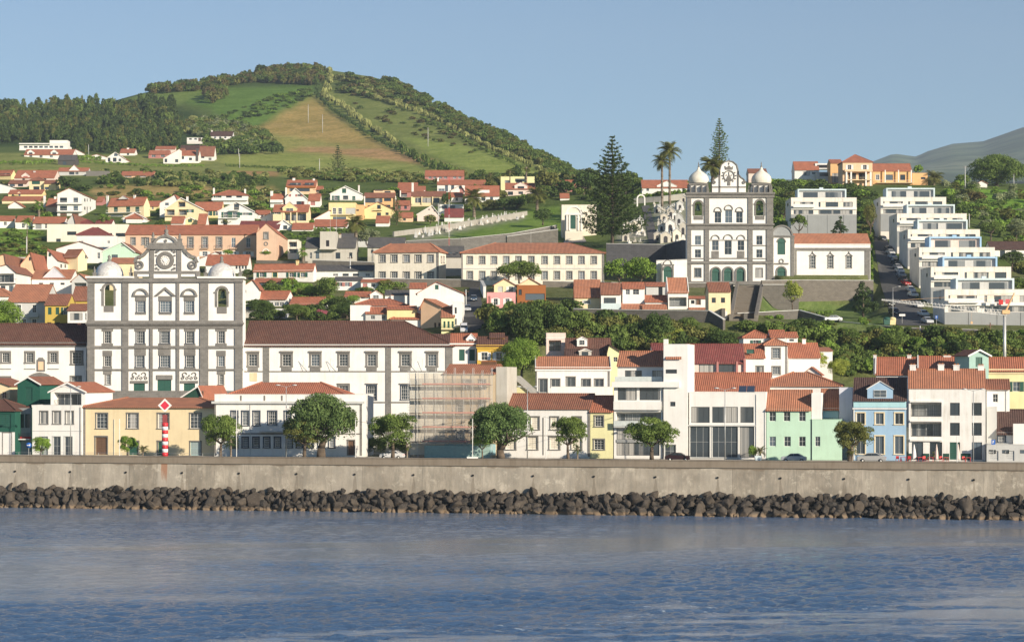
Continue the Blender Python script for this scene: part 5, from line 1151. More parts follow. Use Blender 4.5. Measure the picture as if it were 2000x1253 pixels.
m.prism([F.q(1418,352),F.q(1430,352),F.q(1427,345),F.q(1424.5,341),F.q(1423.5,341),F.q(1421,345)],.0,.2,'y',0); m.ring(*F.q(1419,342),.02,1.1*k,0,.2,0,6.283,6); m.ring(*F.q(1429,342),.02,1.1*k,0,.2,0,6.283,6); a=F.q(1424,341); m.box(a[0]-.07,a[0]+.07,0,.2,a[1],a[1]+.75,0)
m.prism([F.q(1417,331),F.q(1431,331),F.q(1432.5,324),F.q(1428,327),F.q(1424,323),F.q(1420,327),F.q(1415.5,324)],.0,.2,'y',0); a=F.q(1424,322); m.box(a[0]-.06,a[0]+.06,0,.2,a[1],a[1]+.7,0); m.box(a[0]-.2,a[0]+.2,0,.2,a[1]+.3,a[1]+.42,0)
a=F.q(1424,362); m.box(a[0]-.35,a[0]+.35,0,.2,a[1],a[1]+.9,0); m.build('emblem',[BSP],h.root)
for sg,vx in((-1,1395),(1,1453)): m=MB(); c=F.q(vx,356); m.ring(c[0],c[1],1.3*k,3.2*k,-.05,.2,0,6.283,12); m.build('volute',[BSP],h.root)
a=F.q(1424,315); m=MB(); m.box(a[0]-.05,a[0]+.05,.4,.5,a[1],a[1]+.9,0); m.box(a[0]-.25,a[0]+.25,.4,.5,a[1]+.5,a[1]+.62,0); m.build('cross',[DK],h.root)
LIM=plaster((.74,.70,.60),.5)
for cx in(1364.5,1487):
    F.rect('drum',cx-17,cx+17,361,377,-.6,WH,back=5.4); F.rect('drum_band',cx-19,cx+19,358,361,-.2,BS,back=5.8)
    for dx in(-17,-7,5,15): F.rect('drum_pilaster',cx+dx,cx+dx+2.4,362,377,-.45,BSP,back=-.6)
    dome(F,cx,[(18,358.5),(19.5,355),(19.8,351),(18.5,346),(15.5,341.5),(10.5,337.5),(6,334.5),(3.2,331),(2,328),(1.4,326)],LIM,'onion_dome',3); dome(F,cx,[(1.3,328),(2,325),(.8,323),(1.1,320),(0,315)],BSP,'finial',3)
for cx,yt in((1344,361),(1383,361),(1463,361),(1502,360),(1507,358)): pinnacle(F,cx,377,yt,4.5,BSP,y=.6)
bell(h,1364,406,5.5,'bronze bell in the left belfry of the onion-domed church'); bell(h,1484,406,5,'dark bell in the right belfry of the onion-domed church')
h=house('chapel','white chapel with arched lunette gable, green shutter and arched green door beside the onion-domed church',1511,1549,461,557,'flat',None,'white','red',Y=553,dep=9,wins='E,473,497,15,1526;E,530,553,16,1526',cat='chapel',ext=4)
F=Face(h); F.arch('gable_arch',1527,461,19,22,.3,BSP,n=18); F.poly('lunette',[(1508.5+i*0,461) for i in[0]]+[(1527-19*math.cos(t*math.pi/14),461-19*math.sin(t*math.pi/14)*.98) for t in range(15)],.05,flat('grey'),back=.4)
F.rect('cornice',1508,1552,460,463,.4,BSP); F.arch('shutter_head',1526,473,0.05,7.5,.05,flat('green')); F.arch('shutter_arch',1526,473,7.6,9.2,.15,BSP); F.arch('door_head',1526,530,0.05,8,.05,flat('green')); F.arch('door_arch',1526,530,8.1,11,.2,BSP)
F.rect('pilaster',1545,1551,463,557,.25,BS); F.rect('door_jamb',1515,1517.6,530,555,.2,BSP); F.rect('door_jamb',1534.5,1537,530,555,.2,BSP); F.rect('lintel',1512,1540,513.5,516,.3,BSP); F.arch('scroll_ornament',1526,510,3,5,.15,BSP,0,360)
h=house('building','white church hall with red roof, three hooded windows and stone cornice right of the chapel',1552,1700,476,548,'gx',457,'white','orange',Y=556,dep=10,wins='s,500,523,9,1587 1622 1658',ov=.1,ext=3,trim='white')
F=Face(h); F.rect('cornice',1550,1702,484,489,.3,BS); F.rect('pilaster',1552,1556,489,546,.15,BS); F.rect('pilaster',1689,1699,489,546,.15,BS); 
for cx in(1587,1622,1658): F.poly('pediment',[(cx-8,500),(cx,493),(cx+8,500),(cx+6,500),(cx,495),(cx-6,500)],.2,BSP); F.rect('keystone',cx-1,cx+1,491,494,.2,BSP)
# terrace walls
def rwall(label,pts,thick=.7,Y=None,mat=None,name='retaining_wall',cat='wall',cop=True):
    """pts: list of (px, ytop, ybase, Y) ; a wall standing along these points"""
    m=mat or RUB; a=pts[0]; o=P(a[0],a[2],a[3]); e=empty(name,o,0,label,cat); mb=MB(); cp=MB()
    for (x0,t0,b0,Y0),(x1,t1,b1,Y1) in zip(pts,pts[1:]):
        A,Bq=P(x0,b0,Y0)-o,P(x1,b1,Y1)-o; At,Bt=P(x0,t0,Y0)-o,P(x1,t1,Y1)-o; d=(Bq-A); d.z=0; n=Vector((-d.y,d.x,0)).normalized()*thick
        if n.y<0: n=-n
        A.z-=3;Bq.z-=3; v=[A,Bq,Bt,At,A+n,Bq+n,Bt+n,At+n]; f=[(0,1,2,3),(5,4,7,6),(1,5,6,2),(4,0,3,7),(3,2,6,7)]; mb.add(v,f)
        u=Vector((0,0,.15)); e_=n.normalized()*.08; w=[At-e_,Bt-e_,Bt+n+e_,At+n+e_]; w=[q+Vector((0,0,.004)) for q in w]; cp.add(w+[q+u for q in w],[(0,1,5,4),(1,2,6,5),(2,3,7,6),(3,0,4,7),(4,5,6,7)])
    mb.build('wall_face',[m],e)
    if cop: cp.build('coping',[plaster('lgrey',.4)],e)
    return e
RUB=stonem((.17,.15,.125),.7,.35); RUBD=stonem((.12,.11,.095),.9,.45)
rwall('high rough basalt retaining wall under the church hall with balustrade top',[(1488,548,612,541),(1562,547,612,543),(1706,548,612,545)],mat=RUB)
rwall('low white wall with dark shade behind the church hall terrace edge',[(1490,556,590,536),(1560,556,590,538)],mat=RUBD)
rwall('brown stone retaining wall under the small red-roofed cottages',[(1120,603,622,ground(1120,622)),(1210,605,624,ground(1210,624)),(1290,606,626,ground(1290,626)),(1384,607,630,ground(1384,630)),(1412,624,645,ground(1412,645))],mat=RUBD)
rwall('rough stone terrace wall above the cottages under the onion-domed church',[(1344,553,580,549),(1432,553,575,547)],mat=RUB)
rwall('white churchyard wall with arched green gate left of the onion-domed church',[(1282,509,556,547),(1342,507,556,547)],mat=plaster('white',.3))
# ================================================================ TOWN ON THE SLOPE
def H(l,*a,**k):
    x0,x1,yb=a[0],a[1],a[3]
    if k.get('Y'): k['Y']=min(k['Y'],ground((x0+x1)/2,yb)+1.5)
    return house(k.pop('name','house'),l,*a,**k)
# --- left, between the church wing and the field
H('weathered grey townhouse with french windows and a big red hipped roof',15,88,588,640,'gx',556,'lgrey','orange',dep=16,side=0,wins='W,595,610,8,37 67;W,623,636,8,67 47',extra='balc 28 45 618 .9 lgrey lgrey;balc 56 76 618 .9 solid lgrey',rot=0,Y=478,ext=5)
H('mustard yellow house with three dark green windows and brown roof left of the domed church',88,132,594,642,'gx',575,'ochre','old',Y=470,dep=9,wins='g,600,614,7,97 112;G,600,614,7,127;n,629,634,8,96 113',trim='ochre',side=0)
H('small white house with glazed veranda wedged against the domed church',132,170,605,640,'gx',594,'white','old',Y=466,dep=7,wins='b,611,625,24,149;w,611,625,5,168')
H('ochre house with steep brown roof directly behind the left belfry',140,178,585,630,'gx',560,'ochre','old',Y=487,dep=9,wins='G,594,608,6,172')
H('white house with grey gable and red roof over a covered veranda',62,139,543,580,'gx',527,'white','orange',Y=545,dep=10,extra='dorm 84 128 541 543 520 lav k .2',wins='k,552,556,8,80 101 122')
H('small red-roofed wing with columned porch beside the grey gabled house',140,172,548,590,'gy',534,'lgrey','orange',Y=540,dep=12,rx=156,wins='L,552,572,24,157')
H('white house with dark glass balcony doors at the left edge',-40,30,530,575,'gy',516,'white','old',Y=528,side=36,rx=14,wins='L,534,551,42,6;k,558,570,9,6 22',extra='balc -40 33 552 1.2 dark white')
H('peach gabled house with long red roof slope at the left edge',-60,12,515,560,'gy',496,'peach','old',Y=560,side=75,rx=9)
H('weathered peach house with small dark windows and red roof edge',40,66,516,545,'gy',493,'peach','red',Y=575,side=48,rx=60,wins='k,502,509,4,58',dirt=.5)
H('white gabled house with green shutter and arched side windows',92,112,506,530,'gy',486,'white','red',Y=592,side=32,rx=93,wins='g,494,501,5,97;>k,516,523,4,120 128')
H('yellow house with brown lean-to roof behind the white gabled house',124,152,500,530,'gx',487,'cream','old',Y=604,side=18,rot=-25,wins='>k,498,505,4,168')
H('wide white gabled building with plain walls behind the mint house',110,196,485,515,'gy',471,'white','old',Y=628,dep=16,rx=156,wins='w,493,505,6,193')
H('mint green gabled building behind the clock gable of the domed church',200,262,490,530,'gy',472,'mint','old',Y=610,dep=14,rx=238,wins='w,479,482,6,238;k,497,507,12,224',extra='barge 238')
H('cream house with red hip roof just behind the left silver dome',214,268,513,545,'gx',504,'cream','orange',Y=560,dep=8)
H('white building with red veranda roof and white attic cornice',150,228,461,490,'flat',None,'white','red',Y=660,dep=14,wins='w,470,475,5,212 160')
H('maroon-roofed house with hipped roof on the white cornice building',150,212,458,466,'hip',444,'white','maroon',Y=668,dep=9,ext=1)
h=H('long low pale flat-roofed modern building with bluish window panels',92,250,438,473,'flat',None,'warm','red',Y=700,dep=16,wins='k,452,459,18,140;k,455,462,20,236;k,466,472,9,114;k,455,462,6,216;k,468,474,12,236',name='building')
H('small weathered shed with grey wall beside the green field',26,70,502,512,'flat',None,'dirty','red',Y=600,dep=4,cat='shed')
H('low white house with red roofs and car port above the green field',30,62,432,448,'gx',422,'white','red',Y=760,dep=8,wins='w,436,445,6,45;k,436,445,8,66')
H('white house with small red hip roof left of the car port house',-5,28,430,446,'gx',422,'white','red',Y=770,dep=8,rot=10,wins='w,433,440,6,10')
H('long low white house with red roof and garage beside the car port house',64,125,435,449,'gx',424,'white','red',Y=765,dep=8,wins='w,437,446,5,90;F,436,447,12,75')
H('dark gabled house with white edge below the tall white villa',132,146,430,452,'gy',418,'lgrey','old',Y=765,side=26,rx=143)
H('two small houses with deep red hip roofs above the pale flat building',150,184,437,448,'hip',429,'white','maroon',Y=740,dep=8)
H('small house with deep red gable roof right of the hip-roofed one',186,218,436,448,'gx',429,'white','maroon',Y=738,dep=7)
# --- upper left
H('tall white three-storey villa with gable, balconies and long lit side wall',112,160,378,422,'gy',367,'white','red',Y=800,side=27,rx=136,wins='k,386,395,14,124;k,386,395,9,148;k,402,411,14,124;k,402,411,9,148;D,416,422,13,124 147;>k,388,394,3,166;>w,388,394,3,171 177;>w,404,410,3,171 177;>k,404,410,3,166',extra='balc 112 162 398 1.2 white white;balc 112 162 413 1.2 white white')
H('yellow house with dark green doors, red roof and terrace over garages',211,281,399,425,'gx',385,'cream','red',Y=805,dep=11,side=12,rot=-18,wins='g,404,414,8,226 250 268;f,418,425,24,228',extra='balc 210 276 416 1.3 white white;chim 210 382 4;chim 263 381 4;dorm 232 250 387 389 382 white w 1')
H('white gabled garage building in front of the yellow house',240,286,426,435,'gy',414,'white','red',Y=782,dep=9,rx=263,wins='D,421,433,8,266',extra='barge')
H('cream double-gabled house with recessed green balconies',322,397,408,432,'gy',386,'cream','red',Y=800,dep=12,rx=354,wins='L,394,404,14,355;L,409,420,16,333;L,409,420,16,357;G,409,415,6,372',extra='barge 354;balc 322 362 421 1 lgrey cream')
H('white gable wall with slim chimney behind the cream double-gabled house',312,350,396,425,'gy',380,'white','red',Y=820,dep=10,rx=342,wins='k,396,401,7,326;k,406,411,7,325',extra='chim 366 384 4')
H('small yellow gable house with green window below the cream house',358,386,431,442,'gy',424,'yellow','red',Y=770,dep=10,wins='g,428,434,8,371',extra='barge')
H('red-roofed house left of the small yellow gable house',334,358,435,444,'gx',423,'white','red',Y=774,dep=8)
H('red-roofed house right of the small yellow gable house',386,402,436,444,'gx',418,'white','red',Y=776,dep=8)
H('yellow bungalow with brownish red roof and green shutters',378,432,410,426,'gx',395,'yellow','red',Y=812,dep=10,wins='G,411,421,7,407;G,411,421,7,424')
H('white villa with wide gable, green shuttered balcony windows',426,496,412,440,'gy',394,'white','red',Y=800,side=9,rx=462,wins='k,398,410,10,462;G,414,425,8,441;G,414,425,9,459;G,415,420,12,480;k,428,440,8,440',extra='barge 462;balc 428 466 426 1 cream white;balc 448 466 411 1 cream white')
H('square white house with red hip roof and two corner chimneys',416,484,381,400,'hip',371,'white','red',Y=870,dep=12,wins='G,382,389,7,425;k,382,390,11,447 467',extra='balc 414 484 391 1 solid white;box 416 419 367 381 4 5 white chimney;box 477 480 369 381 4 5 white chimney')
H('cream arcaded house with columns, yellow gable dormer and red roof',533,602,413,437,'gx',400,'cream','red',Y=800,dep=10,wins='G,412,418,8,540;L,415,431,42,577',extra='dorm 552 580 405 414 394 yellow G .4;pil 567 569 414 435 .4 cream;pil 579 581 414 435 .4 cream;pil 552 554 414 435 .1 cream')
H('white gabled lean-to left of the arcaded house',510,532,424,434,'mono',416,'white','red',Y=802,dep=7)
H('white gabled house with glass door below the arcaded house',538,570,440,450,'gy',429,'white','maroon',Y=765,side=0,dep=12,wins='k,440,448,8,557',extra='barge')
H('long maroon roof running behind the chapel gable',466,545,446,452,'gx',432,'white','maroon',Y=775,dep=14)
H('low red-roofed house right of the white gabled house',570,611,447,452,'gx',436,'white','red',Y=760,dep=8)
H('white garden house with red hip roof and dormer chimney',528,553,394,406,'gx',379,'white','red',Y=880,dep=8,extra='box 528 533 373 392 3 4 white chimney;balc 528 553 395 1 solid white')
H('white gabled house with small dark red windows',557,600,387,406,'gy',367,'white','red',Y=872,dep=12,rx=577,wins='r,379,384,5,566;Q,379,384,7,584;k,393,402,14,586;r,393,402,5,592',extra='barge 577;box 557 560 366 390 2 3 white chimney')
H('small white annex with red roof and red garage door',602,625,391,405,'gx',379,'white','red',Y=868,dep=8,wins='r,393,401,9,611')
H('two-tier house with red roofs and glass gallery above the white gabled house',559,617,363,380,'gx',352,'peach','red',Y=930,dep=10,wins='b,357,361,22,577;b,357,361,18,604;b,368,374,40,585',extra='chim 574 348 5;chim 613 349 4;band 559 617 364 367 .5 rust')
H('orange annex with red roof beside the two-tier house',612,630,370,380,'gx',364,'peach','red',Y=925,dep=7,wins='k,372,375,9,619')
H('large white house with broad gable and green shutters under a dark red roof',645,707,378,392,'gy',363,'white','old',Y=880,dep=14,rx=675,wins='g,368,377,8,672;G,382,391,7,656;k,382,390,10,675;g,383,391,6,691',extra='barge 675;chim 701 362 3;balc 643 707 392 1 white white')
H('yellow house with recessed white garage panel and stone terrace',642,695,396,430,'flat',None,'yellow','red',Y=815,dep=11,wins='W,406,418,6,653;W,406,418,7,664;f,406,418,20,685;k,423,428,26,663;f,406,418,6,700',extra='balc 641 690 419 1 lgrey cream')
H('orange block with one dark window joined to the yellow house',695,710,400,430,'flat',None,'orange','red',Y=817,dep=10,wins='k,409,412,6,698')
H('yellow gabled house with dark balcony door',709,769,409,428,'gy',394,'yellow','red',Y=812,dep=11,rx=738,wins='k,400,408,7,740;k,415,422,8,740;k,415,420,6,756',extra='balc 730 747 410 1 dark cream')
H('white gable lean-to beside the long red roof',613,643,427,432,'mono',413,'white','red',Y=798,dep=9)
H('long low house with bright red roof above the ruined grey house',613,678,441,448,'gx',429,'white','red',Y=772,dep=9,wins='w,442,445,60,645')
H('small white house with red roof beside the tall palm',734,760,434,443,'gx',422,'white','red',Y=768,dep=8)
H('orange modern house with terrace and columns',730,770,372,390,'flat',None,'peach','red',Y=880,dep=10,wins='k,373,376,12,757;n,370,373,16,740')
H('wide orange house front with covered glass terrace',711,771,385,405,'gx',377,'orange','old',Y=862,dep=8,wins='b,387,396,34,730;k,387,393,14,757;k,400,404,13,756;k,401,405,20,728',extra='box 711 713 383 404 -1 -.5 white column;box 772 774 383 404 -1 -.5 white column')
H('dark red house with columned porch and long roof',781,830,374,386,'gx',364,'rose','red',Y=880,dep=11,wins='L,377,385,14,788;k,378,383,8,815',extra='box 781 783 372 392 -1 -.6 white column;box 828 830 372 392 -1 -.6 white column')
H('red-roofed house above the dark red house',777,815,366,372,'gx',357,'rose','red',Y=910,dep=9)
H('cream house with flat tiled roof and three wide veranda windows',803,870,383,399,'gx',374,'cream','old',Y=830,dep=10,wins='b,386,396,12,817;b,386,396,20,833;k,386,396,12,852',extra='pil 803 806 384 399 .5 cream;pil 823 825 384 399 .5 cream;pil 844 846 384 399 .5 cream;chim 806 357 4')
H('peach gabled cottage with two small windows above the cemetery',815,858,418,431,'gy',401,'palepink','red',Y=770,dep=10,rx=844,wins='k,408,410,4,838;k,411,413,4,849',extra='barge 844')
H('low maroon roof house beside the peach cottage',868,905,423,430,'gx',408,'white','maroon',Y=768,dep=9)
H('long brick red house with white windows below the hill',830,906,343,352,'gx',333,'rose','red',Y=960,dep=9,wins='w,345,349,6,840 849 860 870 888 898')
H('white house with long red roofs and steps left of the skylight house',854,948,360,378,'gx',352,'white','red',Y=930,dep=9,wins='k,362,374,6,872;k,362,374,6,884;w,368,376,12,862',extra='box 854 857 347 360 3 4 white chimney')
H('white gabled porch house with dark red side',880,907,372,382,'gy',361,'white','red',Y=895,dep=9,wins='r,368,381,8,902;k,363,369,6,899',rx=900)
H('white house with steep red roof holding a long row of skylight windows',908,975,382,396,'gx',363,'white','red',Y=880,dep=11,wins='k,385,390,6,960;k,384,392,8,944',extra='box 933 956 371 378 1.5 3 white dormer')
H('cream cubic house with roof terrace beside the hill foot',978,1044,345,372,'flat',None,'pyell','red',Y=930,dep=11,wins='b,352,358,10,991;k,352,358,12,1014;n,349,355,18,1015',extra='dorm 1 1 1 1 1 a w' if 0 else '')
H('pale pink house with gabled balcony and red roof in front of the cubic house',987,1045,369,382,'gx',358,'palepink','red',Y=890,dep=10,wins='k,374,381,10,997;k,374,379,9,1017',extra='dorm 1005 1030 362 372 356 palepink k .3')
H('dark pink house with red gable behind the trees',1078,1098,362,372,'gx',354,'rose','red',Y=930,dep=8,wins='k,364,369,4,1088')
H('brick red house half hidden by the dark tree',1104,1126,362,375,'gx',352,'rose','red',Y=930,dep=8)
H('small red-roofed cottage above the cemetery wall',1094,1112,386,392,'gx',378,'white','red',Y=880,dep=7)
H('long white house with bright red roof and central gable above the cemetery',1254,1345,366,377,'gx',352,'white','red',Y=860,dep=10,extra='dorm 1283 1322 362 374 353 white w .3;',wins='k,368,373,5,1265 1335')
# --- villas at the foot of the hill
H('long white villa with flat red roof and blue side at the upper left',38,132,284,293,'flat',None,'white','red',Y=1270,dep=12,wins='k,285,289,7,50 60 70 80 90 100 110 120',extra='box 97 132 274 284 2 9 white penthouse;band 38 132 280 282 1.2 white;band 38 132 291 294 .8 white')
H('white villa with long red roof and two round dormers',47,142,302,310,'gx',292,'white','red',Y=1215,dep=12,wins='w,303,308,6,60 80 100 120',extra='dorm 53 67 297 302 292 white k .6;dorm 99 113 297 302 292 white k .6')
H('dark stone gabled barn below the red-roofed villa',113,147,312,323,'gx',303,'dstone','grey',Y=1185,dep=9,wins='n,315,322,7,126')
H('small cluster of white garages at the edge of the forest',136,160,297,302,'gy',291,'white','red',Y=1225,dep=8)
H('low white double-gabled house left of the white villa',172,207,306,311,'gy',301,'white','red',Y=1190,dep=10,wins='w,307,309,12,190')
H('white gabled villa with red roof and dark windows by the forest',206,245,310,318,'gy',297,'white','red',Y=1180,side=14,rx=225,wins='k,308,316,5,213;k,308,316,7,224;k,310,315,5,234;k,300,305,7,226',extra='barge 225')
H('white house with red roof behind the white gabled villa',234,263,298,304,'gx',291,'white','red',Y=1225,dep=9,wins='k,299,303,4,250',extra='chim 250 289 4')
H('rose pink two-storey house with red roof and white windows',290,330,301,310,'gx',294,'rose','red',Y=1210,dep=9,wins='w,302,307,8,300;w,302,307,8,318')
H('pink upper house with red roof at the forest edge',303,342,291,298,'gx',286,'palepink','red',Y=1240,dep=8,wins='k,293,296,4,315 328')
H('angular white house with steep mono roof and stone pillars',319,350,309,320,'mono',293,'white','red',Y=1165,dep=9,wins='k,310,317,5,324;k,311,317,6,345')
H('white house with red roof and stone chimney block right of the angular house',350,388,303,318,'gx',294,'white','red',Y=1170,dep=9,wins='k,305,311,5,357;k,308,313,6,372',extra='box 383 387 290 314 -.5 1 dstone chimney')
H('white villa with dark brown roof and red balcony annex',388,418,304,314,'gx',286,'white','old',Y=1190,dep=10,wins='k,305,309,6,396;w,308,313,6,410')
H('long dark brown roof of the villa under the pine wood',352,400,293,300,'gx',284,'white','dbrown',Y=1215,dep=8)
H('pale small house with flat roof inside the wood',365,397,269,276,'flat',None,'white','red',Y=1330,dep=8,wins='k,270,273,5,372 382;d,270,276,4,390')
H('white house with dark brown gable roof inside the wood',410,454,265,272,'gx',257,'white','dbrown',Y=1335,dep=9,wins='k,267,270,4,420 430 440',extra='chim 414 255 3')
H('long brown barn roof by the forest foot',352,360,296,302,'gx',290,'dirty','old',Y=1200,dep=6)
# --- left edge, upper
H('yellow house with glazed gallery and red roof at the left edge',-30,22,341,350,'gx',332,'yellow','red',Y=980,dep=10,wins='b,339,344,22,9',side=10,rot=-20)
H('house with wide red roof, round dormer and arcade at the upper left',28,106,347,358,'gx',333,'palepink','red',Y=960,dep=14,extra='dorm 42 58 343 348 337 palepink r .5;box 65 69 334 343 5 6 lgrey chimney',wins='k,349,356,5,46 88')
H('yellow villa with green glass balcony and brown hip roof',57,86,352,372,'hip',346,'cream','old',Y=930,dep=9,wins='g,353,360,16,70;k,364,371,12,71')
H('yellow wing with brown porch roof beside the green glass villa',86,110,358,372,'gx',352,'yellow','old',Y=925,dep=8,wins='k,365,370,8,91')
H('pink stone porch house left of the green glass villa',16,52,358,366,'gx',352,'palepink','old',Y=935,dep=8,wins='n,359,364,10,24;n,359,364,10,40')
H('white concrete house at the left edge of the upper town',-30,22,364,378,'gy',357,'white','grey',Y=900,dep=10)
H('yellow house with red roofs and a row of small chimneys',16,82,378,384,'gx',371,'yellow','red',Y=880,dep=9,wins='k,379,383,4,25 38',extra='dorm 30 45 380 384 374 yellow k .4;chim 21 371 4;chim 49 372 4;chim 75 372 4')
H('low red roof terrace of the yellow chimney house',4,84,391,398,'gx',384,'cream','red',Y=850,dep=9)
H('white gabled shed half hidden by palms',16,43,402,408,'gy',393,'white','red',Y=830,dep=9)
H('orange gabled house left of the tall white villa',90,112,402,415,'gx',388,'peach','red',Y=820,dep=9,extra='chim 87 382 4;chim 108 384 4')
H('dark red little house right of the tall white villa',188,200,393,402,'gx',385,'rose','red',Y=850,dep=8)
H('pale house with white arches near the stone lane',113,172,334,343,'gx',328,'lgrey','red',Y=1020,dep=7,wins='k,336,341,10,140;w,336,341,6,150',extra='dorm 135 155 332 336 322 white w .4')
H('long orange house with red roof below the terraced field',236,300,342,347,'gx',335,'peach','red',Y=985,dep=8,wins='w,343,346,14,250;w,343,346,14,278')
H('long grey stone outbuilding at the lane',168,212,334,344,'flat',None,'stone','red',Y=1005,dep=6,cat='shed')
# --- centre: school, ruin, small town
h=H('long pale two-storey school building with red hip roof and eleven windows per floor',901,1180,493,556,'hip',474,'warm','orange',Y=575,dep=19,name='building',cat='school',dirt=.5,wins='s,501,515,10,918 942 965 989 1013 1038 1064 1088 1112 1136 1160;s,530,545,10,918 942 965 989 1013 1038 1064 1088 1112 1136 1160;>s,503,516,3,1184',extra='band 901 1180 523 525 .1 lgrey;band 901 904 494 555 .12 stone;pil 1176 1180 494 555 .12 stone',ov=.5)
h=H('shorter pale school wing with red hip roof and blotched walls',732,857,490,556,'hip',474,'warm','orange',Y=575,side=14,rot=-14,name='building',cat='school',dirt=.6,wins='s,498,512,11,747 770 794 817 841;s,531,545,11,747 770 794 817 841;>s,501,513,2,862 867',extra='pil 853 857 491 555 .12 stone',ov=.5)
h=H('long salmon building with red roof, tall windows and maroon balconies',245,500,457,500,'gx',440,'salmon','red',Y=640,dep=14,name='building',wins='s,464,478,8,260 281;S,464,483,8,372 400 428;w,464,483,8,456 485;s,464,483,7,340 312 287;P,491,503,10,400 428 456 485',extra='balc 365 380 485 .7 maroon salmon;balc 393 408 485 .7 maroon salmon;balc 421 436 485 .7 maroon salmon;balc 449 464 485 .7 maroon salmon;balc 478 493 485 .7 maroon salmon',trim='salmon')
h=H('salmon chapel with pointed gable, cross, tall window and round medallion',501,540,454,508,'gy',436,'salmon','red',Y=632,side=22,rx=520,name='chapel',cat='chapel',wins='S,455,466,6,519.5',ov=.2)
F=Face(h); F.arch('window_arch',519.5,455.5,0.1,3.4,.1,BSP); F.arch('medallion',519.5,476,2.4,4.2,.12,BSP,0,360); F.arch('door_arch',519,492,5,6.5,.15,WH); a=F.q(520,436); m=MB(); m.box(a[0]-.06,a[0]+.06,-.1,.02,a[1]-.3,a[1]+1.3,0); m.box(a[0]-.4,a[0]+.4,-.1,.02,a[1]+.6,a[1]+.75,0); m.build('cross',[DK],h.root)
H('white stair wing with red railings right of the salmon chapel',562,582,460,505,'mono',474,'warm','red',Y=640,dep=10,wins='n,468,482,14,572;n,484,492,14,572') if 0 else H('white stair wing with open landings right of the salmon chapel',562,582,468,505,'flat',None,'warm','red',Y=636,dep=10,wins='L,472,482,16,572;L,486,494,16,572')
h=H('abandoned grey two-storey house with square turret and broken windows',596,694,483,508,'gx',464,'dirty','grey',Y=622,dep=12,dirt=.9,wins='n,493,505,7,620;n,493,505,9,660;n,493,505,6,685;w,493,505,5,607',extra='box 625 657 452 485 -1 5 dirty turret;box 637 643 469 481 -1.05 -1.001 dark window;box 624 658 485 487 -2 -.003 dirty balcony;chim 664 458 5 dirty')
H('low dark grey roofed house behind the ruined turret',664,722,468,480,'gx',456,'lgrey','grey',Y=670,dep=9)
H('grey slate roofed house beside the shorter school wing',718,790,482,500,'gx',464,'dirty','grey',Y=625,dep=12,wins='k,488,494,5,727')
H('grey roofed pale low school annex between the school buildings',855,905,500,540,'gx',481,'dirty','grey',Y=600,dep=10,wins='k,492,495,6,880 892' )
H('white house with yellow chimney and four green shuttered windows',495,612,527,552,'gx',515,'white','red',Y=590,side=6,rot=-12,wins='Y,532,541,9,511 569 591;y,532,541,9,537',extra='chim 581 509 5 yellow',ov=.3)
H('glazed veranda with red roof in front of the yellow chimney house',497,574,550,560,'shed',543,'pale','red',Y=572,dep=3.5,wins='b,552,560,72,535')
H('long white single-storey building with grey roof left of the school wing',617,729,528,541,'gx',518,'white','grey',Y=585,dep=9,wins='w,534,539,10,655;k,534,539,12,675 695;w,534,539,9,718')
H('white house with dark red shutters and brown roof strip',653,705,547,568,'gx',541,'white','grey',Y=560,dep=8,wins='Q,551,559,9,664;Q,551,559,9,678') 
H('white house with red veranda door and red lean-to roof',705,760,550,568,'shed',545,'white','red',Y=556,dep=4,wins='r,553,560,9,713;k,553,560,8,729')
H('long white terrace wall house behind the red veranda house',700,790,543,560,'flat',None,'white','red',Y=566,dep=7)
H('white gabled house with red roof edge behind the right belfry',470,506,562,600,'gy',546,'white','red',Y=545,dep=10,rx=494,wins='w,566,572,6,478')
H('white house with red roof and glass veranda beside the right belfry',484,560,582,600,'gx',568,'white','red',Y=528,side=14,rot=-15,wins='w,590,597,9,529 540 550',dirt=.2)
H('white house with red roof and lit right gable among garden trees',566,630,592,605,'gx',580,'lgrey','red',Y=520,side=10,rot=-15,dirt=.4)
H('small stone outhouse at the right belfry',478,500,604,622,'gx',600,'dirty','grey',Y=500,dep=6)
H('pale garden shed below the red-roofed houses',526,560,611,622,'shed',606,'lav','grey',Y=498,dep=5,wins='k,613,620,4,548',cat='shed')
H('white house with small gable dormer and red roofs',673,722,578,600,'gx',570,'white','red',Y=525,dep=8,extra='dorm 723 746 574 585 567 white w -.5',wins='b,577,583,14,712')
H('house with wide red hip roof and two small dormers above the white gable wall',690,794,595,620,'hip',583,'white','red',Y=500,dep=9,extra='chim 766 577 5;chim 793 577 4')
H('plain white gabled house wall behind the long white wing',684,722,596,650,'flat',None,'white','red',Y=492,dep=9)
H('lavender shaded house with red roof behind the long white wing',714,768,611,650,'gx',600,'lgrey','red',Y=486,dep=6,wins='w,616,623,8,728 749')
H('yellow house with red hip roof behind the long white wing',756,812,603,650,'gx',598,'yellow','red',Y=489,dep=6)
H('white house with red roof at the end of the long white wing',764,838,622,650,'hip',608,'white','red',Y=478,dep=8,wins='')
H('red-roofed house with grey slate strip behind the wide hip roof',752,800,575,595,'gx',567,'white','grey',Y=540,dep=7)
H('tall plain white gabled house with one green window',815,905,572,630,'gy',550,'white','red',Y=520,dep=12,rx=853,wins='g,556,565,7,853')
H('orange house with stepped roof and brown windows beside the steep street',822,862,598,650,'gy',582,'peach','orange',Y=490,side=20,rx=830,wins='D,630,644,4,850 858;>k,610,614,6,868',rot=-25)
H('pale yellow narrow house with balcony at the street corner',862,888,618,655,'gx',606,'pyell','orange',Y=480,dep=7,wins='g,627,640,4,868 876 884',extra='balc 862 888 642 .9 dgreen cream')
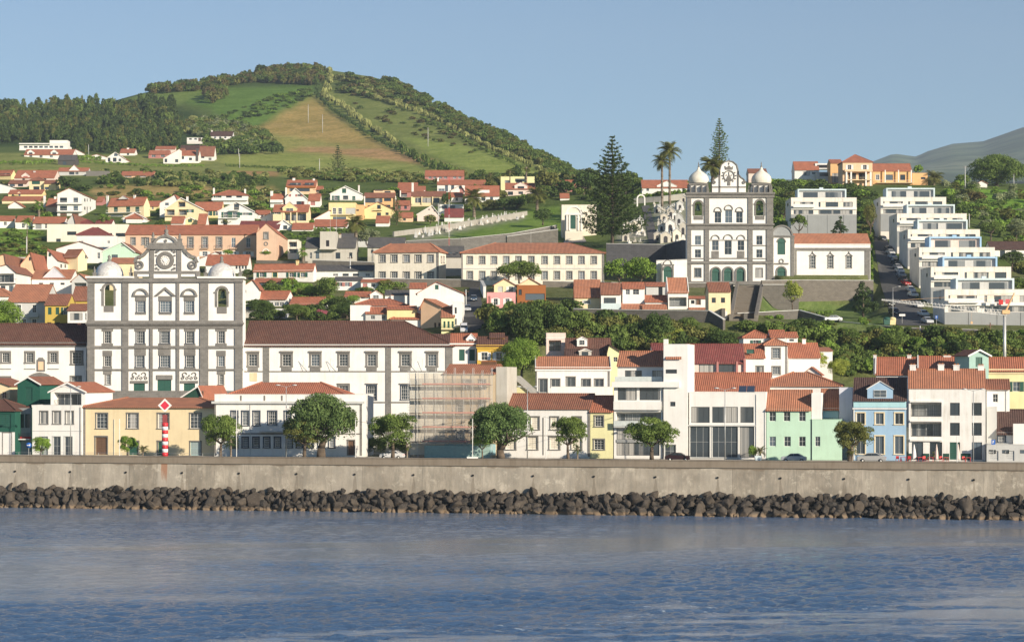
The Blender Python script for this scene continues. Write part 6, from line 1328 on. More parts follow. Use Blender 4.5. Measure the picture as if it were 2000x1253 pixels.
H('white corner house with brown roof facing the steep street',884,903,590,645,'flat',None,'white','red',Y=500,dep=12,wins='k,600,612,4,890;k,622,634,4,890')
H('small red roofed gable cluster left of the tall plain gabled house',800,832,562,600,'gx',553,'white','red',Y=545,dep=7)
H('pink house with white shutters above the steep street',951,1007,571,610,'flat',None,'pink','red',Y=540,dep=9,wins='P,583,595,8,968 991;r,578,600,5,955',par=.2)
H('cream gabled house with white garage panels above the pink house',965,1007,556,572,'gy',544,'cream','red',Y=549,dep=9,wins='f,559,570,10,977;P,560,570,9,998')
H('modern rust-coloured metal house with dark wide window',1010,1066,557,592,'flat',None,'rust','red',Y=540,dep=9,wins='n,565,576,6,1016;n,573,586,38,1045',par=.2)
H('white gabled house behind the rust-coloured house',1012,1058,556,575,'gy',543,'cream','red',Y=551,dep=8)
# cottages under the church terrace
H('cream cottage with two-step red roof at the left end of the terrace row',1122,1172,579,604,'gx',561,'cream','orange',Y=505,dep=7,wins='W,587,593,14,1146')
H('upper red roof of the two-step cottage',1122,1173,561,568,'gx',547,'cream','orange',Y=513,dep=7,ext=2)
H('white cottage with brown roof and wide blue window band',1174,1213,573,606,'gx',553,'white','old',Y=503,dep=8,wins='b,581,592,24,1191',extra='band 1174 1213 592 606 .06 pale')
H('white cottage with red roof, orange towel on rail and glazed porch',1216,1259,562,604,'gx',552,'white','red',Y=508,dep=6,wins='w,565,575,8,1226;w,565,575,12,1242')
H('lower cottage roof in bright red below the glazed porch',1214,1257,602,606,'shed',589,'white','orange',Y=500,dep=3.5)
H('white cottage with recessed patio and dark red roof',1260,1303,588,604,'gx',577,'white','red',Y=503,dep=6,wins='')
H('white shaded cottage wall with thin red roof behind the patio',1262,1302,558,585,'shed',551,'lgrey','red',Y=514,dep=4,wins='k,560,576,8,1290')
H('tall narrow white house with red roof and open laundry balcony',1305,1344,569,605,'gx',543,'white','orange',Y=503,dep=8,wins='L,580,598,34,1324',tc='white')
H('low red front roof left of the laundry balcony house',1256,1303,604,607,'shed',594,'white','orange',Y=498,dep=3)
H('low white cottage with red front roof right of the laundry balcony',1346,1381,582,605,'shed',578,'white','red',Y=508,dep=4,wins='k,586,593,7,1353;d,585,595,7,1364')
H('bright red strip roof between laundry balcony house and yellow house',1346,1381,604,606,'shed',595,'white','orange',Y=499,dep=3)
H('pale yellow two-storey house with brown roof at the foot of the church stairs',1384,1427,568,626,'gx',552,'cream','old',Y=492,dep=8,wins='k,581,591,8,1394 1412;P,608,623,8,1412',trim='cream')
# --- orange mansion and neighbours on the right crest
h=H('orange mansion with square tower block and red pyramid roof on the ridge',1646,1704,316,363,'hip',302,'peach','red',Y=850,dep=12,wins='P,322,331,7,1659 1689',extra='band 1646 1704 332 335 .6 peach;box 1652 1655 335 363 -2.2 -1.6 white column;box 1661 1664 335 363 -2.2 -1.6 white column;box 1690 1693 335 363 -2.2 -1.6 white column;box 1699 1702 335 363 -2.2 -1.6 white column;balc 1652 1702 352 2.2 cream cream;box 1657 1672 338 350 -.03 -.003 dark window;box 1677 1691 338 350 -.03 -.003 dark window;box 1650 1704 331 335 -2.4 -.003 peach porch_roof')
H('orange wing of the mansion with long red roof and white columns',1705,1781,333,358,'gx',320,'orange','red',Y=856,dep=9,wins='W,341,351,7,1714;k,341,352,14,1737;k,341,352,10,1763',extra='box 1728 1730 332 356 -1.6 -1.2 white column;box 1754 1756 332 356 -1.6 -1.2 white column;box 1779 1781 332 356 -1.6 -1.2 white column;balc 1712 1783 357 1.6 white cream')
H('low orange garage end of the mansion',1782,1812,338,358,'flat',None,'orange','red',Y=858,dep=8,wins='n,346,350,9,1803')
H('orange side wing with dark glazing left of the tower block',1622,1645,318,358,'gx',312,'orange','red',Y=862,dep=9,wins='n,323,330,5,1640;b,338,357,18,1634')
H('white house with red roof and glazed white attic left of the mansion',1552,1600,331,352,'gx',316,'white','red',Y=875,dep=9,wins='b,335,343,14,1575;n,336,340,8,1590',extra='box 1592 1624 319 330 2 7 white attic;box 1596 1620 322 328 1.95 1.999 dark window')
H('low white house with dark flat roof between white house and mansion',1596,1626,336,352,'flat',None,'lgrey','red',Y=868,dep=7,wins='n,338,344,20,1611')
H('brown stone wall house with beige roof left of the dark ridge tree',1462,1498,337,350,'gx',330,'palepink','old',Y=880,dep=8)
H('small white pavilion roof among the hillside trees',1908,1928,358,362,'gy',353,'white','orange',Y=860,dep=6)
H('brown roofed bungalow with white posts behind the stepped apartments',1935,2010,486,505,'gx',472,'white','dbrown',Y=640,dep=9,wins='k,489,503,10,1958;k,489,503,10,1980')
# --- terraced apartment blocks
def block(i,label,x0,x1,yt,base,Y,xl,pent,depth=13,pc='pale',storey=1.0):
    w=x1-x0; s=Y/FC; py=lambda m:m/s     # metres -> px
    a=yt+py(1.35); b=a+py(1.55); c=b+py(.95); d=c+py(1.3)
    hw=f'b,{a},{b},{w*.30},{x0+w*.19};b,{a},{b},{w*.52},{x0+w*.68};b,{c},{d},{w*.30},{x0+w*.19};b,{c},{d},{w*.52},{x0+w*.68};<n,{a+2},{a+9},3,{x0-w*.05}'
    h=house('apartment_block',label,x0,x1,yt,base,'flat',None,(.80,.75,.68),'red',Y=Y,dep=depth,wins=hw,cat='apartment block',par=.25,ext=5,dirt=.2,group='stepped apartment blocks')
    F=Face(h); F.rect('plinth',x0,x1,d+py(.1),base,.05,plaster('grey')); F.rect('floor_band',x0,x1,b,c,.5,WH) if 0 else F.rect('floor_band',x0-.2,x1,b+py(.1),c-py(.1),.35,WH)
    m=MB(); k0=F.q(x0+w*.03,b)[0]; k1=F.q(x0+w*.35,b)[0]; z=F.q(x0,b)[1]; m.box(k0,k1,-1.1,-.36,z-.25,z-.1,0); m.box(k0,k1,-1.1,-1.05,z-.1,z+.8,0); m.build('balcony',[plaster('white')],h.root)
    for q in(.06,.45,.72): m=MB(); a0=F.q(x0+w*q,a)[0]; m.box(a0,a0+1.6,.10,.13,F.q(0,b)[1]+.05,F.q(0,a)[1]-.05,0); m.build('blind',[flat('warm',.8)],h.root)
    for q in(.25,.55,.8): m=MB(); a0=F.q(x0+w*q,base)[0]; m.box(a0,a0+.08,-.09,-.051,F.q(0,base)[1],F.q(0,d)[1]-.2,0); m.build('joint',[flat('dark')],h.root)
    if pent:
        p0,p1,pyt,pyb,yo=pent; a=h.front(p0,pyb,yo); b=h.front(p1,pyt,yo); t=.45; c=plaster(pc); m=MB(); y1=min(depth,yo+6)
        z0=h.h-.2; z1=b[1]
        m.box(a[0],b[0],yo,y1,z1-.45,z1,0); m.box(a[0],a[0]+t,yo,y1,z0,z1-.45,0); m.box(b[0]-t,b[0],yo,y1,z0,z1-.45,0); m.box(a[0]+t,b[0]-t,y1-.2,y1,z0,z1-.45,0); o=m.build('penthouse',[c],h.root)
        m=MB(); m.box(a[0]+t,b[0]-t,yo+.8,yo+.9,z0,z1-.45,0); m.build('back_wall',[plaster('palepink' if i in(3,) else 'lgrey')],o)
        m=MB(); w_=b[0]-a[0]; [m.box(a[0]+w_*q0,a[0]+w_*q1,yo+.74,yo+.799,z0+.3,z1-.95,0) for q0,q1 in((.12,.42),(.58,.9))]; m.build('window',[curtain((.25,.26,.26))],o)
        m=MB(); m.box(a[0]+w_*.45,a[0]+w_*.53,yo+.5,yo+1.2,z1,z1+.5,0); m.build('chimney',[c],o)
    return h
block(0,'white apartment block standing alone left of the stepped street, bluish penthouse',1545,1673,386,457,640,0,(1558,1653,369,386,3))
block(6,'topmost white apartment block of the stepped row beside the sloping street',1720,1848,385,452,648,0,(1731,1826,367,385,3))
block(5,'fifth white apartment block of the stepped row counted uphill',1752,1888,417,482,615,0,(1771,1865,399,417,3))
block(4,'fourth white apartment block of the stepped row counted uphill',1773,1914,448,520,585,0,(1792,1890,429,448,3))
block(3,'third apartment block of the stepped row, pale blue penthouse with pinkish recess',1795,1943,483,558,552,0,(1815,1917,462,483,3),pc='lblue')
block(2,'second apartment block of the stepped row, with bright blue penthouse frame',1818,1975,521,600,520,0,(1841,1948,501,521,3),pc='lblue')
block(1,'lowest and nearest white apartment block of the stepped row',1845,2030,565,641,472,0,(1867,1981,543,565,3.5),depth=13)

H('small red hipped roof at the left edge under the glass balcony house',-30,20,577,600,'hip',563,'white','orange',Y=515,dep=9)
H('long white gabled hall with small windows behind the right silver dome',402,484,516,532,'gx',498,'white','red',Y=600,dep=9,wins='k,519,525,4,462 468 474 480')
H('white lean-to with maroon edge behind the rose gable',388,420,506,520,'mono',494,'white','maroon',Y=618,dep=9)
H('little cream house with red roof left of the clipped school plane trees',920,946,0,0,'gx',0) if 0 else None
H('white garage with dark doors below the cream veranda house',858,905,399,410,'flat',None,'white','red',Y=800,dep=7,wins='n,401,408,10,868 884')
H('orange garden house between the yellow gabled house and the peach cottage',778,806,424,434,'gx',415,'peach','red',Y=780,dep=7,wins='k,426,431,5,790')
H('low white outhouse left of the cream arcaded house',498,526,418,428,'gx',411,'white','red',Y=820,dep=7,wins='k,420,425,5,512')
H('small yellow house with red roof above the white gabled garage',286,310,402,412,'gx',393,'yellow','red',Y=830,dep=8,wins='w,404,409,4,298')
H('white cottage with red roof between the maroon-roofed houses',246,276,426,436,'hip',418,'white','red',Y=762,dep=8)
H('rose house with red roof right of the orange block',772,800,400,412,'gx',392,'rose','red',Y=840,dep=8,wins='k,402,408,5,780 792')
H('white house with red roof half hidden left of the date palm',880,903,384,396,'gx',376,'white','red',Y=850,dep=8,wins='k,386,392,5,892')
# ================================================================ VEGETATION
YP=lambda px,o=4.2: ywall(px)+o
def t(px,pb,pt,hw,kind,col,label,**k): return tree(px,pb,pt,hw,kind,col,label,**k)
t(627,891,767,70,'dome','pohu','huge dense domed tree in front of the white colonial building',Y=YP(627),crownbase=866,var=1)
t(979,892,784,63,'dome','pohu','big dense domed tree right of the scaffolded building',Y=YP(979),crownbase=872,var=2)
t(594,891,809,47.46,'street','olive','olive-green street tree in front of the huge domed tree',Y=YP(594,2.6),crownbase=872,lod=0)
t(431,891,806,42.94,'street','mid','street tree with crooked trunk between yellow house and colonial building',Y=YP(431),crownbase=870,lod=0)
t(767,891,803,50.85,'street','mid','street tree with twisted trunk left of the scaffolding',Y=YP(767),crownbase=870,lod=0)
t(942,891,848,22,'round','bright','small bright green tree in front of the big domed tree',Y=YP(942,2.5),crownbase=878,lod=0)
t(1110,893,811,40.68,'street','mid','street tree in front of the blind-windowed white house',Y=YP(1110),crownbase=872,lod=0)
t(1273,893,812,57.63,'street','mid','wide street tree in front of the modern white block',Y=YP(1273),crownbase=876,lod=0)
t(1659,897,820,47.46,'street','olive','street tree left of the light blue house',Y=YP(1659),crownbase=878,lod=0)
t(249,891,849,21.47,'street','bright','small street tree in front of the long yellow house',Y=YP(249),crownbase=882,lod=0)
t(80,891,851,20.34,'street','bright','little leafy tree in front of the white two-storey house',Y=YP(80),crownbase=884,lod=0)
t(1469,894,870,11,'bush','bright','small leafy bush in a pale blue planter',Y=YP(1469,13.5),lod=1,name='potted_shrub')
def pal(*a,**k): return palm(*a,**k)
palm(279,890,868,13,'tiny fan palm right of the small tree at the yellow house',Y=YP(279),n=22,trunkw=.12)
palm(451,890,852,17,'dark young palm beside the crooked street tree',Y=YP(451),n=26,trunkw=.16,col='dark')
palm(1128,893,868,12,'small dark palm right of the street tree by the blind windows',Y=YP(1128),n=22,trunkw=.12,col='dark')
palm(1485,895,871,14,'small spiky palm in front of the glass-walled building',Y=YP(1485,13.3),n=24,trunkw=.14)
palm(1664,897,870,14,'short palm at the foot of the tree by the blue house',Y=YP(1664,3.),n=24,trunkw=.15)
palm(795,891,864,10,'small palm in front of the scaffolding',Y=YP(795,3),n=18,trunkw=.14)
palm(1826,898,880,11,'leafy palm plant in a pot between closed umbrellas',Y=YP(1830,14.2),n=18,trunkw=.1)
t(735,888,852,24,'bush','dark','dark hedge mound right of the white colonial building',Y=yfront(735)+9,lod=0)
t(778,888,858,22,'bush','dark','dark hedge mound behind the twisted street tree',Y=yfront(778)+9,lod=0)
# conifers and palms
norfolk(1196,478,262,66,'giant norfolk pine towering left of the cemetery stairs',Y=655,tiers=27,dense=1.5,seed=4,col='dark')
norfolk(1405,380,229,21,'tall slim norfolk pine rising behind the onion-domed church',Y=700,tiers=30,baretop=1,dense=1.3,seed=9,col='mid')
norfolk(660,338,283,20,'lone open norfolk pine on the lower hill field',tiers=14,seed=6,dense=.9)
norfolk(775,440,382,17,'norfolk pine behind the tall garden palm',tiers=18,seed=8,col='mid')
palm(1308,394,278,23,'taller of the two cemetery palms with bare trunk',Y=735,n=60,trunkw=.42)
palm(1293,398,301,19,'shorter of the two cemetery palms with bare trunk',Y=728,n=52,trunkw=.42)
palm(1392,380,304,27,'broad palm crown behind the onion-domed church',Y=640,n=70,trunkw=.5)
palm(926,424,370,23,'thick date palm left of the cemetery wall',n=70,trunkw=.55)
palm(1049,412,366,21,'thick date palm beside the round cemetery bush',n=64,trunkw=.55)
palm(695,473,420,22,'tall date palm beside the ruined grey house',n=70,trunkw=.5,Y=640)
palm(1824,362,333,20,'dark date palm right of the orange mansion',n=60,trunkw=.5)
palm(592,508,483,12,'squat palm left of the ruined grey house',n=40,trunkw=.4,Y=618,col='bright')
palm(53,500,424,12,'slim palm with thin bare trunk above the green field',n=30,trunkw=.16,Y=660,col='bright')
palm(76,428,392,12,'palm with short thick trunk left of the white villa',n=44,trunkw=.45,col='bright')
palm(996,375,330,9,'slender palm in front of the cream cubic house',n=34,trunkw=.25)
palm(1028,372,322,9,'slender palm with dry skirt behind the cubic house',n=34,trunkw=.35)
palm(958,362,336,8,'narrow palm by the hill foot houses',n=30,trunkw=.3)
palm(202,446,418,13,'low garden palm below the yellow house',n=40,trunkw=.3,col='bright')
# distinct trees
t(1946,366,302,58,'dome','mid','large dark domed tree on the right ridge',Y=880,crownbase=362,lod=0,var=1)
t(1014,551,507,26,'round','mid','tallest clipped plane tree at the middle of the school front',Y=556,crownbase=546,lod=1,var=0)
t(993,551,511,24,'round','mid','left clipped plane tree on the school forecourt',Y=555,crownbase=547,lod=1,var=1)
t(1034,551,510,24,'round','mid','right clipped plane tree on the school forecourt',Y=555,crownbase=547,lod=1,var=2)
t(1210,556,503,31,'round','bright','clipped plane tree left of the churchyard wall',Y=543,crownbase=552,lod=1,var=1)
t(1252,556,501,33,'round','bright','wide clipped plane tree beside the white churchyard gate',Y=543,crownbase=552,lod=1,var=2)
t(1548,605,545,20,'round','yell','yellow-green leafy tree on the terrace lawn',Y=527,crownbase=596,lod=1)
t(1686,622,547,34,'cone','pine','dark conifer with bare trunk beside the sloping street',lod=1,var=1)
t(1641,462,421,18,'cone','pine','bushy conifer in front of the lone apartment block',Y=618,lod=1,var=2)
t(1561,468,421,19,'spread','mid','thin leafy tree beside the lone apartment block',Y=610,lod=1)
t(1060,438,405,19,'round','dark','dense round bush tree on the cemetery edge',Y=735,crownbase=434,lod=1)
t(1018,742,655,40,'round','bright','bright green garden tree behind the mustard house',Y=398,lod=0,crownbase=735,var=3)
t(1000,735,690,18,'round','bright','lower bright green tree next to the mustard house',Y=396,lod=0,crownbase=730)
t(1580,735,683,40,'round','yell','yellow-green garden tree above the white gabled house',Y=416,lod=0,crownbase=722)
t(1640,735,700,24,'bush','yell','low yellow-green bush left of the red-roofed row',Y=414,lod=0)
t(720,500,445,24,'round','grey','greyish dense tree behind the slate-roofed house',Y=650,lod=1,crownbase=480)
t(-4,650,584,50,'round','bright','bright green tree at the left edge before the brown roof',Y=452,lod=0,crownbase=650)
t(1503,345,315,14,'round','mid','small round tree on the ridge right of the onion domes',lod=1)
t(1795,340,322,12,'bush','bright','bright hedge tree behind the mansion wing',Y=890,lod=2)
t(512,622,585,27,'round','dark','dark bushy tree below the glass veranda house',Y=500,lod=0,crownbase=618)
t(580,624,592,27,'round','mid','olive shrub tree above the long brown roof',Y=492,lod=0,crownbase=620)
t(640,585,540,24,'round','mid','garden tree left of the red-shuttered house',Y=535,lod=1,crownbase=582)
t(610,582,556,22,'round','bright','leafy garden tree behind the two red roofs',Y=540,lod=1,crownbase=580)
t(530,572,552,22,'round','mid','low garden tree before the glass veranda',Y=550,lod=1,crownbase=570)
t(662,610,578,24,'round','dark','dark round tree right of the lit red-roofed house',Y=512,lod=1,crownbase=606)
t(678,624,590,24,'round','dark','dark tree beside the white gable wall',Y=496,lod=0,crownbase=620)
t(690,596,575,14,'round','bright','small pale green tree left of the dormer house',Y=520,lod=1,crownbase=592)
t(626,624,604,16,'bush','magenta','pink flowering bougainvillea bush among the garden trees',Y=494,lod=0)
t(712,572,560,20,'bush','mid','garden shrub before the dark red shutters',Y=548,lod=1)
t(756,562,546,20,'bush','olive','olive shrub in front of the white terrace wall',Y=556,lod=1)
t(483,548,525,12,'round','dark','dark bush beside the right silver dome',Y=585,lod=1)
t(444,498,488,14,'bush','bright','clipped hedge in front of the salmon building',Y=632,lod=1)
t(520,499,490,14,'bush','bright','clipped hedge before the chapel door',Y=625,lod=1)
for i,(x,b,tp,w,kd,c,l) in enumerate([(1100,385,352,24,'round','dark','large dark tree behind the cemetery chapel'),(1068,378,332,26,'round','olive','olive tree right of the cubic house'),(1140,380,336,24,'round','dark','dark tree at the foot of the hill slope'),
 (985,410,386,20,'round','dark','dark bush tree behind the cemetery wall'),(1010,408,385,18,'round','mid','round tree left of the second date palm'),(840,440,418,13,'round','olive','olive bush in front of the peach cottage'),
 (872,404,376,10,'round','dark','dark cypress-like tree beside the cream veranda house'),(128,372,344,20,'round','dark','dark round tree left of the white villa'),(150,340,326,12,'round','mid','tree beside the grey outbuilding'),
 (85,345,330,14,'round','mid','tree behind the yellow gallery house'),(1240,378,346,16,'round','mid','crest tree left of the long white house'),(1222,380,343,18,'round','dark','dark crest tree right of the giant pine'),
 (1345,372,352,12,'round','mid','crest tree left of the onion-domed church'),(1320,350,338,12,'round','grey','pale tree behind the long white house'),(1290,385,372,12,'round','mid','round bush behind the cemetery palms'),
 (960,375,350,12,'round','olive','garden tree between the hill foot houses'),(1008,345,322,16,'cone','pine','dark conifer behind the cubic house'),(940,350,330,12,'round','mid','tree behind the brick red long house'),
 (1760,446,425,10,'round','dark','dark shrub at the top of the sloping street'),(1905,400,374,22,'round','brownish','brownish round tree on the right hillside'),(1890,440,405,24,'round','mid','mid green tree behind the top apartment blocks'),
 (1960,430,405,26,'round','olive','olive hillside tree below the right meadow'),(1935,470,430,22,'round','mid','dense tree behind the apartment penthouses'),(1985,470,425,24,'tall','grey','pale feathery tree at the right edge'),(1978,530,490,26,'round','dark','dark tree right of the third apartment block'),
 (1995,590,540,20,'round','mid','leafy tree at the right edge behind the lowest block'),(1530,440,385,22,'round','mid','bright tree between church towers and lone apartment block'),(1528,462,430,18,'round','bright','lush shrub behind the arched chapel gable'),
 (1700,470,395,14,'round','olive','tree between lone block and stepped row'),(1855,355,330,14,'round','olive','ridge tree right of the date palm'),(1880,366,340,16,'round','mid','ridge tree left of the large domed tree')]):
    t(x,b,tp,w,kd,c,l)
# lawns, thickets, woods
def hb(*a,**k): return hedge(*a,**k)
scatter([(950,604),(1000,600),(1100,612),(1170,630),(1240,648),(1340,655),(1400,662),(1440,672),(1440,690),(1180,690),(1000,672),(945,650)],170,28,['round','bush'],['mid','dark','mid','olive'],'thicket','dense mixed thicket on the slope below the cottages and pink house','thicket',seed=2,asp=.42,density=2)
scatter([(1445,645),(1560,646),(1700,658),(2020,662),(2040,735),(1640,735),(1560,700),(1500,655)],280,24,['round','bush'],['mid','bright','olive','dark','mid'],'thicket','dense green thicket on the slope below the sloping street and lowest block','thicket',seed=3,asp=.45,density=2)
for i,(x,b,tp,w,c,l) in enumerate([(1030,668,586,34,'dark','tall dark tree below the rust-coloured house'),(1085,662,592,34,'dark','dark evergreen tree in the middle of the wooded slope'),(1130,660,605,28,'mid','leafy tree at the right of the dark evergreens'),(975,655,604,22,'mid','tree above the steep street corner'),
   (1286,672,606,30,'dark','rounded dark tree below the terrace wall'),(1345,655,618,24,'mid','leafy tree under the yellow cottage'),(1322,672,640,22,'yell','bright yellow-green bush on the wooded slope'),(1410,685,645,40,'dark','spreading dark hedge tree above the low white house'),(1870,700,660,28,'dark','dark round bush below the lowest apartment block'),(1740,690,645,30,'mid','pale flowering shrub below the sloping street'),(1570,655,620,32,'dark','dark round tree below the terrace lawn')]):
    tree(x,b,tp,w,'round',c,l,lod=1,crownbase=b-3)
scatter([(480,600),(700,590),(700,630),(480,630)],26,20,['bush','round'],['mid','dark'],'shrubbery','garden shrubs between the houses behind the long brown roof','shrubs',seed=6,asp=.5,density=2)
scatter([(-10,436),(75,446),(90,500),(90,512),(-10,512)],60,9,['bush'],['bright','olive','mid'],'shrubbery','low green scrub on the field at the left','scrub',seed=7,asp=.9,density=3)
scatter([(1500,360),(1700,366),(1720,470),(1690,470),(1675,380),(1560,372),(1540,440),(1505,440)],120,16,['bush','round'],['mid','bright','dark','olive'],'shrubbery','thick shrubs on the bank below the orange mansion','shrubs',seed=8,asp=.6,density=2)
scatter([(1830,366),(2040,380),(2040,560),(1985,560),(1960,470),(1900,440),(1860,400)],110,19,['bush','round','tall'],['mid','olive','bright','grey','mid'],'shrubbery','mixed scrub and small trees on the hillside behind the stepped apartments','shrubs',seed=9,asp=.5,density=2)
scatter([(0,345),(400,332),(560,380),(800,372),(870,392),(860,440),(620,445),(560,440),(300,450),(0,440)],170,11,['bush','round'],['mid','dark','olive','bright'],'shrubbery','garden greenery scattered between the upper town houses','shrubs',seed=10,asp=.6,density=3)
scatter([(860,345),(1120,345),(1340,358),(1340,385),(1100,395),(900,420),(860,400)],110,15,['bush','round'],['mid','dark','olive'],'shrubbery','garden greenery around the houses at the foot of the hill','shrubs',seed=11,asp=.6,density=3)
scatter([(545,330),(700,336),(900,345),(850,360),(700,356),(545,350)],220,9,['bush'],['cane','mid','olive'],'shrubbery','pale cane and shrubs along the lower field edge','cane scrub',seed=12,asp=.6,density=3)
scatter([(190,340),(520,345),(530,365),(420,368),(190,362)],300,11,['bush','tall'],['mid','dark','cane','dark'],'shrubbery','hedge-like belt of cane and shrubs above the brown field','cane scrub',seed=13,asp=.5,density=3)
scatter([(430,366),(540,370),(550,400),(500,410),(420,400)],50,12,['bush'],['cane','mid'],'shrubbery','cane scrub around the house with two corner chimneys','cane scrub',seed=14,asp=.6,density=3)
scatter([(480,552),(620,556),(730,560),(820,556),(700,590),(560,600),(480,590)],60,15,['bush','round'],['mid','bright','olive'],'shrubbery','leafy gardens between the red-roofed houses left of the steep street','shrubs',seed=15,asp=.5,density=2)
scatter([(545,440),(640,452),(720,450),(730,475),(600,480),(550,470)],40,10,['bush'],['mid','dark','bright'],'shrubbery','green shrubs around the ruined grey house','shrubs',seed=16,asp=.6,density=3)
scatter([(1490,612),(1560,606),(1700,612),(1735,634),(1600,640),(1490,640)],26,9,['bush'],['mid','bright','olive'],'shrubbery','low rough shrubs on the terrace lawn below the basalt wall','shrubs',seed=17,asp=.7,density=2)
rwall('pale rendered garden wall among the trees below the glass veranda house',[(486,604,612,ground(486,612)),(560,602,610,ground(560,610))],mat=plaster('lgrey',.5),cop=False)
rwall('grey garden wall beside the bougainvillea bush',[(585,606,618,ground(585,618)),(684,608,622,ground(684,622))],mat=RUB,cop=False)
rwall('low stone wall under the ruined grey house garden',[(500,508,514,ground(500,514)),(600,510,518,ground(600,518))],mat=RUB,cop=False)
# the wooded hill
scatter([(-60,212),(0,208),(100,205),(200,208),(262,216),(330,228),(360,245),(350,300),(230,300),(150,300),(130,282),(-60,282)],1000,22,['tall','cone','round','tall'],['pine','dark','mid','olive','dark'],'woodland','dark mixed forest covering the lower left flank of the hill','forest',seed=20,asp=.26)
scatter([(330,240),(420,236),(520,262),(540,290),(500,300),(440,300),(420,270),(340,262)],380,13,['round','bush'],['mid','grey','cane','olive','mid'],'woodland','pale mixed woodland in the middle of the hill flank','woodland',seed=21,asp=.4)
scatter([(400,268),(540,290),(550,302),(470,305),(400,302)],70,16,['round','bush'],['dark','mid'],'woodland','dark shrubs below the houses inside the wood','woodland',seed=28,asp=.5)
scatter([(258,178),(310,170),(440,158),(470,146),(620,134),(636,150),(620,168),(500,162),(430,170),(420,176),(300,184)],620,14,['round','tall','bush'],['dark','mid','brownish','olive'],'woodland','belt of trees along the left crest of the hill','woodland',seed=22,asp=.34)
scatter([(405,172),(440,172),(445,200),(405,205)],26,20,['tall','round'],['olive','brownish','mid'],'woodland','clump of trees reaching down from the hill crest','woodland',seed=23,asp=.35)
scatter([(270,210),(340,205),(345,225),(300,235)],40,24,['tall'],['dark','pine'],'woodland','tall dark trees at the end of the crest meadow','woodland',seed=24,asp=.28)
scatter([(742,150),(800,170),(880,215),(960,252),(1050,300),(1130,340),(1160,352),(1100,352),(1040,318),(950,280),(880,245),(800,198),(745,165)],600,12,['round','bush','round'],['dark','mid','mid','olive'],'woodland','dense trees down the right skyline of the hill','woodland',seed=25,asp=.42)
scatter([(655,145),(760,165),(830,205),(800,215),(740,195),(665,185)],150,9,['bush'],['brownish','mid','olive','cane','dark'],'shrubbery','brownish scrub just right of the hill top','scrub',seed=26,asp=.7)
scatter([(680,200),(860,225),(980,285),(1050,320),(900,300),(760,245)],60,6,['bush'],['mid','brownish','olive'],'shrubbery','scattered low bushes on the right flank of the hill','scrub',seed=27,asp=.8)
scatter([(520,195),(600,170),(610,185),(560,215),(430,245),(440,225)],90,6,['bush'],['mid','bright','dark'],'shrubbery','low bushes on the bright green slope of the hill','scrub',seed=29,asp=.8)
hedge([(640,140),(648,160),(630,190),(660,205),(700,235),(745,265),(780,288)],14,12,'cane','pale cane hedgerow running from the hill top down to its right',vertical=1,seed=1,dens=1.2)
hedge([(620,165),(618,190),(645,214),(690,245),(730,272),(790,303),(830,325),(870,340)],7,9,'dark','dark shaded hedge under the pale cane hedgerow',seed=2)
hedge([(780,288),(820,312),(860,330),(910,345)],12,12,'mid','green hedgerow continuing the cane line down to the houses',seed=3,vertical=1)
hedge([(700,182),(790,212),(850,232),(900,262),(960,292),(1010,312),(1055,335),(1100,348)],11,9,'cane','upper pale cane hedgerow on the right flank of the hill',vertical=1,seed=4)
hedge([(820,232),(870,252),(925,285),(975,308),(1020,330)],8,7,'mid','dark shrubs along the upper cane hedgerow',seed=5)
hedge([(150,318),(300,326),(400,326)],7,6,'bright','clipped green hedge below the hill villas',seed=6)
hedge([(0,322),(110,320)],9,9,'bright','tall clipped hedge under the round-dormer villa',seed=7)
hedge([(148,312),(195,314)],8,9,'bright','clipped hedge right of the dark stone barn',seed=8)
hedge([(440,325),(560,330),(620,338)],5,5,'mid','low hedge line across the lower hill field',seed=9)
hedge([(613,450),(720,452)],7,7,'bright','dark green garden hedge behind the ruined turret house',seed=10)
hedge([(1155,392),(1250,388),(1340,380)],8,10,'bright','bright green hedge along the top of the cemetery',seed=11)
hedge([(1515,372),(1560,374)],8,8,'bright','small clipped hedge above the lone apartment block',seed=12)
hedge([(1703,560),(1702,500),(1700,470)],5,14,'bright','ivy hedge climbing beside the church hall and street',seed=13)
hedge([(800,424),(905,424)],5,7,'bright','long garden hedge behind the peach cottage',seed=14)
# individual skyline trees
for i,(x,b,tp,w,kd,c,l) in enumerate([(272,178,156,10,'cone','pine','dark pointed tree alone on the left shoulder of the hill'),(456,150,124,7,'tall','dark','slim tree on the crest, left of the tallest'),(478,150,122,6,'cone','pine','tallest pointed tree on the hill crest'),(510,150,126,13,'round','dark','broad dark tree on the hill crest'),
  (590,138,124,24,'bush','mid','rounded thicket crown at the top of the hill'),(755,155,133,14,'round','dark','bushy dark tree starting the right skyline'),(300,172,152,9,'round','brownish','brownish tree on the left crest'),(375,160,136,9,'round','brownish','brown-green tree in the crest belt'),
  (90,208,180,7,'cone','pine','pointed spruce above the left forest'),(128,210,183,7,'cone','pine','second pointed spruce of the left forest line'),(60,208,186,8,'tall','dark','tall round-topped tree of the left forest line'),(175,212,186,7,'tall','dark','slender tree at the right of the forest line'),(15,208,188,8,'tall','pine','dark tree at the left end of the forest line')]): t(x,b,tp,w,kd,c,l)
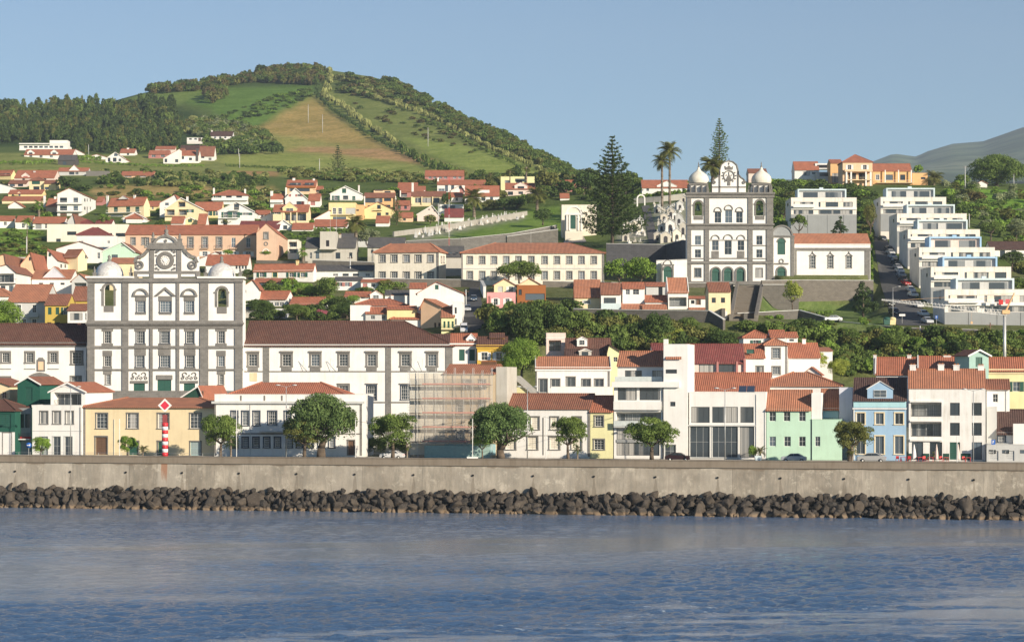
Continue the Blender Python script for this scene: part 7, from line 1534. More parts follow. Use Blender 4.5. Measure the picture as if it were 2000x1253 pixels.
# far mountain, to the right
def mountain():
    prof=[(1600,352),(1680,325),(1745,300),(1790,306),(1810,296),(1860,281),(1920,276),(1960,262),(2000,248),(2100,215),(2250,180),(2500,160),(2900,200)]
    xs=np.arange(1500,2900,12.); rows=np.linspace(0,1,16); V=[]
    for x in xs:
        yt=np.interp(x,[p[0] for p in prof],[p[1] for p in prof])
        for r_ in rows:
            Y=3600+2600*r_; py=355-(355-yt)*(r_**.85)+3*math.sin(x*.05+r_*9)*r_*(1-r_)*2+ (4*math.sin(x*.021-r_*7))*r_*(1-r_)*2; p=P(x,py,Y); V.append((p.x,p.y,p.z))
        p=P(x,yt,6200); V.append((p.x,7400,p.z-350))
    n=len(rows)+1; f=[(i*n+j,(i+1)*n+j,(i+1)*n+j+1,i*n+j+1) for i in range(len(xs)-1) for j in range(n-1)]
    m,nn,l,b=newmat('far_slopes'); tc=nn.new('ShaderNodeTexCoord'); o=tc.outputs['Object']; a=noise(nn,l,1,7,scalevec(nn,l,o,(.0016,.0016,.0016)),.6); g=noise(nn,l,.006,6,o,.7)
    c=ramp(nn,l,a,[(.44,(.03,.06,.035)),(.50,(.10,.15,.08)),(.60,(.17,.20,.12))]); c=mix(nn,l,ramp(nn,l,g,[(.5,(0,0,0)),(.62,(1,1,1))]),c,(.05,.08,.035)); l.new(c,b.inputs['Base Color']); b.inputs['Roughness'].default_value=.95
    me=bpy.data.meshes.new('mountain'); me.from_pydata(V,[],f); me.materials.append(m); me.polygons.foreach_set('use_smooth',np.ones(len(f),bool)); tag(link('mountain',me),kind='structure')
mountain()
scatter_far=None
# ================================================================ CEMETERY, WALLS, STAIRS
WHM=plaster('white',.5)
def tomb(kind,k2=0):
    m=MB()
    if kind==0: m.box(-.45,.45,-.9,.9,0,.45); m.box(-.35,.35,.75,.9,.45,1.0); m.box(-.06,.06,.78,.86,1.0,1.75); m.box(-.28,.28,.79,.85,1.35,1.47)
    elif kind==1: m.box(-.5,.5,-1,1,0,.55); m.box(-.56,.56,-1.05,1.05,.55,.65); m.prism([(-.4,.65),(.4,.65),(.4,1.3),(0,1.6),(-.4,1.3)],.8,.95,'y')
    elif kind==2: m.box(-.4,.4,-.4,.4,0,.6); m.box(-.28,.28,-.28,.28,.6,1.4); m.box(-.07,.07,-.07,.07,1.4,2.4); m.box(-.35,.35,-.06,.06,1.85,1.98)
    else: m.box(-.5,.5,-1,1,0,.35); m.lathe([(.3,.35),(.22,.6),(.28,.9),(.12,1.2),(.2,1.4),(0,1.6)],0,.7,n=8)
    return m.mesh('gravestone',[plaster(('lgrey','white','dirty')[k2],.4)])
TM=[tomb(i,j) for i in range(4) for j in range(3)]
_g=random.Random(12); GL=['pale gravestone with a cross in the cemetery rows']
def graves(poly,n,s=1.0,lab=GL[0],grp='gravestones in the cemetery'):
    k=0; xs=[p[0] for p in poly]; ys=[p[1] for p in poly]
    while k<n:
        x,y=_g.uniform(min(xs),max(xs)),_g.uniform(min(ys),max(ys))
        if inpoly(np.array([x]),np.array([y]),poly)[0]:
            o=link('gravestone',_g.choice(TM),None,G(x,y)); o.rotation_euler=(0,0,_g.uniform(-.2,.2)); v=s*_g.uniform(.55,1.1); o.scale=(v,v,v); tag(o,lab,'gravestone',grp); k+=1
graves([(806,458),(915,432),(1020,418),(1030,428),(930,442),(885,452),(808,468)],125)
graves([(1275,400),(1338,395),(1338,475),(1290,475)],60,1.1,'pale gravestone between the tomb houses right of the cemetery stairs','gravestones right of the stairs')
graves([(1215,440),(1258,430),(1264,474),(1215,476)],24,1.1,'pale gravestone on the slope beside the giant pine','gravestones beside the pine')
def mausoleum(px,pb,wpx,hpx,label,col=(.56,.52,.44),Y=None,door='dark'):
    Y=Y or ground(px,pb); s=Y/FC; w=wpx*s; h_=hpx*s; e=empty('mausoleum',P(px,pb,Y),random.uniform(-.15,.15),label,'tomb house'); m=MB(); m.prism([(-w/2,-1.5),(w/2,-1.5),(w/2,h_*.72),(0,h_*.95),(-w/2,h_*.72)],0,w*1.1,'y'); m.build('walls',[plaster(col,.6)],e)
    m=MB(); m.prism([(-w*.58,h_*.70),(0,h_*.98),(w*.58,h_*.70),(w*.58,h_*.76),(0,h_*1.05),(-w*.58,h_*.76)],-.15,w*1.15,'y'); m.box(-.07,.07,-.1,.05,h_,h_*1.25); m.box(-.25,.25,-.1,.05,h_*1.12,h_*1.17); m.build('roof',[plaster('lgrey',.6)],e)
    m=MB(); r=w*.2; m.box(-r,r,-.03,-.002,0,h_*.42); m.ring(0,h_*.42,.02,r,-.03,-.002,0,math.pi,8); m.build('door',[flat(door,.7)],e)
for a in [(1310,425,15,20,'tomb house with pointed roof high in the cemetery'),(1326,440,14,24,'slim grey tomb house beside the onion-domed church','lgrey'),(1297,432,14,16,'low tomb house right of the stairs head'),(1309,452,18,24,'white tomb house with four corner points in the middle of the cemetery','white'),
  (1300,474,20,22,'wide pale tomb house at the foot of the cemetery'),(1322,472,16,26,'tall tomb house near the foot of the cemetery','warm'),(1284,470,14,18,'small tomb house directly right of the stairs'),(1328,410,13,18,'tomb house with dark arch at the cemetery top','lgrey'),(1283,416,11,14,'little tomb house at the head of the stairs','dirty'),(1240,455,20,26,'pale tomb house between giant pine and stairs','warm'),(1334,458,14,26,'narrow tomb house touching the church corner','dirty'),(1318,428,10,14,'tiny tomb house beside the slim grey one','white'),(1292,450,12,14,'small tomb house midway beside the stairs','warm'),(1250,440,12,16,'small pale tomb house left of the stairs','lgrey'),(1222,470,14,18,'low tomb house at the foot of the giant pine','dirty'),(1335,394,10,12,'small tomb house on the cemetery top wall',(.56,.52,.44))]: mausoleum(*a)
rwall('white cemetery wall climbing behind the gravestone rows',[(770,452,462,ground(770,462)),(850,442,452,ground(850,452)),(960,424,434,ground(960,434)),(1030,412,420,ground(1030,420))],mat=plaster((.36,.34,.30),.8),cop=False)
rwall('long white-topped cemetery front wall above the school roof',[(760,472,488,650),(900,466,482,650),(1000,456,474,655),(1088,440,466,665)],mat=stonem((.16,.15,.135),1.2,.5))
rwall('dark stone lower cemetery wall left of the chapel gate',[(990,462,478,640),(1090,448,472,650)],mat=RUBD)
rwall('pale stone top wall of the cemetery with arched gate',[(1238,388,398,ground(1238,398)),(1290,384,394,ground(1290,394)),(1340,378,390,ground(1340,390))],mat=plaster('dirty',.5))
rwall('long dark shaded stone wall below the cemetery',[(1184,476,508,600),(1300,478,508,598),(1330,470,508,590),(1342,470,508,580)],mat=stonem((.085,.085,.09),1.2,.5))  # shade lying on this wall is put into its dark bluish stone colour
rwall('grey wall beside the steep street below the school',[(938,548,575,552),(944,560,600,530)],mat=WHM)
rwall('long low wall in front of the school forecourt',[(730,544,556,566),(900,546,560,562),(938,549,562,558)],mat=RUB)
rwall('low rough wall in front of the long school',[(1060,549,562,556),(1200,552,565,556),(1290,556,566,556)],mat=RUB)
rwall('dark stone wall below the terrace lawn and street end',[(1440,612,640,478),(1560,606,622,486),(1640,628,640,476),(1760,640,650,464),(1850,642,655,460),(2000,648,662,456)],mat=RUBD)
rwall('stone wall behind the ruined house',[(610,508,520,606),(730,512,522,604)],mat=RUBD)
h=house('chapel','cream cemetery gate chapel with rounded gable, columns and tall green door',1104,1138,420,452,'flat',None,'warm','red',Y=690,dep=8,wins='E,424,447,11,1119',cat='chapel',ext=3)
F=Face(h); F.arch('gable',1121,418,.1,15,.1,plaster('warm')); F.arch('gable_arch',1121,418,13,16.5,.35,WH); F.arch('door_head',1119,424,.1,5.5,.05,flat('green'));
for x in(1106,1111,1128,1134): F.rect('column',x,x+3,420,450,.35,WH)
F.rect('cornice',1102,1140,417,420,.5,WH)
h=house('building','roofless cream enclosure with jagged top behind the cemetery gate chapel',1097,1165,400,450,'flat',None,'warm','red',Y=700,dep=10,cat='enclosure',dirt=.5)
# arched cemetery gate at the head of the stairs
e=empty('gate',G(1252,402),0,'white arch gate at the head of the cemetery stairs','gate'); m=MB(); s=ground(1252,402)/FC; m.ring(0,14*s,6*s,8.5*s,-.3,.3,0,math.pi,12); m.box(-8.5*s,-6*s,-.3,.3,-1,14*s); m.box(6*s,8.5*s,-.3,.3,-1,14*s); m.build('arch',[WHM],e)
F=Face(house('gate','white churchyard gate with scrolled arch and green arched double door',1292,1316,512,556,'flat',None,'white','red',Y=545,dep=1.5,wins='E,528,552,16,1304',cat='gate'))
F.arch('door_head',1304,528,.1,8,.06,flat('green')); F.arch('arch',1304,528,8.2,10.5,.2,BSP); F.arch('arch',1304,516,7,9,.2,BSP); F.rect('pilaster',1292,1294.5,516,556,.2,BSP); F.rect('pilaster',1313.5,1316,516,556,.2,BSP); F.rect('lintel',1291,1317,516,518,.25,BSP)
# grand stairs
def stairs(label,rows,mat,nstep=34):
    (xl0,xr0,y0,Y0),(xl1,xr1,y1,Y1)=rows; a=P(xl0,y0,Y0); e=empty('stairway',a,0,label,'stairs'); m=MB(); z0,z1=zof(y0,Y0),zof(y1,Y1); st=MB()
    for i in range(nstep):
        t0,t1=i/nstep,(i+1)/nstep; Ya=Y0+(Y1-Y0)*t0; Yb=Y0+(Y1-Y0)*t1; za=z0+(z1-z0)*t1; xl=xl0+(xl1-xl0)*t0; xr=xr0+(xr1-xr0)*t0
        X0,X1=(xl-1000)*Ya/FC-a.x,(xr-1000)*Ya/FC-a.x; m.box(X0,X1,Ya-a.y,Yb-a.y+.3,z0-a.z-4,za-a.z)
    m.build('steps',[mat],e)
    for sd_ in(0,1):
        w=MB()
        xa,xb=(xl0,xl1) if sd_==0 else (xr0,xr1); A=P(xa,y0,Y0)-a; B_=P(xb,y1,Y1)-a; d=-.8 if sd_==0 else .8
        w.add([(A.x,A.y,A.z-3),(A.x+d,A.y,A.z-3),(A.x+d,A.y,A.z+1.2),(A.x,A.y,A.z+1.2),(B_.x,B_.y,B_.z-9),(B_.x+d,B_.y,B_.z-9),(B_.x+d,B_.y,B_.z+1.2),(B_.x,B_.y,B_.z+1.2)],[(0,1,2,3),(5,4,7,6),(3,2,6,7),(1,5,6,2),(4,0,3,7)]); w.build('parapet',[RUB],e)
    return e
stairs('wide grey stone stairway climbing to the onion-domed church terrace',[(1431,1473,625,ground(1452,625)-2),(1443,1486,558,ground(1464,558)-2)],plaster((.16,.14,.115),.5))
m=MB(); a=P(1412,622,ground(1430,622)-3); e=empty('stair_wall',a,0,'dark lower landing walls of the church stairway','wall'); m=MB(); b_=P(1450,622,ground(1430,622)-3)-a; m.box(0,b_.x,0,4,-7,.3); m.box(b_.x,b_.x+.8,-3,4,-7,1.2); m.box(-.8,0,-5,4,-7,2.2); m.build('wall_face',[RUBD],e)
# ================================================================ CARS
CARP={}
def carmesh():
    L,Wd=4.1,1.72; prof=[(-2.05,.35),(-2.05,.75),(-1.95,.92),(-1.1,1.0),(-.55,1.42),(.75,1.46),(1.55,1.02),(2.0,.92),(2.08,.6),(2.05,.33)]
    bm=bmesh.new(); b=MB(); b.prism([(x,z) for x,z in prof],-Wd/2,Wd/2,'y',0); me=b.mesh('body',[flat('white',.25)])
    bm.from_mesh(me); 
    for v in bm.verts:
        if v.co.z>1.2: v.co.y*=.80
        elif v.co.z>.95 and abs(v.co.x)<1.6: v.co.y*=.97
    bmesh.ops.bevel(bm,geom=[e for e in bm.edges if e.calc_face_angle(0)>.35],offset=.05,segments=2,affect='EDGES'); bm.to_mesh(me); bm.free()
    g=MB()
    for sg in(-1,1):
        y=sg*.80; ya=sg*.72
        g.add([(-.98,sg*.848,1.03),(-.52,sg*.735,1.36),(.0,sg*.725,1.38),(.0,sg*.848,1.03)],[(0,1,2,3)]); g.add([(.06,sg*.848,1.03),(.06,sg*.725,1.38),(.72,sg*.725,1.38),(1.25,sg*.84,1.05)],[(0,1,2,3)])
    g.add([(-1.12,-.7,1.035),(-1.12,.7,1.035),(-.62,.62,1.40),(-.62,-.62,1.40)],[(0,1,2,3)]); g.add([(1.52,-.7,1.08),(1.52,.7,1.08),(.86,.62,1.455),(.86,-.62,1.455)],[(0,1,2,3)])
    gm=g.mesh('windows',[glass((.02,.025,.03))])
    for v in gm.vertices: v.co.y*=1.03; v.co.z+=.012; v.co.x*=1.02
    w=MB(); w.tube((0,-.1,0),(0,.1,0),.31,n=16); w.tube((0,-.11,0),(0,.11,0),.18,n=10,m=1); wm=w.mesh('wheel',[flat((.015,.015,.015),.8),flat('lgrey',.3,.6)])
    hl=MB(); hl.box(-.03,.03,-.16,.16,-.07,.07); hm=hl.mesh('headlight',[flat((.75,.75,.7),.1)]); tl_=hl.mesh('tail_light',[flat((.5,.02,.02),.2)]); nb=MB(); nb.box(-.02,.02,-.26,.26,-.06,.06); nm=nb.mesh('number_plate',[flat('white')])
    return me,gm,wm,hm,tl_,nm
CM=carmesh(); BODY={}
def car(loc,yaw,col,label,group=None,sc=1.0,pitch=0):
    e=empty('parked_car',loc,yaw,label,'car',group); e.rotation_euler=(0,pitch,yaw); e.scale=(sc,sc,sc)
    if col not in BODY: m=CM[0].copy(); m.materials[0]=flat(col,.22,.0,.02); BODY[col]=m
    b=link('body',BODY[col],e); link('windows',CM[1],e)
    for x in(-1.3,1.28):
        for y in(-.80,.80): link('wheel',CM[2],e,(x,y,.31))
    for y in(-.6,.6): link('headlight',CM[3],e,(-2.05,y,.7)); link('tail_light',CM[4],e,(2.06,y,.78))
    link('number_plate',CM[5],e,(-2.08,0,.5)); link('number_plate',CM[5],e,(2.1,0,.55)); return e
def onroad(px,off): p=wallpt(px,off,7.96); return p
car(onroad(1309,11.3),WYAW+math.pi,(.03,.012,.015),'dark red and black hatchback parked under the wide street tree')
car(onroad(1543,11.3),WYAW,(.40,.42,.44),'silver hatchback parked in front of the mint green house')
car(onroad(1700,11.3),WYAW,(.38,.38,.38),'grey van-like estate parked in front of the blue house',sc=1.12)
car(onroad(733,11.3),WYAW,(.7,.7,.7),'white car parked beside the hedge gap right of the colonial building')
cw=[('near kerb, lowest white hatchback',1810,630,'white'),('white',1804,617,'white'),('lgrey',1798,0,'')]
def streetcar(px,py,col,label,yaw=R(98),flip=0):
    p=G(px,py); e=car(p+Vector((0,0,.12)),yaw,col,label,'cars parked up the sloping street',pitch=R(0)); dz=gz(p.x,p.y+4)-gz(p.x,p.y-4); e.rotation_euler=(0,-math.atan2(dz,8)*(1 if 1 else -1),yaw); return e
SC=[(1811,632,(.45,.47,.5),'lowest silver car parked on the sloping street'),(1803,618,(.75,.75,.75),'white hatchback second from the bottom of the sloping street'),(1793,601,(.6,.6,.6),'pale car under the crane jib on the sloping street'),
 (1783,580,(.75,.75,.75),'white car fourth from the bottom of the sloping street'),(1778,570,(.55,.57,.6),'silver car just below the red one'),(1769,557,(.35,.03,.03),'red car on the sloping street'),(1763,549,(.05,.05,.06),'black car directly above the red one'),
 (1760,541,(.25,.32,.4),'bluish car in the middle of the parked line'),(1757,533,(.7,.7,.7),'white car above the bluish one'),(1753,526,(.3,.3,.32),'grey car halfway up the parked line'),(1748,515,(.04,.05,.05),'dark green car in the upper parked line'),(1743,505,(.65,.65,.65),'white car in the upper parked line'),
 (1739,497,(.5,.5,.5),'light grey car near the top of the street'),(1736,490,(.06,.06,.08),'dark blue car near the top of the street'),(1724,470,(.05,.06,.08),'black car at the very top of the sloping street')]
for px,py,c,l in SC: streetcar(px,py,c,l)
for px,py,c,l in [(1737,598,(.05,.055,.05),'dark car on the left kerb under the street lamp'),(1746,614,(.03,.035,.05),'second dark car on the left kerb behind the bins')]: streetcar(px,py,c,l)
for px,py,c,l in [(925,588,(.04,.07,.12),'dark blue van parked at the top of the steep street'),(913,608,(.4,.42,.45),'silver car parked on the left of the steep street'),(906,645,(.6,.6,.62),'pale car at the lower end of the steep street')]:
    e=streetcar(px,py,c,l,R(92)); e['group']='cars on the steep street'
p=P(1627,628,474); car(p,R(0),(.75,.75,.75),'white car half hidden on the lawn edge above the thicket')
# ================================================================ STREET FURNITURE
def lamp(px,top,Y,z,label,arms=1,h=None,adir=1):
    zt=zof(top,Y); X=(px-1000)*Y/FC; H_=zt-z; e=empty('street_lamp',(X,Y,z),0,label,'street lamp'); m=MB(); m.tube((0,0,-.3),(0,0,H_),.10,.055,n=8); m.build('pole',[flat('lgrey',.4,.5)],e)
    for s in ([-1,1] if arms==2 else [adir]):
        m=MB(); m.tube((0,0,H_-.1),(s*1.4,0,H_+.25),.035,n=6); a=m.build('arm',[flat('lgrey',.4,.5)],e); m=MB(); m.lathe([(0,.12),(.35,.06),(.42,-.04),(.3,-.1),(0,-.12)],s*1.4,0,n=10); o=m.build('lamp_head',[flat('lgrey',.4)],a); 
        for v in o.data.vertices: v.co.z+=H_+.22
    return e
lamp(138,757,YP(138,3.4),7.9,'grey street lamp in front of the white two-storey house',2)
lamp(559,754,YP(559,3.4),7.9,'tall street lamp left of the huge domed tree',2)
lamp(1030,757,YP(1030,3.4),7.9,'slim street lamp rising past the brown-roofed white house',2)
lamp(1416,760,YP(1416,3.4),7.9,'street lamp in front of the glass-walled building',2)
lamp(1901,762,YP(1901,3.4),7.9,'street lamp in front of the tall white house with umbrellas',2)
p=G(1744,632); lamp(1744,561,p.y,p.z,'pale street lamp with short arm at the foot of the sloping street',1)
for x,yt,b,l in[(453,800,891,'thin white pole before the colonial building'),(223,817,891,'thin white pole before the yellow house'),(917,817,892,'white pole with white box beside the domed tree'),(1061,812,892,'grey pole in front of the blind windows'),(687,818,891,'thin white pole before the lit wall of the colonial building'),(1870,850,898,'thin pole beside the closed umbrellas')]:
    Y=YP(x,2.4); e=empty('pole',wallpt(x,2.4,7.9),0,l,'pole'); m=MB(); m.tube((0,0,0),(0,0,zof(yt,Y)-7.9),.06,n=6); m.build('shaft',[flat('white')],e)
    if x==917: m=MB(); m.box(-.9,.9,-.4,.4,0,.9); m.build('box',[plaster('white')],e)
def utility(px,pt,pb,label,col='lgrey',r=.16,Y=None):
    Y=Y or ground(px,pb); e=empty('utility_pole',P(px,pb,Y),0,label,'pole'); H_=(pb-pt)*Y/FC; m=MB(); m.tube((0,0,-.5),(0,0,H_),r*1.3,r*.8,n=7); m.build('shaft',[flat(col)],e); m=MB(); m.box(-.8,.8,-.08,.08,H_-.6,H_-.45); m.build('crossbar',[flat('brown')],e)
for a in[(630,224,260,'tallest white pole on the brown hill field'),(602,204,240,'white pole higher up the brown hill field'),(836,249,286,'slim pole on the pale green right field'),(624,310,336,'pole beside the bushes on the lower hill field'),(468,300,328,'pole at the lower hedge line'),(466,290,305,'short pole near the villas'),(856,398,440,'thick pole at the left end of the cemetery'),
  (173,282,302,'thin pole beside the villas under the forest'),(684,500,545,'pole before the white single-storey building'),(1884,520,540,'pole behind the stepped apartments'),(1934,630,670,'pole above the thicket','brown'),(1797,636,660,'white post in the thicket'),(52,462,502,'pole in the green field'),(1885,324,380,'pole on the right hillside'),(1980,337,366,'pole right of the large domed tree'),(1893,417,445,'pole behind the top apartments'),(910,565,600,'lamp pole on the steep street')]:
    utility(*a[:4],**({'col':a[4]} if len(a)>4 else {}))
# red and white lattice mast
p=P(877,494,600); e=empty('antenna_mast',p,0,'thin red and white lattice antenna mast above the cemetery wall','antenna mast'); Hm=(494-345)*600/FC
for i in range(10):
    m=MB(); z0,z1=Hm*i/10,Hm*(i+1)/10
    for a in range(3): m.tube((.16*math.cos(a*2.094),.16*math.sin(a*2.094),z0),(.16*math.cos(a*2.094),.16*math.sin(a*2.094),z1),.03,n=4,cap=False)
    for j in range(4):
        zz=z0+(z1-z0)*j/4; zb=z0+(z1-z0)*(j+1)/4
        for a in range(3): m.tube((.16*math.cos(a*2.094),.16*math.sin(a*2.094),zz),(.16*math.cos((a+1)*2.094),.16*math.sin((a+1)*2.094),zb),.015,n=3,cap=False)
    m.build('mast_section',[flat('red' if i%2 else 'white')],e)
for x,yt,yb,Y,l in[(645,400,455,622,'thin antenna on the ruined turret'),(657,395,455,622,'second thin antenna on the ruined turret'),(1037,449,520,574,'thin white mast before the school roof')]:
    e=empty('antenna',P(x,yb,Y),0,l,'antenna'); m=MB(); m.tube((0,0,0),(0,0,(yb-yt)*Y/FC),.05,.03,n=5); m.build('shaft',[flat('lgrey')],e)
def wire(a,b,sag,label):
    e=empty('overhead_cable',a,0,label,'cable'); m=MB(); p=Vector((0,0,0)); d=b-a
    for i in range(12):
        t=(i+1)/12; q=d*t+Vector((0,0,-4*sag*t*(1-t))); m.tube(p,q,.025,n=3,cap=False); p=q
    m.build('cable',[DK],e)
wire(P(687,819,YP(687,2.4)),P(917,818,YP(917,2.4)),1.2,'thin overhead cable along the promenade poles'); wire(P(1061,813,YP(1061,2.4)),P(1197,815,yfront(1197)),.8,'thin cable from grey pole to the modern white block')
# beacon on the wall
bp=wallpt(322,.05,8.62); e=empty('beacon',bp,0,'red and white striped harbour beacon with red diamond sign on the sea wall','beacon'); sc_=bp.y/FC; hb=(889-824)*sc_; rb=6*sc_
for i in range(9): m=MB(); m.tube((0,0,hb*i/9),(0,0,hb*(i+1)/9),rb,n=20); m.build('stripe',[flat((.62,.03,.04) if i%2==0 else 'white',.4)],e)
m=MB(); m.box(-rb*.7,rb*.7,-rb*.6,rb*.6,hb,hb+(824-808)*sc_); m.build('lantern_box',[flat('maroon',.5)],e)
zc=(889-790)*sc_; m=MB(); m.tube((0,0,hb+(824-808)*sc_),(0,0,zc),.06,n=6); m.build('post',[DK],e)
m=MB(); q=13.5*sc_; m.prism([(-q,zc),(0,zc-q),(q,zc),(0,zc+q)],-.1,-.04,'y'); dd=m.build('diamond_sign',[flat('white',.5)],e); m=MB(); q=9*sc_; m.prism([(-q,zc),(0,zc-q),(q,zc),(0,zc+q)],-.13,-.101,'y'); m.build('red_diamond',[flat((.62,.03,.06),.5)],dd)
# signs
def sign(px,py,Y,z,rr,label,kind):
    e=empty('road_sign',((px-1000)*Y/FC,Y,z),0,label,'sign'); zc=zof(py,Y)-z; m=MB(); m.tube((0,0,0),(0,0,zc),.035,n=6); m.build('post',[flat('lgrey')],e); m=MB()
    if kind=='round': m.tube((0,-.06,zc),(0,-.03,zc),rr,n=18); o=m.build('sign_face',[flat((.02,.12,.45),.4)],e); m=MB(); m.prism([(-rr*.6,zc-.06),(rr*.2,zc-.06),(rr*.2,zc-.2),(rr*.65,zc),(rr*.2,zc+.2),(rr*.2,zc+.06),(-rr*.6,zc+.06)],-.08,-.061,'y'); m.build('arrow',[flat('white')],o)
    elif kind=='P':
        m.box(-rr,rr,-.06,-.03,zc-rr*1.2,zc+rr*1.2); o=m.build('sign_face',[flat((.02,.12,.45),.4)],e); m=MB(); m.box(-rr*.4,-rr*.15,-.08,-.061,zc-rr*.7,zc+rr*.8); m.ring(-rr*.15,zc+rr*.4,rr*.18,rr*.42,-.08,-.061,-math.pi/2,math.pi/2,8); m.build('letter',[flat('white')],o)
    else: m.box(-rr,rr,-.06,-.03,zc-rr*.35,zc+rr*.35); m.build('sign_face',[flat('white')],e)
sign(56,869,YP(56,13),7.9,.5,'round blue arrow sign beside the little leafy tree','round')
sign(1940,863,YP(1940,13.),7.9,.32,'small blue parking sign with white P at the garages','P')
p=G(1762,632); sign(1762,615,p.y,p.z,.7,'white direction sign at the foot of the sloping street','flat')
p=G(1830,634); sign(1829,619,p.y,p.z,.3,'blue and white sign before the lowest apartment block','P')
for x,c,l in((1732,'green','green recycling bin at the lower end of the sloping street'),(1743,'yellow','yellow recycling bin beside the green one')):
    p=G(x,634); e=empty('recycling_bin',p,0,l,'bin'); m=MB(); m.prism([(-.65,0),(.65,0),(.75,1.3),(-.75,1.3)],-.5,.5,'y'); m.build('bin_body',[flat(c)],e); m=MB(); m.lathe([(.82,1.3),(.75,1.55),(.4,1.75),(0,1.8)],n=10); m.build('lid',[flat(c)],e)
# cafe
for x,wd_,l in((1786,9,'closed white cafe umbrella in front of the left doorway'),(1832,7,'closed pinkish cafe umbrella beside the potted palm'),(1876,7,'closed pink cafe umbrella right of the green door')):
    Y=YP(x,14); e=empty('closed_umbrella',wallpt(x,14,8.08),0,l,'umbrella'); H_=zof(866,Y)-8.08; m=MB(); m.tube((0,0,0),(0,0,H_),.03,n=6); m.build('pole',[flat('lgrey')],e); m=MB(); r=.36*wd_/8
    V=[(r,.45),(r*.95,.6),(r*.8,H_*.5),(r*.4,H_*.82),(.04,H_)]; m.lathe(V,n=9,smooth=False); m.build('canopy',[plaster('palepink' if x>1800 else 'white')],e)
for i,x in enumerate((1752,1764,1776,1797,1808,1820,1842,1850,1888,1896)):
    e=empty('cafe_table' if i%2 else 'cafe_chair',wallpt(x,13.7,8.08),_g.uniform(-.4,.4),('red cafe table before the tall white house' if i%2 else 'red cafe chair before the tall white house'),'table' if i%2 else 'chair','red cafe furniture'); m=MB()
    if i%2:
        m.box(-.45,.45,-.45,.45,.72,.76); m.build('tabletop',[flat('red')],e)
        for a in(-.38,.38):
            for b in(-.38,.38): m=MB(); m.tube((a,b,0),(a,b,.72),.025,n=5); m.build('leg',[flat('red')],e)
    else:
        m.box(-.25,.25,-.25,.25,.44,.48); m.build('seat',[flat('red')],e); m=MB(); m.box(-.25,.25,.21,.25,.48,.92); m.build('backrest',[flat('red')],e)
        for a in(-.22,.22):
            for b in(-.22,.22): m=MB(); m.tube((a,b,0),(a,b,.44),.02,n=5); m.build('leg',[flat('red')],e)
e=empty('planter',wallpt(1469,13.5,8.08),0,'pale blue planter tub before the glass-walled building','planter'); m=MB(); m.prism([(-.45,0),(.45,0),(.6,.8),(-.6,.8)],-.5,.5,'y'); m.build('tub',[flat('pale')],e)
# promenade railing
e=empty('railing',wallpt(0,3.0,7.95),WYAW,'thin grey promenade railing behind the sea wall on the left','railing'); L=wallx(430)-wallx(0); m=MB(); m.tube((0,0,1.05),(L,0,1.05),.025,n=5); m.tube((0,0,.7),(L,0,.7),.018,n=5); n_=int(L/2); [m.tube((L*i/n_,0,0),(L*i/n_,0,1.05),.03,n=5) for i in range(n_+1)]; m.build('rails',[flat('lgrey',.4,.6)],e)
# ================================================================ SCAFFOLD
Y=yfront(960)-1.6; x0,x1=797,961; zb=7.95
a=P(x0,0,Y+ (x1-x0)*Y/FC*math.tan(R(11))); a.z=zb; e=empty('scaffold',a,R(-11),'scaffolding with grey debris netting and red planks on the beige building','scaffold')
w=(x1-x0)*Y/FC/math.cos(R(11)); zt=zof(726,Y)-zb; k=math.cos(R(11))
SM=flat('lgrey',.5,.1); nb=9
for i in range(nb+1):
    m=MB(); x=w*i/nb
    for y in(0,1.1): m.tube((x,y,0),(x,y,zt+ (0.7 if i%2 else .3)),.04,n=6)
    m.build('standard',[SM],e)
for yy in(751,779,807,835,863):
    z=zof(yy,Y)-zb; m=MB(); m.box(0,w,.05,1.05,z-.06,z); m.build('deck',[flat('brown',.8)],e)
    m=MB(); m.box(w*.17,w*.985,-.05,-.01,z,z+.26); m.build('toe_board',[flat((.72,.25,.18),.7)],e)
    m=MB(); m.tube((0,-.03,z+1.0),(w,-.03,z+1.0),.025,n=5); m.tube((0,-.03,z+.55),(w,-.03,z+.55),.02,n=5); m.tube((0,1.1,z-.1),(w,1.1,z-.1),.025,n=5); m.build('guard_rail',[SM],e)
m=MB()
for i in range(0,nb,2): m.tube((w*i/nb,-.02,0),(w*(i+1)/nb,-.02,zt*.5),.025,n=5); m.tube((w*(i+1)/nb,-.02,zt*.5),(w*i/nb,-.02,zt),.025,n=5)
m.build('brace',[SM],e)
nm,n,l,b=newmat('debris_netting'); b.inputs['Base Color'].default_value=(.62,.56,.48,1); b.inputs['Roughness'].default_value=.9
tr=n.new('ShaderNodeBsdfTransparent'); ms=n.new('ShaderNodeMixShader'); tc=n.new('ShaderNodeTexCoord'); nz=noise(n,l,1,4,scalevec(n,l,tc.outputs['UV'],(.5,.4,1))); l.new(ramp(n,l,nz,[(.3,(.24,.24,.24)),(.7,(.42,.42,.42))]),ms.inputs[0]); l.new(b.outputs[0],ms.inputs[2]); l.new(tr.outputs[0],ms.inputs[1]); l.new(ms.outputs[0],n['Material Output'].inputs[0])
m=MB(); q=40; vv=[]
for i in range(q+1):
    for j in range(13): vv.append((w*(.15+.85*i/q),-.10-.012*math.sin(i*.9+j)-.012*math.sin(j*2.1+i*.4),2.4+(zt-2.6)*j/12))
m.add(vv,[(i*13+j,(i+1)*13+j,(i+1)*13+j+1,i*13+j+1) for i in range(q) for j in range(12)]); m.build('netting',[nm],e)
m=MB(); m.box(w*.2,w*.99,-.08,-.05,.05,2.2); m.build('hoarding',[flat((.35,.50,.45),.6)],e)
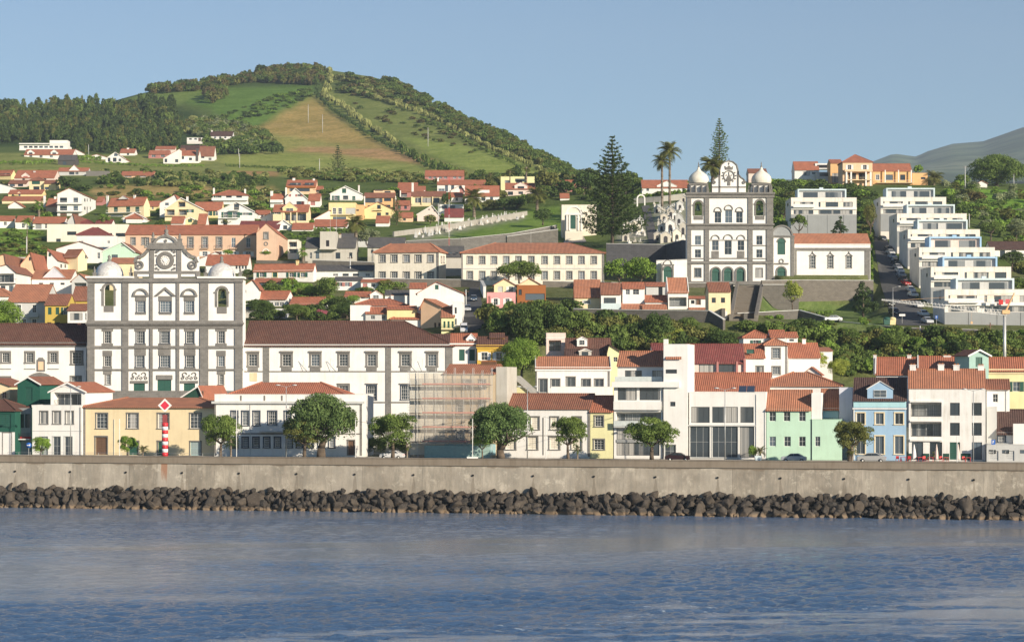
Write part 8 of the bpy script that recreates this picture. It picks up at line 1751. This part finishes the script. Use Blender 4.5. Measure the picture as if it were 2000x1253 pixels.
# ================================================================ CRANE
Yc=438; base=P(1962,720,Yc); e=empty('tower_crane',base,0,'slim grey tower crane with white lattice jib and orange slewing top','crane'); zj=zof(608,Yc)-base.z; sc_=Yc/FC
m=MB(); m.tube((0,0,-3),(0,0,zj),.38,.34,n=10); m.build('mast',[flat('lgrey',.4,.3)],e)
j0=P(1722,585,Yc)-base; j1=P(1966,612,Yc)-base; m=MB(); N=34
def jp(t,u,v): p=j0.lerp(j1,t); hh=(.15+.75*min(1,t*3)); return p+Vector((0,u*.5,v*hh))
for u,v in((-1,-.5),(1,-.5),(0,.7)): m.tube(jp(0,u,v),jp(1,u,v),.045,n=4)
for i in range(N):
    t0,t1=i/N,(i+1)/N; tm=(t0+t1)/2
    for u in(-1,1): m.tube(jp(t0,u,-.5),jp(tm,0,.7),.025,n=3,cap=False); m.tube(jp(tm,0,.7),jp(t1,u,-.5),.025,n=3,cap=False)
    m.tube(jp(t0,-1,-.5),jp(t1,1,-.5),.02,n=3,cap=False)
m.build('jib',[flat('white',.5)],e)
m=MB(); A=P(1963,610,Yc)-base; Bc=P(1981,572,Yc)-base; m.tube(A,Bc,.22,.12,n=6); m.box(A.x-.7,A.x+.9,-.6,.6,A.z-.3,A.z+.5); m.build('slewing_top',[flat('orange',.5)],e)
m=MB(); m.tube(Bc,jp(.15,0,.7),.03,n=4); m.tube(Bc,jp(.55,0,.7),.03,n=4); m.build('tie_bar',[flat('orange',.5)],e)
m=MB(); q=jp(.72,0,-.6); m.tube(q,q+Vector((0,0,-2)),.02,n=4); m.box(q.x-.2,q.x+.2,q.y-.1,q.y+.1,q.z-2.5,q.z-2); m.build('hook',[flat('orange')],e)
# satellite dish
p=P(1448,758,372); e=empty('satellite_dish',p,R(-25),'white satellite dish on the glass-walled building roof','satellite dish'); m=MB(); m.tube((0,0,-1.5),(0,0,.8),.05,n=6); m.build('post',[SM],e); m=MB(); m.lathe([(0,0),(.4,.06),(.75,.22),(.76,.25),(.4,.1),(0,.04)],n=16); o=m.build('reflector',[flat('lgrey',.4)],e,(0,-.1,1.2)); o.rotation_euler=(R(70),0,0)
# laundry
for px,py,Yq,c,l in((1938,589,471,'white','white towel hanging on the lowest apartment balcony'),(1955,590,471,'red','red cloth hanging on the lowest apartment balcony'),(1968,589,471,(.65,.12,.13),'second red cloth hanging on the lowest apartment balcony'),(1234,586,505,'orange','orange towel hanging at the glazed porch')):
    e=link('laundry',None if 0 else (lambda mm:(mm.box(-.5,.5,-.03,.03,-1.1,0),mm.mesh('laundry',[flat(c,.9)]))[1])(MB()),None,P(px,py-5,Yq-1.0)); tag(e,l,'cloth','laundry hung out to dry')
HAZE=True
if HAZE:
    m=MB(); zt=1300; ins=MB(); ins.box(-2500,4200,-520,7600,-420,zt); o=ins.build('haze',[flat('white')]); hm=bpy.data.materials.new('haze'); hm.use_nodes=True; n=hm.node_tree.nodes; n.clear(); out=n.new('ShaderNodeOutputMaterial'); v=n.new('ShaderNodeVolumePrincipled'); v.inputs['Color'].default_value=(.72,.85,1,1); v.inputs['Density'].default_value=.00007; hm.node_tree.links.new(v.outputs[0],out.inputs['Volume']); o.data.materials.clear(); o.data.materials.append(hm); tag(o,'pale haze filling the air over town and sea','haze',kind='stuff'); o.display_type='WIRE'
for o in S.objects:
    if o.parent is None and 'category' in o and 'kind' not in o: o['kind']='thing'
